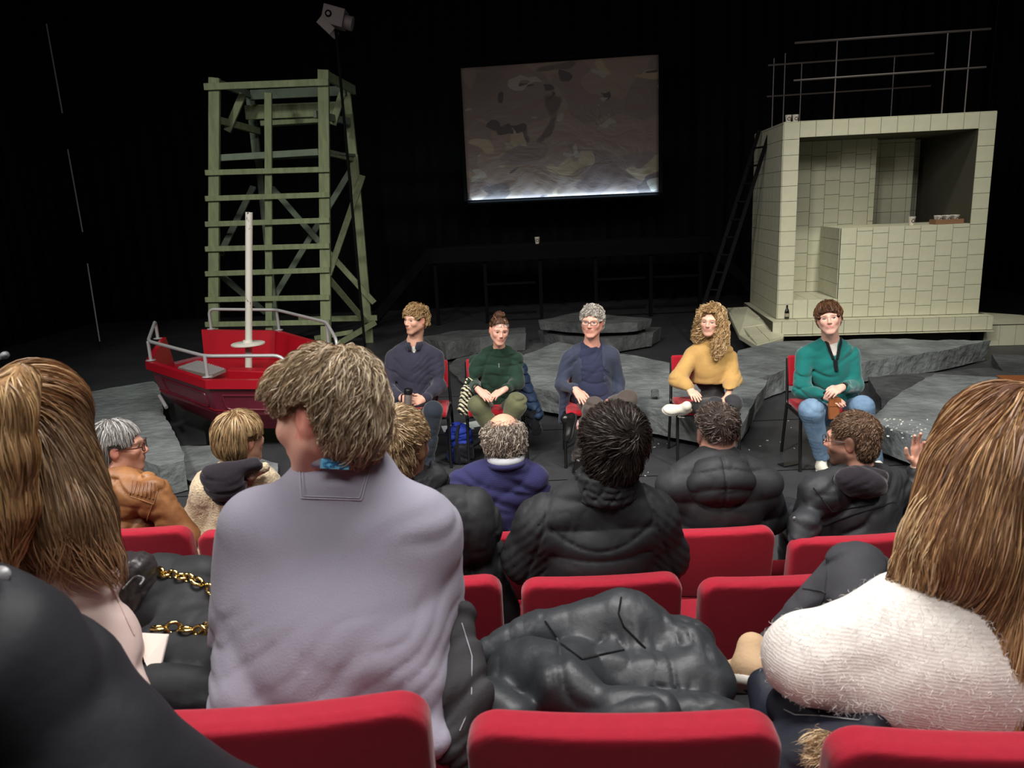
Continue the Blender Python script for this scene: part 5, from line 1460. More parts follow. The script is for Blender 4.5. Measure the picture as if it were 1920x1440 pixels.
# black-and-cream handbag on the chair
M_zeb = mat('black and cream weave', (212, 206, 176), .8, bump=.2)
nt = M_zeb.node_tree; N = nt.nodes; L = nt.links; tc = N.new('ShaderNodeTexCoord'); wv = N.new('ShaderNodeTexWave'); wv.inputs['Scale'].default_value = 14; wv.inputs['Distortion'].default_value = 1.5; wv.bands_direction = 'DIAGONAL'
rp = N.new('ShaderNodeValToRGB'); rp.color_ramp.interpolation = 'CONSTANT'; rp.color_ramp.elements[1].position = .5; rp.color_ramp.elements[0].color = (*lin((24, 24, 24)), 1); rp.color_ramp.elements[1].color = (*lin((206, 200, 168)), 1)
L.new(tc.outputs['Object'], wv.inputs['Vector']); L.new(wv.outputs['Fac'], rp.inputs['Fac']); L.new(rp.outputs['Color'], N['Principled BSDF'].inputs['Base Color'])
c = P3(874, 752, 6.2); zb = empty('handbag', (c[0], c[1], c[2] - .13), label='black and cream striped handbag hanging at the side of the second chair', cat='bag')
S = Body(.03); Rz_ = axes((.35, -1, 0), (.25, 0, 1)); S.add(rbox(c, (.055, .04, .115), .03, Rz_), 0).add(rbox(c + [.015, 0, .07], (.04, .03, .06), .02, Rz_), .02); S.disp = wrinkle(.010, 18)
sdf_obj('bag_body', S, M_zeb, zb, c - .2, c + .2, .006)
MB().tube(round_path([c + [-.01, 0, .11], c + [.02, .02, .2], c + [.07, .04, .15]], .05), .008, 8).build('strap', M_zeb, zb, smooth=True, world=True)
# blue quilted coat over the back of the second chair
M_coat = cloth('dark blue quilted coat', (36, 52, 76), .25, 60, .1, .55); M_lining = cloth('black coat lining', (20, 22, 26))
c = P3(1000, 745, 6.5); ct = empty('coat', (c[0], c[1], 0.12), label='dark blue coat with black lining hanging over the second chair', cat='coat')
S = Body(.05); S.add(cap(P3(978, 690, 6.6), P3(992, 760, 6.52), .05, .065), 0).add(cap(P3(984, 716, 6.6), P3(1010, 778, 6.45), .035, .045), .05).add(cap(P3(975, 705, 6.62), P3(930, 700, 6.64), .05, .05), .06); S.disp = wrinkle(.016, 13, (1, 1, .7), 6)
sdf_obj('shell', S, M_coat, ct, c - [.6, .3, .45], c + [.35, .35, .45], .009)
S = Body(.04); S.add(cap(P3(1000, 776, 6.47), P3(1006, 806, 6.42), .055, .048), 0).add(cap(P3(985, 770, 6.5), P3(990, 800, 6.48), .045, .04), .04); S.disp = wrinkle(.012, 12, (1, 1, .7), 9)
sdf_obj('lining', S, M_lining, ct, c - [.3, .35, .45], c + [.3, .3, .15], .009)
# ================================================================== AUDITORIUM SEATS
M_aud = mat('crimson seat cloth', (164, 32, 50), 0.92, rgb2=(148, 27, 44), noise=0.5, nscale=60, bump=0.35, bscale=520, sheen=0.25, spec=0.2, bdist=0.002)
M_plate = mat('black seat bracket', (14, 14, 15), 0.45)
def aud_seat(xl, xr, yt, Y, zf, label, yr=None, Yr=None, res=.008, vis_pad=True, fy=0.0):
    a = WY(xl, yt, Y); b = WY(xr, yr or yt, Yr or Y); c = (a + b) / 2; wd = np.linalg.norm(b - a); rz = math.atan2(b[1] - a[1], b[0] - a[0])
    ztop = c[2]; r = empty('auditorium_seat', (c[0], c[1], zf), rz, label=label, cat='seat', group='crimson auditorium seats')
    h_ = .315; zc = ztop - zf - h_ / 2; hw, hh, th, e = wd / 2, h_ / 2, .034, .016
    def f(P):
        P = P.copy(); P[:, 1] -= (P[:, 2] - zc) * -.16 - (P[:, 0] / hw) ** 2 * -.018
        rr = .055
        qx = np.abs(P[:, 0]) - (hw - rr); qz = np.abs(P[:, 2] - zc) - (hh - rr)
        d2 = np.sqrt(np.maximum(qx, 0) ** 2 + np.maximum(qz, 0) ** 2) + np.minimum(np.maximum(qx, qz), 0) - rr
        y = P[:, 1]
        dd = np.sqrt(np.maximum(d2 + e, 0) ** 2 + np.maximum(np.abs(y) - th + e, 0) ** 2) + np.minimum(np.maximum(d2 + e, np.abs(y) - th + e), 0) - e
        return dd + .0022 * np.exp(-((y + th - .012) / .0035) ** 2) - .006 * np.clip(1 - (np.abs(P[:, 0]) / hw) ** 2, 0, 1) * np.clip(1 - ((P[:, 2] - zc) / hh) ** 2, 0, 1)
    S = Body(); S.add(f, 0); lo = np.array([-hw - .03, -.12, zc - hh - .03]); hi = np.array([hw + .03, .12, zc + hh + .03])
    link('backrest', sdf_mesh('backrest', S, lo, hi, res), M_aud, r)
    pz = ztop - zf - .40
    S = Body(); S.add(rbox((0, .30, pz), (hw + .012, .235, .05), .04), 0); lo = np.array([-hw - .06, .0, pz - .1]); hi = np.array([hw + .06, .62, pz + .1])
    link('seat', sdf_mesh('seat', S, lo, hi, .010), M_aud, r)
    for s in (-1, 1):
        MB().box((s * (hw - .026), -.012, pz + .055), (.024, .035, .17)).build('bracket', M_plate, r, bevel=.004)
        MB().beam((s * (hw - .05), .02, pz - .02), (s * (hw - .05), .04, 0), .04, .06).build('leg', M_plate, r, bevel=.004)
        MB().beam((s * (hw - .05), .45, pz - .05), (s * (hw - .05), .45, 0), .04, .04).build('leg', M_plate, r, bevel=.004)
    MB().box((0, .28, pz - .065), (wd - .06, .40, .02)).build('seat_frame', M_plate, r)
    return r
aud_seat(222, 803, 1309, 1.03, .52, 'crimson seat behind the person in the grey sweatshirt', 1330, 1.06, res=.005)
aud_seat(873, 1462, 1330, 1.06, .52, 'crimson seat holding the heap of black puffer coat', 1342, 1.03, res=.005)
aud_seat(1552, 2150, 1356, 1.03, .52, 'crimson seat behind the woman in the white fluffy jumper', 1385, .99, res=.005)
aud_seat(642, 940, 1083, 2.2, .22, 'crimson seat behind the blond man in the black puffer jacket')
aud_seat(976, 1277, 1078, 2.2, .22, 'crimson seat behind the man in the quilted black jacket')
aud_seat(1311, 1622, 1078, 2.2, .22, 'empty-looking crimson seat where the raised denim knee rests')
aud_seat(118, 357, 990, 2.95, 0, 'crimson seat behind the woman in the brown leather jacket')
aud_seat(370, 600, 990, 2.95, 0, 'crimson seat behind the person in the cream fleece')
aud_seat(1226, 1451, 989, 2.95, 0, 'crimson seat behind the person with the hooded black puffer jacket')
aud_seat(1480, 1708, 1003, 2.92, 0, 'crimson seat behind the man in glasses raising his hand')
aud_seat(836, 1045, 996, 2.95, 0, 'crimson seat behind the balding man in the navy jumper')

# ================================================================== AUDIENCE
def hits(S, px, t0=.5, t1=6.0, up=0.0):
    """where the sight lines of many pixels meet a shape"""
    D = np.array([unit(ray(x, y)) for x, y in px], np.float32); t = np.full(len(D), t0, np.float32); O = A(0, 0, H)
    for _ in range(70):
        e = S(O + D * t[:, None]); go = (e > .0012) & (t < t1)
        if not go.any(): break
        t = np.where(go, t + np.maximum(e * .75, .0015), t)
    return O + D * (t - up)[:, None]
def hit(S, px, py, t0=.5, t1=6.0, up=0.0): return hits(S, [(px, py)], t0, t1, up)[0].astype(float)
def sown(S, x0, y0, x1, y1, n, t0=.6):
    P = hits(S, [(rg.uniform(x0, x1), rg.uniform(y0, y1)) for _ in range(n)], t0, 4); return P[np.abs(S(P)) < .006]
def seam(S, pts, root, m, r=.0016, name='seam', n=10, up=.001, t0=.5, cl=False):
    Q = []; pts = list(pts) + ([pts[0]] if cl else [])
    for a, b in zip(pts[:-1], pts[1:]): Q += [(a[0] * (1 - k / n) + b[0] * k / n, a[1] * (1 - k / n) + b[1] * k / n) for k in range(n)]
    return MB().tube([p for p in hits(S, Q + [pts[-1]], t0, 6, up)], r, 6).build(name, m, root, smooth=True, world=True)
SKA = (222, 170, 146)
def skinfig(g, h, nb, hip, arms, hands=(), tone=SKA, res=.006, legs=(), neck=.055, fat=0.0, **k):
    B = Body(.02); add_head(B, h, nb, neck=neck, fat=fat); B.add(cap(nb, hip, .055, .08), .05); ps = [h.c + .13, h.c - .13, nb, hip]
    for s_, e_, w_ in arms: B.add(cap(nb - [0, 0, .07], s_ - [0, 0, .02], .035, .03), .02); limb(B, s_, e_, w_, (.030, .03, .024), .02); ps += [s_, e_, w_]
    for hd in hands: add_hand(B, *hd[:4], **hd[4]); ps += [np.asarray(hd[0]) + unit(hd[1]) * .18]
    for a, b, c in legs: limb(B, a, b, c, (.06, .045, .03), .03); ps += [a, b, c]
    lo, hi = bbox(ps, .10); return sdf_obj('body', B, M_skin, g, lo, hi, res, face_cols(h, tone, **k)), B
def lap(hip, knee_y, zf, spread=.12):
    """default seated legs for someone in a raised row: hips, knees, ankles"""
    r = []
    for s in (-1, 1):
        k = np.array([hip[0] + s * spread, hip[1] + .42, zf + .50]); r.append((hip + [s * .08, .02, .0], k, np.array([k[0], k[1] + .02, zf + .09])))
    return r
M_dktr = cloth('charcoal trousers', (44, 44, 48), .3)
def trousers(g, legs, hip, m=M_dktr, name='trousers', shoes=True, seed=1, r=(.09, .07, .055)):
    Tr = Body(.04); Tr.add(ell(hip, (.17, .15, .11)), 0); ps = [hip]
    for a, b, c in legs: limb(Tr, a, b, c, r, .03); ps += [a, b, c]
    Tr.disp = wrinkle(.008, 10, seed=seed); lo, hi = bbox(ps, .17); sdf_obj(name, Tr, m, g, lo, hi, .013)
    if shoes:
        for a, b, c in legs: shoe(g, (c[0], c[1] - .05, c[2] - .09), (c[0], c[1] + .21, c[2] - .09), M_shoeb, M_soleb)
    return Tr
M_puff = mat('black puffer nylon', (47, 48, 51), .62, bump=.2, bscale=40, spec=.3, bdist=.006, rgb2=(32, 33, 35), noise=.5, nscale=5)
M_hood = cloth('black sweat hood', (42, 38, 44), .3)

# ---------------- front row
# balding man, curly grey hair
g = fig((940, 1010), 3.3, 'balding man with curly grey hair in a navy jumper, seen from behind')
h = Head(WY(945, 824, 3.2), (-.02, 1, -.12), sc=.98); nb = WY(949, 872, 3.14); hip = WY(940, 1075, 3.2); hip[2] = .56
sl, sr = WY(868, 912, 3.16), WY(1000, 908, 3.16); el, er = WY(852, 975, 3.2), WY(1012, 975, 3.2); wl, wr = el + [.12, .26, .02], er + [-.12, .26, .02]
legs = lap(hip, 0, 0)
skinfig(g, h, nb, hip, ((sl, el, wl), (sr, er, wr)), ((wl, (.4, 1, 0), (0, 0, -1), (1, 0, 0), {}), (wr, (-.4, 1, 0), (0, 0, -1), (-1, 0, 0), {})), legs=legs, tone=(216, 158, 132), scalp=((150, 120, 104), lambda q: (q[:, 2] > -.03) * (q[:, 2] < .06) * .6))
S = Body(.06); torso(S, sl, sr, hip, .17, .12, .14, .018, nb=nb, shr_r=.062, fwd=(0, 1, 0))
for a in ((sl, el, wl), (sr, er, wr)): limb(S, *a, (.070, .058, .045), .035)
S.disp = wrinkle(.008, 10, (1, 1, 1.6), 41); lo, hi = bbox([sl, sr, el, er, wl, wr, hip], .2)
M_nvk = mat('navy knit', (46, 46, 84), .9, bump=.4, bscale=50, wave=(70, 'Z'), spec=.15, sheen=.15, bdist=.002); sdf_obj('jumper', S, M_nvk, g, lo, hi, .0085)
c_ = Body(.01); c_.add(torus(nb + [0, -.0, .040], .064, .009), 0).add(torus(nb + [0, -.002, .028], .069, .010), .02); sdf_obj('shirt_collar', c_, mat('pale grey shirt', (176, 178, 184), .8, bump=.1), g, nb - .12, nb + .1, .005)
c_ = Body(.01); c_.add(torus(nb + [0, -.002, .014], .074, .014), 0); sdf_obj('neckband', c_, M_nvk, g, nb - .12, nb + .1, .006)
trousers(g, legs, hip)
S = Body(.02); h.E(S, 0, -.03, .012, .090, .098, .080, k=0); h.E(S, 0, -.055, -.035, .072, .050, .05, k=.03); h.E(S, 0, .015, .110, .050, .095, .050, k=.02, op='-'); h.E(S, 0, .11, -.02, .09, .09, .14, k=.02, op='-')
put_hair(g, h, S, ((112, 100, 90), None), [(88, 78, 70), (186, 174, 160), (130, 118, 106)], 3000, .06, K=10, wid=.0012, dirf=combed(h, fwd=-.3, down=.8, swirl=.3), lift=.010, jitter=.5, curl=.006, curlf=140, seed=12, disp=lambda P: -.006 * noise3(P, 60))

# hooded puffer, faded dark hair
def puffjacket(g, sl, sr, el, er, wl, wr, nb, hip, m=M_puff, period=.085, amp=.013, z0=0.0, seed=1, res=.008, sr_=.07, ar=(.080, .074, .062), wr_amp=.006, vert=False, extra=None, name='puffer_jacket'):
    S = Body(.055); torso(S, sl, sr, hip, .18, .13, .15, .03, nb=nb, shr_r=sr_ - .01, fwd=(0, 1, 0))
    for a in ((sl, el, wl), (sr, er, wr)): limb(S, *a, ar, .04)
    if extra: extra(S)
    w0 = crumple(wr_amp * .55, 15, (1.5, 1, .6), seed)
    def dsp(P):
        u = (P[:, 2] - z0) / period + .05 * noise3(P, 6)
        return w0(P) - amp * (np.sqrt(np.abs(np.sin(math.pi * u)) + .02) - .6)
    S.disp = dsp; lo, hi = bbox([sl, sr, el, er, wl, wr, hip, nb], .22)
    sdf_obj(name, S, m, g, lo, hi, res); return S
g = fig((1345, 1010), 3.3, 'person with short faded dark hair in a black hooded puffer jacket, seen from behind')
h = Head(WY(1345, 812, 3.18), (.02, 1, -.05), (-.03, 0, 1), 1.03); nb = WY(1345, 858, 3.14); hip = WY(1348, 1075, 3.15); hip[2] = .56
sl, sr = WY(1268, 912, 3.12), WY(1428, 908, 3.12); el, er = WY(1252, 968, 3.2), WY(1442, 968, 3.2); wl, wr = el + [.12, .26, .0], er + [-.12, .26, .0]; legs = lap(hip, 0, 0)
skinfig(g, h, nb, hip, ((sl, el, wl), (sr, er, wr)), ((wl, (.4, 1, 0), (0, 0, -1), (1, 0, 0), {}), (wr, (-.4, 1, 0), (0, 0, -1), (-1, 0, 0), {})), legs=legs, tone=(216, 160, 140), res=.0058,
        scalp=((92, 74, 66), lambda q: np.clip((q[:, 2] + .065) / .07, 0, 1) * (q[:, 1] < .07) * .9))
S = puffjacket(g, sl, sr, el, er, wl, wr, nb, hip, period=.12, z0=.03, seed=2)
hc = WY(1352, 905, 3.02); Hd = Body(.03); Hd.add(ell(hc, (.135, .075, .105)), 0); Hd.add(torus(nb + [0, -.01, -.03], .088, .034, sy=.95), .04); Hd.sub(cap(nb + [0, .01, -.01], nb + [0, .02, .2], .066, .07), .01)
w0 = crumple(.006, 10, (1, 1, 1.4), 6)
Hd.disp = lambda P: w0(P) + .008 * np.exp(-((P[:, 0] - hc[0]) / .006) ** 2) - .008 * np.sqrt(np.abs(np.sin((P[:, 2] - hc[2]) * 42 + 4 * (P[:, 0] - hc[0]) ** 2 * 20)))
sdf_obj('hood', Hd, M_puff, g, hc - .22, hc + [.22, .26, .24], .0055)
c_ = Body(.01); c_.add(torus(nb + [0, -.0, .016], .066, .016), 0); sdf_obj('scarf', c_, mat('patterned scarf', (44, 42, 42), .9, rgb2=(170, 160, 150), noise=1, nscale=50), g, nb - .12, nb + .1, .006)
trousers(g, legs, hip)
S = Body(.02); h.E(S, 0, -.008, .062, .084, .100, .066, k=0); h.E(S, 0, -.06, .03, .068, .050, .06, k=.03); h.E(S, 0, .11, -.01, .09, .05, .09, k=.02, op='-')
put_hair(g, h, S, ((58, 48, 44), None), [(38, 32, 30), (120, 104, 94), (66, 56, 50)], 3600, .028, K=7, wid=.0009, dirf=combed(h, whorl=(.0, -.07, .11), fwd=.9, down=-.1, swirl=.5), lift=.006, jitter=.35, curl=.003, curlf=130, seed=14)

# man in glasses, raised hand
g = fig((1600, 1010), 3.3, 'man with cropped brown hair, glasses and a beard raising his right hand')
h = Head(WY(1597, 823, 3.15), (-.80, .60, -.10), (.02, 0, 1), 1.0); nb = WY(1608, 884, 3.14); hip = WY(1600, 1080, 3.15); hip[2] = .56
sl, sr = WY(1535, 925, 3.06), WY(1672, 912, 3.26); el, er = WY(1512, 990, 3.08), WY(1702, 958, 3.42); wl = el + [.02, .26, -.02]; wr = WY(1722, 874, 3.40); legs = lap(hip, 0, 0)
skinfig(g, h, nb, hip, ((sl, el, wl), (sr, er, wr)), ((wl, (.2, 1, 0), (0, 0, -1), (1, 0, 0), {}), (wr, (-.02, -.05, 1), (-.15, -1, 0), (-1, 0, .1), dict(curls=(.22, .25, .75, .95, .1), spread=.25, s=1.05))), legs=legs, tone=(218, 162, 140), res=.0052,
        brow=(84, 62, 48), stub=((66, 48, 38), .85), scalp=((90, 66, 52), lambda q: np.clip((q[:, 2] + .04) / .03, 0, 1) * (q[:, 1] < .07) * .9))
add_eyes(h, g, (0, 1, 0)); add_glasses(h, g, M_frame, wd=.025, ht=.017, r=.0014)
M_wax = mat('black waxed jacket', (48, 50, 54), .6, bump=.3, bscale=18, spec=.4, rgb2=(34, 36, 38), noise=.6, nscale=6, bdist=.008)
S = Body(.055); torso(S, sl, sr, hip, .19, .14, .16, .02, nb=nb, shr_r=.066, fwd=(-.5, 1, 0)); limb(S, sl, el, wl, (.078, .070, .058), .04); limb(S, sr, er, wr * .82 + er * .18, (.078, .068, .052), .04)
S.add(cap(WY(1508, 985, 2.98), WY(1500, 1010, 2.95), .07, .05), .05)
_w1 = wrinkle(.009, 13, (1, 1, 1.5), 52); _w2 = crumple(.004, 13, (1, 1, 1.3), 52); S.disp = lambda P: _w1(P) + _w2(P); lo, hi = bbox([sl, sr, el, er, wl, wr, hip], .24); sdf_obj('jacket', S, M_wax, g, lo, hi, .0075)
seam(S, [(1525, 915), (1560, 960), (1640, 945)], g, M_roll, .003, t0=2.2); seam(S, [(1545, 985), (1600, 965), (1680, 940)], g, M_roll, .003, t0=2.2)
b_ = hit(S, 1489, 971, 2.2); MB().lathe([(.006, 0), (.007, .003), (.004, .005)], 12, b_, Matrix.Rotation(1.57, 3, 'X')).build('stud', M_steel, g, world=True)
hc = WY(1622, 908, 3.0); Hd = Body(.03); Hd.add(ell(hc + [0, .03, .0], (.125, .075, .070), axes((-.2, 1, .2), (.2, 0, 1))), 0); Hd.add(torus(nb + [0, -.01, -.010], .088, .034, sy=.95), .04); Hd.sub(cap(nb + [0, .01, .0], nb + [0, .02, .2], .064, .072), .01)
_h1 = wrinkle(.008, 18, (1, 1, 2.2), 9); _h2 = crumple(.006, 12, (.8, 1, 1.8), 3); Hd.disp = lambda P: _h1(P) + _h2(P); sdf_obj('hood', Hd, M_hood, g, hc - .24, hc + [.24, .28, .24], .006)
S2 = Body(.01); S2.add(cap(wr * .92 + er * .08, wr * .80 + er * .20, .036, .042), 0); sdf_obj('cuff', S2, mat('beige knitted cuff', (196, 164, 140), .9), g, wr - .15, wr + .1, .006)
trousers(g, legs, hip)
S = hair_shell(h, .004, side=.006, fringe=.018)
put_hair(g, h, S, ((92, 70, 54), None), [(66, 50, 40), (134, 106, 84), (92, 72, 56)], 4500, .016, K=5, wid=.0010, dirf=combed(h, fwd=.2, down=.3, swirl=.6), lift=.004, jitter=.35, seed=16)

# woman with grey hair, brown leather jacket
g = fig((230, 1010), 3.3, 'woman with short grey hair and glasses in a brown leather jacket')
h = Head(WY(224, 838, 3.22), (.95, .30, -.04), (-.04, 0, 1), .96); nb = WY(212, 894, 3.18); hip = WY(235, 1075, 3.2); hip[2] = .56
sl, sr = WY(170, 935, 3.25), WY(282, 928, 3.10); el, er = WY(160, 1010, 3.3), WY(350, 1010, 3.10); wl, wr = el + [.22, .2, 0], WY(372, 1050, 3.3); legs = lap(hip, 0, 0)
hw_ = WY(330, 962, 3.36)
skinfig(g, h, nb, hip, ((sl, el, wl), (sr, er, wr), (sl, WY(300, 955, 3.4), hw_)), ((hw_, WY(365, 975, 3.3) - hw_, (0, 0, -1), (0, 1, .3), dict(curl=.25)),), legs=legs, tone=(216, 160, 138), res=.0058, brow=(110, 96, 88), neck=.048)
M_tort = mat('tortoiseshell', (74, 44, 34), .3); add_eyes(h, g, (0, 1, 0)); add_glasses(h, g, M_tort, wd=.025, ht=.019, r=.0026)
M_leather = mat('tan leather', (158, 110, 68), .5, rgb2=(112, 70, 40), noise=.9, nscale=7, bump=.25, bscale=24, spec=.5, bdist=.006)
S = Body(.055); torso(S, sl, sr, hip, .16, .12, .13, .02, nb=nb, shr_r=.055, fwd=(.6, 1, 0)); limb(S, sr, er, wr, (.074, .062, .050), .04); limb(S, sl, el, wl, (.07, .06, .05), .04)
limb(S, WY(280, 950, 3.3), WY(300, 955, 3.36), WY(318, 956, 3.36), (.05, .048, .046), .03)
S.disp = wrinkle(.010, 14, (1.4, 1, 1), 61); lo, hi = bbox([sl, sr, el, er, wl, wr, hip], .22); sdf_obj('leather_jacket', S, M_leather, g, lo, hi, .0072)
for k in range(6):
    a, b = (256 + k * 6.5, 903 + k * .6), (250 + k * 7.5, 926 + k * 2); seam(S, [a, b], g, M_leather, .0045, 'shoulder_rib', t0=2.4, n=4)
seam(S, [(248, 900), (244, 930), (288, 946), (296, 915)], g, M_leather, .003, t0=2.4, n=5); seam(S, [(286, 946), (272, 985)], g, M_leather, .003, t0=2.4)
collar(g, nb, M_leather, (.8, .5, 0), .058, open_=.7)
trousers(g, legs, hip)
S = Body(.02); h.E(S, 0, -.022, .034, .088, .106, .098, k=0); h.E(S, 0, -.055, -.05, .074, .062, .075, k=.03)
h.E(S, 0, .120, -.035, .075, .080, .105, k=.014, op='-'); 
for x in (-1, 1): h.E(S, x * .088, .020, -.040, .030, .042, .045, k=.012, op='-')
put_hair(g, h, S, ((112, 110, 108), (50, 44, 42)), [(70, 64, 60), (196, 194, 190), (136, 132, 128), (210, 208, 204)], 3400, .10, K=10, wid=.0011, dirf=combed(h, whorl=(0, -.03, .11), fwd=.1, down=.8), lift=.006, jitter=.15, seed=18)

# child-sized head, cream fleece and black hood
g = fig((445, 1010), 3.3, 'person with a blond bowl cut in a cream fleece with a black hood')
h = Head(WY(452, 822, 3.22), (.60, .80, -.06), (.03, 0, 1), .96); nb = WY(445, 880, 3.18); hip = WY(440, 1075, 3.2); hip[2] = .56
sl, sr = WY(392, 920, 3.16), WY(492, 912, 3.2); el, er = WY(372, 975, 3.2), WY(515, 975, 3.3); wl, wr = el + [.16, .24, 0], er + [-.06, .24, 0]; legs = lap(hip, 0, 0)
skinfig(g, h, nb, hip, ((sl, el, wl), (sr, er, wr)), ((wl, (.4, 1, 0), (0, 0, -1), (1, 0, 0), {}), (wr, (-.4, 1, 0), (0, 0, -1), (-1, 0, 0), {})), legs=legs, tone=(216, 166, 140), res=.0058, neck=.048,
        scalp=((60, 44, 36), lambda q: (q[:, 2] < .0) * (q[:, 1] < -.02) * .8))
M_sherpa = mat('cream sherpa fleece', (206, 188, 158), .95, rgb2=(184, 164, 134), noise=.7, nscale=50, bump=.9, bscale=130, sheen=.3, spec=.1, bdist=.008)
S = Body(.055); torso(S, sl, sr, hip, .17, .125, .14, .025, nb=nb, shr_r=.062, fwd=(.4, 1, 0))
for a in ((sl, el, wl), (sr, er, wr)): limb(S, *a, (.076, .068, .056), .04)
S.disp = lambda P: -.004 * noise3(P, 90) - .005 * noise3(P, 14); lo, hi = bbox([sl, sr, el, er, wl, wr, hip], .22); sdf_obj('fleece', S, M_sherpa, g, lo, hi, .0072)
hc = WY(420, 912, 3.0); Hd = Body(.03); Hd.add(ell(hc + [.0, .02, -.0], (.085, .06, .085), axes((0, 1, 0), (.35, 0, 1))), 0); Hd.add(cap(WY(395, 890, 3.02), WY(478, 872, 3.06), .036, .030), .03); Hd.add(torus(nb + [0, -.01, -.005], .084, .026, sy=.95), .03); Hd.sub(cap(nb + [0, .01, .0], nb + [0, .02, .2], .058, .066), .01)
Hd.disp = wrinkle(.011, 16, (1, 1, 1.6), 19); sdf_obj('hood', Hd, M_hood, g, hc - .22, hc + [.28, .28, .22], .006)
c_ = Body(.01); c_.add(cap(WY(470, 893, 3.08), WY(497, 876, 3.12), .018, .02), 0); c_.disp = lambda P: -.003 * noise3(P, 90); sdf_obj('hood_lining', c_, M_sherpa, g, WY(483, 884, 3.1) - .1, WY(483, 884, 3.1) + .1, .005)
trousers(g, legs, hip)
S = Body(.02); h.E(S, 0, -.018, .034, .092, .108, .098, k=0); h.E(S, 0, -.05, -.022, .082, .072, .062, k=.02); h.E(S, 0, .125, -.045, .080, .075, .095, k=.014, op='-')
for x in (-1, 1): h.E(S, x * .092, .022, -.040, .030, .036, .045, k=.012, op='-')
put_hair(g, h, S, ((132, 98, 60), (64, 46, 32)), [(80, 60, 42), (208, 180, 138), (146, 114, 78), (186, 154, 110)], 4200, .12, K=11, wid=.0011, dirf=combed(h, whorl=(0, -.03, .12), fwd=.25, down=.9, swirl=.3), lift=.008, jitter=.15, seed=20,
         ok=lambda P, h=h: h.q(P)[:, 2] > -.02)

# ---------------- second row
g = fig((760, 1200), 2.5, 'blond man with cropped hair in a black puffer jacket, partly hidden by the grey sweatshirt')
h = Head(WY(752, 836, 2.42), (.38, .92, -.12), (.05, 0, 1), 1.04); nb = WY(752, 910, 2.40); hip = WY(770, 1200, 2.42); hip[2] = .78
sl, sr = WY(665, 975, 2.42), WY(868, 975, 2.44); el, er = WY(650, 1080, 2.5), WY(905, 1040, 2.55); wl, wr = el + [.12, .2, 0], er + [-.02, .26, .05]; legs = lap(hip, 0, .22)
skinfig(g, h, nb, hip, ((sl, el, wl), (sr, er, wr)), ((wl, (.4, 1, 0), (0, 0, -1), (1, 0, 0), {}), (wr, (-.4, 1, 0), (0, 0, -1), (-1, 0, 0), {})), legs=legs, tone=(214, 158, 136), res=.0058,
        scalp=((150, 118, 82), lambda q: np.clip((q[:, 2] + .075) / .03, 0, 1) * (q[:, 1] < .05) * .8))
def vx(S):
    S.add(ell(WY(882, 985, 2.44), (.105, .10, .135)), .03); S.add(cap(WY(905, 1085, 2.46), WY(935, 1150, 2.5), .075, .075), .02)
S = Body(.055); torso(S, sl, sr, hip, .19, .14, .16, .03, nb=nb, shr_r=.062, fwd=(0, 1, 0)); limb(S, sl, el, wl, (.08, .07, .06), .04); limb(S, sr, er, wr, (.07, .07, .06), .04); vx(S)
w0 = crumple(.0045, 17, (.6, 1, 1.6), 71)
S.disp = lambda P: w0(P) - .012 * (np.sqrt(np.abs(np.sin(math.pi * (P[:, 0] + .16) / .085)) + .02) - .5); lo, hi = bbox([sl, sr, el, er, wl, wr, hip, WY(935, 1150, 2.5)], .2); sdf_obj('puffer_jacket', S, M_puff, g, lo, hi, .0075)
c_ = Body(.02); c_.add(cap(WY(775, 925, 2.36), WY(822, 898, 2.44), .03, .035), 0).add(cap(WY(822, 898, 2.44), WY(812, 870, 2.46), .026, .014), .02); c_.add(torus(nb, .075, .03), .03); c_.disp = wrinkle(.014, 26, seed=4); sdf_obj('collar', c_, M_puff, g, nb - .14, nb + .2, .006)
trousers(g, legs, hip, mat('faded blue jeans', (150, 168, 188), .85, rgb2=(190, 200, 210), noise=.6, nscale=8, bump=.2), 'jeans', False)
S = hair_shell(h, .007, side=.006, back=-.05)
put_hair(g, h, S, ((150, 126, 94), (100, 80, 58)), [(108, 88, 64), (228, 204, 166), (170, 144, 108), (198, 170, 130)], 5000, .032, K=6, wid=.0010, dirf=combed(h, whorl=(0, -.09, .08), fwd=.6, down=.25, swirl=.5), lift=.008, jitter=.35, seed=22)

g = fig((1145, 1200), 2.5, 'man with thick dark hair in a quilted black jacket, seen from behind')
h = Head(WY(1152, 838, 2.36), (.16, .98, -.10), (.06, 0, 1), 1.09); nb = WY(1136, 908, 2.34); hip = WY(1120, 1180, 2.40); hip[2] = .78
sl, sr = WY(1016, 985, 2.36), WY(1222, 975, 2.36); el, er = WY(992, 1045, 2.40), WY(1240, 1040, 2.40); wl, wr = el + [.1, .26, 0], er + [-.1, .26, 0]; legs = lap(hip, 0, .22)
skinfig(g, h, nb, hip, ((sl, el, wl), (sr, er, wr)), ((wl, (.4, 1, 0), (0, 0, -1), (1, 0, 0), {}), (wr, (-.4, 1, 0), (0, 0, -1), (-1, 0, 0), {})), legs=legs, tone=(206, 152, 128), res=.0058,
        scalp=((40, 32, 30), lambda q: np.clip((q[:, 2] + .085) / .03, 0, 1) * (q[:, 1] < .05) * .85))
S = Body(.055); torso(S, sl, sr, hip, .20, .14, .16, .03, nb=nb, shr_r=.062, fwd=(0, 1, 0))
for a in ((sl, el, wl), (sr, er, wr)): limb(S, *a, (.088, .084, .07), .045)
w0 = crumple(.0022, 22, (1.5, 1, .6), 81); cx_ = float((sl[0] + sr[0]) / 2); zt = float(nb[2])
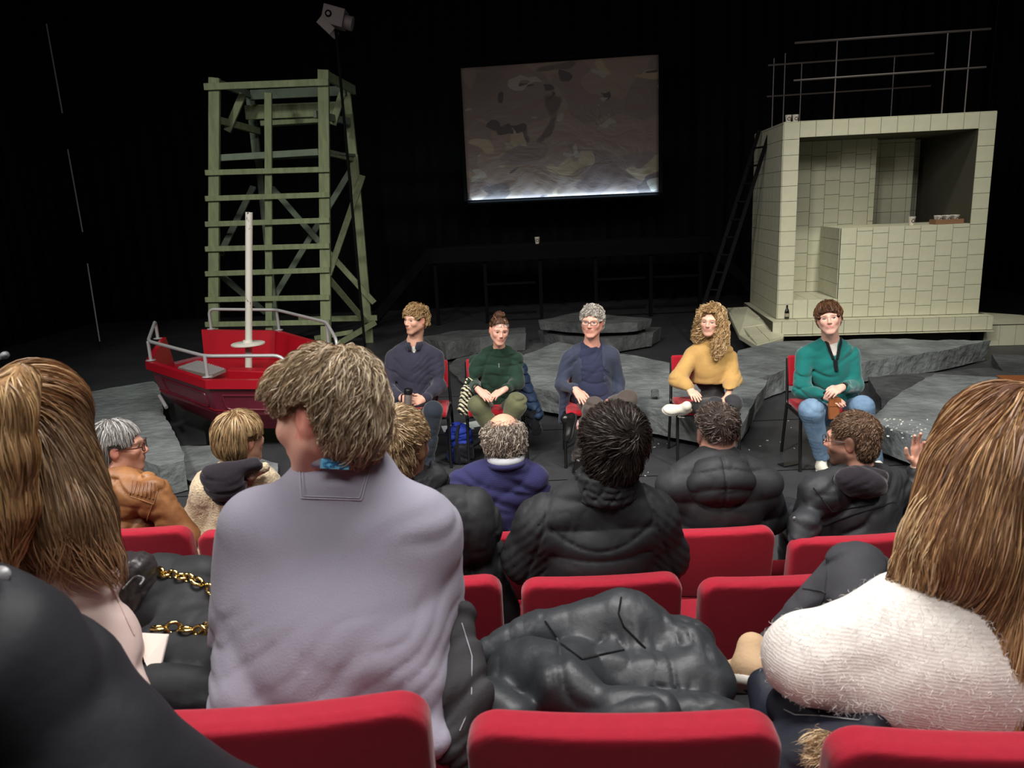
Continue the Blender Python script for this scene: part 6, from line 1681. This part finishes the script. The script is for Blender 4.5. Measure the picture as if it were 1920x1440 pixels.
def dsp(P):
    ax = np.abs(P[:, 0] - cx_); body = np.clip((.175 - ax) / .02, 0, 1)
    zz = (P[:, 2] - zt) + .0 * ax; u1 = zz / .088 + .35
    u2 = ((P[:, 2] - zt) + ax * 1.1) / .036
    arc = np.exp(-((np.sqrt(((P[:, 0] - cx_) / 1.25) ** 2 + (P[:, 2] - zt + .02) ** 2) - .155) / .005) ** 2) * (P[:, 2] < zt - .08)
    sm_ = np.exp(-((ax - .175 - (zt - .1 - P[:, 2]) * .32) / .005) ** 2)
    return w0(P) - body * .013 * (np.sqrt(np.abs(np.sin(math.pi * u1)) + .02) - .5) - (1 - body) * .0055 * (np.sqrt(np.abs(np.sin(math.pi * u2)) + .02) - .5) + .006 * arc * body + .006 * sm_
S.disp = dsp; lo, hi = bbox([sl, sr, el, er, wl, wr, hip], .22); sdf_obj('quilted_jacket', S, M_puff, g, lo, hi, .0062)
c_ = Body(.01)
for k, (dz, r_) in enumerate(((-.028, .088), (-.006, .086), (.016, .083), (.036, .080))): c_.add(torus(nb + [0, -.004, dz], r_, .0155), .006)
c_.disp = wrinkle(.004, 40); sdf_obj('collar', c_, M_puff, g, nb - .14, nb + .12, .0045)
trousers(g, legs, hip, M_dktr, 'trousers', False)
S = hair_shell(h, .014, side=.004, back=-.05, vol=(1.10, 1, 1))
put_hair(g, h, S, ((40, 34, 32), (22, 18, 17)), [(26, 21, 20), (70, 60, 54), (40, 33, 30), (78, 68, 62)], 7000, .055, K=8, wid=.0009, dirf=combed(h, whorl=(.045, -.09, .06), fwd=.5, down=.15, swirl=.7), lift=.008, jitter=.22, seed=24)

# ---------------- third row: grey sweatshirt
g = fig((640, 1330), 1.35, 'person with thick tousled fair hair in a plain grey sweatshirt, face turned left')
h = Head(WY(610, 778, 1.46), (-.93, .36, -.22), (-.05, .2, 1), .97); nb = WY(640, 834, 1.47); hip = WY(640, 1330, 1.36); hip[2] = 1.08
sl, sr = WY(480, 985, 1.44), WY(790, 975, 1.44); el, er = WY(455, 1170, 1.56), WY(828, 1180, 1.46); wl, wr = WY(500, 1300, 1.75), WY(800, 1290, 1.66); legs = lap(hip, 0, .55)
_, SB = skinfig(g, h, nb, hip, ((sl, el, wl), (sr, er, wr)), ((wl, (.3, 1, 0), (0, 0, -1), (1, 0, 0), {}), (wr, (-.3, 1, 0), (0, 0, -1), (-1, 0, 0), {})), legs=legs, tone=(228, 172, 150), res=.0042, brow=(150, 110, 74), lip=(206, 92, 86), red=(224, 130, 114), neck=.058, fat=.008)
add_eyes(h, g, (0, 1, 0))
S = Body(.07); W = WY
S.add(cap(W(492, 995, 1.45), W(782, 988, 1.45), .078), 0)
S.add(cap(nb + [0, 0, -.05], nb + [0, -.002, -.018], .085, .070), .03); S.add(cap(nb + [-.02, .0, -.05], W(520, 985, 1.44), .058, .062), .05).add(cap(nb + [.02, .0, -.05], W(750, 980, 1.44), .058, .062), .05)
S.add(ell(W(632, 1120, 1.42), (.215, .135, .20)), .08); S.add(ell(W(625, 1260, 1.34), (.205, .155, .20)), .08)
S.add(cap(W(478, 1090, 1.42), W(492, 1290, 1.30), .075, .085), .06); S.add(cap(W(770, 1080, 1.42), W(752, 1310, 1.30), .070, .075), .06)
S.add(cap(W(800, 1000, 1.46), W(822, 1180, 1.44), .062, .055), .04).add(cap(W(822, 1180, 1.44), wr, .055, .044), .03); S.add(cap(sl, el, .066, .06), .04).add(cap(el, wl, .058, .044), .03)
S.add(cap(W(775, 1300, 1.28), W(810, 1385, 1.22), .045, .03), .05)
w1 = wrinkle(.009, 10, seed=90, lump=.6); w2 = wrinkle(.028, 10, seed=95, dirs=((.5, 0, 1), (-.75, 0, .6), (.2, 0, 1)), lump=.4)
zs = float(W(632, 1120, 1.42)[2])
def dsp(P):
    t = np.clip((zs + .06 - P[:, 2]) / .22, 0, 1)
    q = P.copy(); q[:, 2] += (P[:, 0] + .25) * .45
    sl_ = np.exp(-((P[:, 0] - .145 + (P[:, 2] - zs) * .05) / .012) ** 2) * np.clip((zs + .02 - P[:, 2]) / .05, 0, 1) * .012
    return w1(P) * (.5 + .3 * t) + w2(q) * t * .9 + sl_
S.disp = dsp; lo, hi = bbox([sl, sr, el, er, wl, wr, W(625, 1400, 1.3)], .24)
M_grey = mat('grey sweatshirt jersey', (166, 163, 178), .92, rgb2=(152, 149, 164), noise=.5, nscale=4, bump=.22, bscale=260, spec=.12, sheen=.15, bdist=.003)
SW_ = S; sdf_obj('sweatshirt', S, M_grey, g, lo, hi, .0062)
c_ = Body(.01); nk = nb + np.array([0, -.002, .002]); c_.add(torus(nk, .070, .010), 0).add(torus(nk + [0, -.002, -.012], .075, .011), .015); sdf_obj('neckband', c_, M_grey, g, nk - .15, nk + .12, .0045)
M_st = mat('pale stitching', (190, 188, 200), .8)
seam(S, [(562, 878), (564, 934), (678, 938), (693, 882)], g, M_st, .0011, 'stitching', t0=.9); seam(S, [(567, 880), (569, 930), (674, 934), (688, 884)], g, M_st, .0008, 'stitching', t0=.9)
M_tag = mat('sky blue woven tag', (112, 198, 232), .7); M_tagd = mat('blue tag print', (34, 128, 190), .7)
q = [hit(S, x, y, .9, up=.030) for x, y in ((602, 862), (656, 864), (654, 881), (600, 878))]
MB().prism([Vector(p) for p in q], [Vector(p) - Vector((0, -.001, -.002)) for p in q]).build('neck_tag', M_tag, g, world=True)
def tg(u, v_): return (Vector(q[0]).lerp(Vector(q[1]), u)).lerp(Vector(q[3]).lerp(Vector(q[2]), u), v_) + Vector((0, -.0022, .0012))
pr = MB()
for c0_, r0, a0, a1 in ((.5, .40, 2.0, 4.3), (.5, .33, 2.1, 4.2), (.5, .40, -1.15, 1.15), (.5, .33, -1.05, 1.05)):
    pr.tube([tg(c0_ + r0 * math.cos(t), .5 + r0 * 1.15 * math.sin(t)) for t in np.linspace(a0, a1, 8)], .0006, 4)
for a, b in (((.34, .3), (.54, .3)), ((.54, .3), (.34, .72)), ((.34, .72), (.52, .72)), ((.58, .3), (.58, .72)), ((.58, .3), (.72, .34)), ((.58, .5), (.72, .5)), ((.44, .5), (.56, .5))): pr.tube([tg(*a), tg(*b)], .0007, 4)
pr.build('tag_print', M_tagd, g, world=True)
trousers(g, legs, hip, M_dktr, 'trousers', True)
Sj = Body(.04); Sj.add(cap(W(862, 1165, 1.40), W(872, 1300, 1.30), .035, .045), 0).add(cap(W(872, 1300, 1.30), W(850, 1400, 1.24), .045, .04), .03); Sj.disp = wrinkle(.012, 16, (1, 1, .8), 23)
M_blkden = mat('washed black denim', (66, 66, 68), .85, rgb2=(48, 48, 50), noise=.8, nscale=6, bump=.3, bscale=120, spec=.2, bdist=.003)
dn_ = empty('denim_jacket', W(868, 1330, 1.28) * [1, 1, 0] + [0, 0, 1.03], label='black denim jacket hanging beside the grey sweatshirt', cat='jacket')
sdf_obj('sleeve', Sj, M_blkden, dn_, W(868, 1300, 1.3) - .3, W(868, 1280, 1.3) + .3, .006)
seam(Sj, [(866, 1168), (885, 1230), (884, 1320), (862, 1370)], dn_, M_st, .0009, 'stitching', t0=.9)
S = Body(.02); h.E(S, 0, -.020, .036, .086, .108, .098, k=0); h.E(S, 0, -.062, -.030, .070, .058, .070, k=.03); h.E(S, 0, .055, .058, .070, .056, .042, k=.03)
h.E(S, 0, .125, -.058, .090, .085, .100, k=.014, op='-')
for x in (-1, 1): h.E(S, x * .094, .012, -.036, .034, .036, .044, k=.010, op='-'); h.E(S, x * .09, .055, -.07, .05, .065, .075, k=.014, op='-')
S.disp = lambda P: -.006 * noise3(P, 30) - .003 * noise3(P, 70)
put_hair(g, h, S, ((152, 130, 102), (98, 80, 60)), [(108, 90, 68), (224, 206, 178), (178, 156, 126), (202, 180, 148), (136, 114, 88)], 11000, .080, K=12, wid=.0008, dirf=combed(h, whorl=(0, -.045, .12), fwd=.35, down=.5, side=.0, swirl=.5), lift=.012, jitter=.42, curl=.003, curlf=50, seed=26, h_res=.0045, hug=.82)

# ---------------- third row: long fair hair at the left, blush jacket
g = fig((95, 1330), 1.4, 'woman with long brown and blonde hair tied half up, in a blush pink jacket')
h = Head(WY(78, 800, 1.50), (.25, .95, -.18), (.05, 0, 1), .96); nb = WY(85, 925, 1.45); hip = WY(60, 1330, 1.36); hip[2] = 1.08
sl, sr = WY(-40, 1060, 1.40), WY(160, 1060, 1.44); el, er = WY(-80, 1240, 1.5), WY(205, 1235, 1.42); wl, wr = WY(40, 1330, 1.75), WY(200, 1300, 1.70); legs = lap(hip, 0, .55)
skinfig(g, h, nb, hip, ((sl, el, wl), (sr, er, wr)), ((wl, (.3, 1, 0), (0, 0, -1), (1, 0, 0), {}), (wr, (-.3, 1, 0), (0, 0, -1), (-1, 0, 0), {})), legs=legs, res=.006)
S = Body(.06); torso(S, sl, sr, hip, .17, .12, .14, .02, nb=nb, shr_r=.05, fwd=(0, 1, 0)); S.add(cap(W(150, 1075, 1.42), W(195, 1220, 1.36), .056, .060), .05).add(cap(W(195, 1220, 1.36), W(235, 1300, 1.30), .06, .045), .04); S.add(cap(sl, el, .06, .055), .04)
S.add(cap(er, wr, .05, .04), .03)
S.disp = wrinkle(.009, 8, (1.3, 1, 1.0), 101); lo, hi = bbox([sl, sr, el, er, wl, wr, hip], .22)
M_blush = mat('blush pink cloth', (214, 192, 184), .85, rgb2=(204, 180, 172), noise=.5, nscale=5, bump=.15, bscale=200, spec=.15, bdist=.003); sdf_obj('jacket', S, M_blush, g, lo, hi, .0072)
seam(S, [(148, 1022), (105, 1120), (97, 1130)], g, M_blush, .0018, t0=.9); seam(S, [(160, 1020), (205, 1090), (252, 1190)], g, M_blush, .0018, t0=.9)
trousers(g, legs, hip, M_dktr, 'trousers', True)
S = Body(.04); h.E(S, 0, -.02, .030, .088, .108, .104, k=0); S.add(cap(W(95, 870, 1.44), W(125, 975, 1.38), .080, .075), .05); S.add(cap(W(150, 985, 1.38), W(200, 1040, 1.36), .045, .018), .04)
S.add(cap(W(50, 900, 1.40), W(45, 1030, 1.36), .070, .045), .05)
S.disp = lambda P: -.005 * noise3(P * A(1, 1, .35), 60) - .006 * noise3(P * A(1, 1, .4), 22)
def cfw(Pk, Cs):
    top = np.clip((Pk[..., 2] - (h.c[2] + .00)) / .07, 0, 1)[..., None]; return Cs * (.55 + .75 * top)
dnw = lambda P: np.stack([.18 + np.clip((P[:, 0] - h.c[0]) * 2.0, -.2, .9) * np.clip((P[:, 2] - h.c[2]) * 8, 0, 1), np.clip((P[:, 1] - h.c[1]) * 1.5, -.4, .4), -np.ones(len(P))], 1)
def dtop(P):
    q = P - (h.c + A(-.055, -.06, .075)); n = q / (np.linalg.norm(q, axis=1, keepdims=True) + 1e-6); t = np.clip((P[:, 2] - (h.c[2] + .02)) / .04, 0, 1)[:, None]
    return n * t + dnw(P) * (1 - t)
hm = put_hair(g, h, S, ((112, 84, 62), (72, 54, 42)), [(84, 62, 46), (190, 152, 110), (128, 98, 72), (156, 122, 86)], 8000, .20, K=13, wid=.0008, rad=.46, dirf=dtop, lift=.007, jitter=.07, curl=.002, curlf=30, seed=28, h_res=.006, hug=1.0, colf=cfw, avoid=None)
rg = np.random.default_rng(77)
def extra_strands(root, S, px0, px1, Y0, Y1, n, length, dirf, cols, nm='hair_strands', **k):
    """strands sown on the surface seen between two pixels"""
    P = sown(S, *px0, *px1, n)
    st = strands(nm, S, P, dirf, length, M_hair, None, cols=cols, **k); st.parent = root; tag(st, kind='stuff'); return st
extra_strands(hm, S, (0, 740), (190, 950), 0, 0, 3500, .18, dnw, [(84, 62, 46), (150, 118, 84), (110, 84, 60)], K=11, wid=.0008, lift=.006, jitter=.08, seed=31, grav=.3)
extra_strands(hm, S, (60, 960), (205, 1040), 0, 0, 260, .16, lambda P: np.stack([np.full(len(P), .25), np.full(len(P), -.1), -np.ones(len(P))], 1), [(140, 104, 74), (186, 148, 108)], K=12, wid=.0009, lift=.01, jitter=.25, seed=32, hug=.3)
Pt = Body(.03)
tp = [W(42, 708, 1.36), W(10, 760, 1.30), W(6, 850, 1.28), W(18, 950, 1.28), W(8, 1050, 1.29)]
for a, b, r0, r1 in zip(tp[:-1], tp[1:], (.026, .040, .040, .032), (.040, .040, .032, .018)): Pt.add(cap(a, b, r0, r1), .02)
Pt.disp = lambda P: -.004 * noise3(P * A(1, 1, .3), 70)
po = link('ponytail', sdf_mesh('ponytail', Pt, np.min(tp, 0) - .07, np.max(tp, 0) + .07, .005, shell_cols((168, 130, 88), None, (110, 80, 54))), M_hairb, g, world=True)
P = seeds_on(Pt, (tp[1] + tp[2]) / 2, .10, 3000, lambda P: P[:, 2] > tp[4][2], rg)
st = strands('hair_strands', Pt, P, lambda P: np.stack([.10 * np.sin(P[:, 2] * 30), np.zeros(len(P)), -np.ones(len(P))], 1), .2, M_hair, None, K=14, wid=.0013, cols=[(120, 88, 58), (214, 180, 132), (176, 138, 92)], jitter=.08, lift=.006, curl=.003, curlf=40, seed=33); st.parent = po; tag(st, kind='stuff')
MB().lathe([(.026, -.008), (.031, 0), (.026, .008)], 16, W(42, 708, 1.365), Matrix.Rotation(.7, 3, 'Y')).build('hair_tie', M_roll, g, world=True, smooth=True)

# ---------------- third row: long hair at the right, white fluffy jumper, knee drawn up
g = fig((1800, 1330), 1.35, 'woman with very long fair-brown hair in a white fluffy jumper, knee drawn up')
h = Head(WY(1868, 860, 1.46), (-.28, .94, -.20), (.22, 0, 1), 1.08); nb = WY(1850, 1020, 1.40); hip = WY(1790, 1330, 1.32); hip[2] = 1.08
sl, sr = WY(1680, 1150, 1.36), WY(1990, 1130, 1.34); el, er = WY(1510, 1225, 1.34), WY(2050, 1290, 1.4); wl, wr = WY(1580, 1230, 1.62), WY(1950, 1330, 1.7)
kn, an = WY(1608, 1075, 1.72), WY(1415, 1262, 1.72); hipl = hip + [-.10, .08, -.02]; legs = [(hipl, kn, an), (hip + [.1, .02, 0], hip + [.14, .44, -.03], hip + [.14, .46, -.45])]
skinfig(g, h, nb, hip, ((sl, el, wl), (sr, er, wr)), ((wl, (.3, 1, 0), (0, 0, -1), (1, 0, 0), {}), (wr, (-.3, 1, 0), (0, 0, -1), (-1, 0, 0), {})), legs=legs, res=.006)
S = Body(.06); S.add(cap(W(1700, 1160, 1.36), W(1980, 1140, 1.34), .075), 0).add(ell(W(1800, 1250, 1.30), (.20, .13, .15)), .08).add(cap(W(1690, 1160, 1.37), W(1520, 1230, 1.34), .080, .066), .05).add(ell(W(1500, 1225, 1.36), (.070, .07, .075)), .03)
S.add(cap(W(1530, 1270, 1.30), W(1640, 1290, 1.30), .050, .06), .05); S.add(cap(W(1620, 1285, 1.32), W(1960, 1330, 1.24), .060, .085), .06); S.add(cap(nb, W(1780, 1130, 1.38), .055, .06), .05).add(cap(sr, er, .075, .06), .05).add(cap(er, wr, .06, .045), .03).add(cap(W(1510, 1210, 1.38), wl, .055, .042), .03)
S.disp = lambda P: -.010 * noise3(P, 8) - .003 * noise3(P, 26); lo, hi = bbox([sr, W(1440, 1250, 1.3), el, er, wr, wl, hip, nb], .2); lo[2] = 1.0
M_fluff = mat('white angora knit', (244, 238, 230), .95, rgb2=(232, 222, 212), noise=.5, nscale=12, bump=.25, bscale=120, wave=(55, 'Z', 2.5), sheen=.2, spec=.1, bdist=.0015)
SF = S; fo = sdf_obj('fluffy_jumper', S, M_fluff, g, lo, hi, .007)
P = sown(S, 1425, 1080, 1925, 1375, 7000)
st = strands('fuzz', S, P, lambda P: rg.normal(size=P.shape).astype(np.float32), .016, M_hair, None, K=4, wid=.00022, clump=0, cols=[(240, 234, 228), (252, 250, 246)], hug=.25, lift=.007, jitter=.4, seed=41); st.parent = fo; tag(st, kind='stuff')
S = Body(.04); limb(S, hipl, kn, an, (.085, .072, .055), .035); S.add(ell(hip, (.17, .14, .10)), .05); limb(S, *legs[1], (.09, .07, .05), .03); S.disp = wrinkle(.009, 12, (1, 1, 1), 111); lo, hi = bbox([hipl, kn, an, legs[1][1], legs[1][2]], .16)
M_jb = mat('charcoal denim', (70, 70, 74), .85, rgb2=(54, 54, 58), noise=.7, nscale=7, bump=.25, bscale=150, spec=.2, bdist=.003); sdf_obj('jeans', S, M_jb, g, lo, hi, .0075)
seam(S, [(1505, 1103), (1540, 1108), (1548, 1112)], g, M_dj, .002, t0=1.0); seam(S, [(1552, 1060), (1545, 1120), (1500, 1200)], g, M_dj, .002, t0=1.0)
M_boot = mat('beige suede', (196, 164, 128), .9, bump=.2, bscale=90); shoe(g, WY(1418, 1288, 1.62), WY(1352, 1290, 1.80), M_boot, M_sole, .045, 'boot', up=(.35, -.1, 1))
S = Body(.05); h.E(S, 0, -.02, .030, .102, .120, .114, k=0)
S.add(cap(W(1852, 905, 1.38), W(1808, 1035, 1.34), .106, .092), .06); S.add(cap(W(1800, 1020, 1.34), W(1700, 1085, 1.36), .070, .022), .05); S.add(cap(W(1785, 930, 1.44), W(1740, 1020, 1.44), .036, .032), .04)
S.add(cap(W(1880, 1030, 1.32), W(1925, 1200, 1.24), .085, .055), .05).add(cap(W(1925, 1200, 1.24), W(1940, 1400, 1.16), .050, .035), .04)
S.disp = lambda P: -.006 * noise3(P * A(1, 1, .4), 24) - .003 * noise3(P * A(1, 1, .35), 60)
xl = float(W(1700, 980, 1.4)[0])
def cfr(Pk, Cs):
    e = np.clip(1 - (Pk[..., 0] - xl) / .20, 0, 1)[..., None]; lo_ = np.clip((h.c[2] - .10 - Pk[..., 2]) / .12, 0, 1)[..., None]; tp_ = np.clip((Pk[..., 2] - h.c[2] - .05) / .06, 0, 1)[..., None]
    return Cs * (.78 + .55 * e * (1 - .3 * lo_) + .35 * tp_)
def dr(P):
    lowr = np.clip((h.c[2] - .14 - P[:, 2]) / .10, 0, 1); left = np.clip((W(1850, 1000, 1.4)[0] - P[:, 0]) / .05, 0, 1)
    dx = -.30 - .9 * lowr * left + .75 * lowr * (1 - left)
    return np.stack([dx, np.clip((P[:, 1] - h.c[1]) * 1.2, -.3, .3), -np.ones(len(P))], 1)
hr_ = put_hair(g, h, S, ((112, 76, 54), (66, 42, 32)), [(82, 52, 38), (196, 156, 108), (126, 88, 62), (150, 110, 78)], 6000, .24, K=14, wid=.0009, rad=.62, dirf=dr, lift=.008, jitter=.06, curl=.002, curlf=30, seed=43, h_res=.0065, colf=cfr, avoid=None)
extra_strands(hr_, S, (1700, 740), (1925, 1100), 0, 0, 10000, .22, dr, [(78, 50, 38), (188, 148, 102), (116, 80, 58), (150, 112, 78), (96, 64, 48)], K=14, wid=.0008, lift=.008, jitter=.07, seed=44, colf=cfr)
extra_strands(hr_, S, (1690, 880), (1775, 1060), 0, 0, 700, .20, dr, [(196, 158, 108), (232, 204, 160), (160, 120, 80)], K=14, wid=.0011, lift=.010, jitter=.10, seed=45, curl=.004, curlf=26)
extra_strands(hr_, S, (1890, 1100), (1925, 1330), 0, 0, 500, .22, lambda P: np.stack([np.full(len(P), -.05), np.zeros(len(P)), -np.ones(len(P))], 1), [(150, 108, 72), (222, 184, 134)], K=14, wid=.0011, lift=.010, jitter=.08, seed=46)

# ---------------- nearest row: dark padded shoulder at the lower left
g = fig((60, 2400), .78, 'person in a black padded coat cut off by the lower left corner')
C_ = lambda px, py, Y: WY(px, py, Y)
h = Head(np.array([-.78, .66, 2.02]), (.3, 1, 0)); nb = np.array([-.76, .62, 1.86]); hip = np.array([-.62, .42, 1.40])
sl, sr = np.array([-.92, .58, 1.76]), C_(60, 1330, .84); el = sl + [-.06, .08, -.28]; er = C_(140, 1560, .80); wl, wr = el + [.1, .28, 0], er + [-.18, .20, -.08]; legs = [(hip + [s_ * .08, .02, 0], hip + [s_ * .1, .36, -.04], hip + [s_ * .1, .36, -.5]) for s_ in (-1, 1)]
skinfig(g, h, nb, hip, ((sl, el, wl), (sr, er, wr)), ((wl, (.4, 1, 0), (0, 0, -1), (1, 0, 0), {}), (wr, (-.4, 1, 0), (0, 0, -1), (-1, 0, 0), {})), legs=legs, res=.009)
S = Body(.06); torso(S, sl, np.array([-.60, .60, 1.72]), hip, .19, .15, .16, .03, nb=nb, fwd=(0, 1, 0)); S.add(cap(sl, el, .08, .07), .04)
S.add(cap(C_(-80, 1250, .84), C_(95, 1330, .84), .095, .092), .06); S.add(cap(C_(95, 1345, .84), C_(190, 1490, .80), .092, .085), .05).add(cap(C_(240, 1400, .84), C_(310, 1480, .84), .060, .060), .04).add(cap(C_(310, 1470, .85), C_(490, 1560, .88), .058, .065), .04).add(cap(C_(-160, 1160, .80), C_(-20, 1220, .82), .085, .085), .06)
w0 = wrinkle(.012, 8, seed=121); S.disp = lambda P: w0(P)
lo, hi = bbox([sl, el, er, hip, C_(430, 1560, .92), nb], .24)
M_coat2 = mat('soft black padded coat', (38, 38, 42), .6, bump=.1, bscale=40, spec=.3, rgb2=(32, 32, 36), noise=.5, nscale=6); sdf_obj('padded_coat', S, M_coat2, g, lo, hi, .0075)
q = hit(S, 6, 1078, .3, 2); MB().lathe([(.010, 0), (.011, .004), (.006, .008)], 16, q, Matrix.Rotation(1.2, 3, 'X')).build('stud', M_steel, g, world=True, smooth=True)
trousers(g, legs, hip, M_dktr, 'trousers', False)
S = hair_shell(h, .012); put_hair(g, h, S, ((60, 44, 36), None), [(60, 44, 36)], 0, .1, h_res=.012)

# ================================================================== COATS AND BAGS ON THE SEATS
M_nyl = mat('black glossy nylon', (54, 57, 60), .46, bump=.25, bscale=34, spec=.42, rgb2=(44, 47, 50), noise=.5, nscale=5, bdist=.008)
def heap(name, label, caps_, m, res=.007, w=.014, sc=12, st=(1, 1, 1), seed=1, k=.05, part='shell', cat='coat', extra=None):
    pts = [WY(*c[0]) for c in caps_] + [WY(*c[1]) for c in caps_]; c = np.mean(pts, 0); z = min(p[2] for p in pts) - .08
    r = empty(name, (c[0], c[1], z), label=label, cat=cat)
    B = Body(k)
    for q in caps_: B.add(cap(WY(*q[0]), WY(*q[1]), q[2], q[3]), q[4] if len(q) > 4 else k)
    if extra: extra(B)
    B.disp = crumple(w, sc, st, seed)
    lo, hi = bbox(pts, max(q[2] for q in caps_) + .05); sdf_obj(part, B, m, r, lo, hi, res)
    return r, B
r, B = heap('puffer_coat', 'big shiny black puffer coat heaped on a crimson seat', [
    ((925, 1228, 1.62), (1010, 1188, 1.64), .045, .055), ((1030, 1190, 1.62), (1160, 1175, 1.62), .055, .080, .02), ((1165, 1180, 1.62), (1290, 1215, 1.58), .082, .062, .03),
    ((1290, 1210, 1.56), (1340, 1290, 1.46), .050, .045, .03), ((975, 1265, 1.50), (1050, 1275, 1.46), .075, .082, .015), ((1060, 1285, 1.40), (1130, 1330, 1.34), .060, .035, .02),
    ((1160, 1350, 1.32), (1230, 1345, 1.30), .060, .055, .015), ((1230, 1345, 1.36), (1370, 1350, 1.36), .050, .045, .02), ((900, 1320, 1.40), (960, 1360, 1.34), .055, .05, .03), ((1090, 1260, 1.50), (1290, 1290, 1.46), .06, .06, .06)],
    M_nyl, .0056, .012, 7.5, (1.5, 1, .8), 5, .018)
seam(B, [(1022, 1165), (1050, 1205), (1090, 1235)], r, M_roll, .0025, t0=1.0); seam(B, [(1165, 1120), (1160, 1150), (1170, 1175), (1210, 1215)], r, M_roll, .0025, t0=1.0); seam(B, [(1090, 1235), (1170, 1218)], r, M_roll, .002, t0=1.0)
r, B = heap('winter_coat', 'matt black winter coat piled on the seat between the blush jacket and the grey sweatshirt', [
    ((300, 1075, 2.0), (380, 1090, 1.95), .060, .065), ((270, 1130, 1.75), (360, 1150, 1.70), .080, .085, .03), ((300, 1240, 1.50), (385, 1260, 1.46), .085, .08, .02),
    ((320, 1200, 1.6), (420, 1180, 1.6), .06, .06, .03), ((290, 1300, 1.36), (400, 1310, 1.34), .06, .05, .03)], M_puff, .0068, .010, 8, (.8, 1, 1.5), 8, .03)
BW = B
hb = empty('quilted_handbag', WY(238, 1095, 1.7) - [0, 0, .1], label='black quilted leather handbag with a heavy gold chain', cat='bag')
M_ql = mat('black quilted leather', (58, 54, 54), .35, bump=.3, bscale=60, spec=.5); S = Body(.03); c = WY(238, 1092, 1.72)
S.add(rbox(c, (.075, .045, .07), .035, axes((.3, 1, 0), (0, .3, 1))), 0); S.disp = lambda P: -.004 * np.sqrt(np.abs(np.sin((P[:, 0] + P[:, 2]) * 90) * np.sin((P[:, 0] - P[:, 2]) * 90))); sdf_obj('bag_body', S, M_ql, hb, c - .18, c + .18, .005)
M_gold = mat('polished gold', (236, 204, 130), .16, metal=1.0)
tm = MB(); R_, r_ = .0115, .0042; V = []; Fq = []
for i in range(14):
    for j in range(7):
        a, b = 2 * math.pi * i / 14, 2 * math.pi * j / 7; V.append(((R_ + r_ * math.cos(b)) * math.cos(a) * 1.25, (R_ + r_ * math.cos(b)) * math.sin(a), r_ * math.sin(b)))
        Fq.append((i * 7 + j, i * 7 + (j + 1) % 7, ((i + 1) % 14) * 7 + (j + 1) % 7, ((i + 1) % 14) * 7 + j))
link_me = np_mesh('chain_link', np.array(V), np.array(Fq)); link_me.materials.append(M_gold)
cp = [(262, 1066), (285, 1068), (310, 1076), (340, 1081), (370, 1090), (394, 1106), (405, 1125), (407, 1150), (398, 1172), (375, 1184), (350, 1180), (325, 1177), (298, 1178), (274, 1177)]
pts = [hit(BW, x, y, .9, 3, up=.012) for x, y in cp]; dense = []
for a, b in zip(pts[:-1], pts[1:]):
    L_ = np.linalg.norm(b - a); n_ = max(1, int(L_ / .019))
    for k in range(n_): dense.append((a + (b - a) * k / n_, unit(b - a)))
for i, (p, t) in enumerate(dense):
    o = bpy.data.objects.new('chain_link', link_me); col.objects.link(o); o.parent = hb
    x = Vector(t); up = Vector((0, -.6, .8)); y = up.cross(x).normalized(); z = x.cross(y)
    M_ = Matrix((x, y, z)).transposed().to_4x4() @ Matrix.Rotation((.9 if i % 2 else -.7), 4, 'X'); M_.translation = Vector(p - np.array(hb.location)); o.matrix_local = M_
MB().tube(round_path([WY(232, 1105, 1.6), WY(255, 1080, 1.62), WY(272, 1085, 1.62), WY(262, 1098, 1.6)], .02), .004, 8).build('handle', M_ql, hb, smooth=True, world=True)
cl = empty('cream_scarf', WY(290, 1215, 1.42), label='cream cloth corner poking out beside the blush jacket', cat='scarf')
p4 = [WY(255, 1188, 1.44), WY(314, 1191, 1.42), WY(300, 1250, 1.36), WY(292, 1285, 1.32), WY(270, 1240, 1.36)]
lo0 = Vector(cl.location)
o = MB().prism([Vector(p) - lo0 for p in p4], [Vector(p) - lo0 - Vector((0, -.012, .004)) for p in p4]).build('cloth', mat('cream cloth', (232, 218, 206), .9), cl, bevel=.003)
r, B = heap('navy_coat', 'dark navy coat under the woman in white, with a zip', [
    ((1440, 1290, 1.50), (1470, 1400, 1.36), .045, .06), ((1480, 1330, 1.36), (1620, 1370, 1.26), .050, .05, .03), ((1480, 1420, 1.26), (1600, 1430, 1.18), .07, .06, .03), ((1560, 1370, 1.30), (1640, 1352, 1.24), .035, .02, .02)],
    mat('dark navy shell', (36, 40, 52), .55, bump=.3, bscale=18, spec=.4, rgb2=(28, 32, 42), noise=.5, nscale=6), .0065, .010, 8, (1, 1, 1.4), 15, .03)
seam(B, [(1470, 1330), (1490, 1340), (1540, 1342), (1610, 1350)], r, M_steel, .0012, 'zip', t0=.8); M_fur = mat('tan fur', (196, 164, 120), .95)
P = sown(B, 1535, 1375, 1575, 1420, 500)
st = strands('fur_trim', B, P, lambda P: np.stack([np.full(len(P), -.8), np.full(len(P), -.3), rg.normal(size=len(P)) * .4], 1).astype(np.float32), .045, M_hair, None, K=6, wid=.0007, cols=[(150, 120, 84), (226, 200, 160)], hug=.2, lift=.02, jitter=.3, seed=51); st.parent = r; st.matrix_parent_inverse = Matrix.Translation(r.location).inverted(); tag(st, kind='stuff')
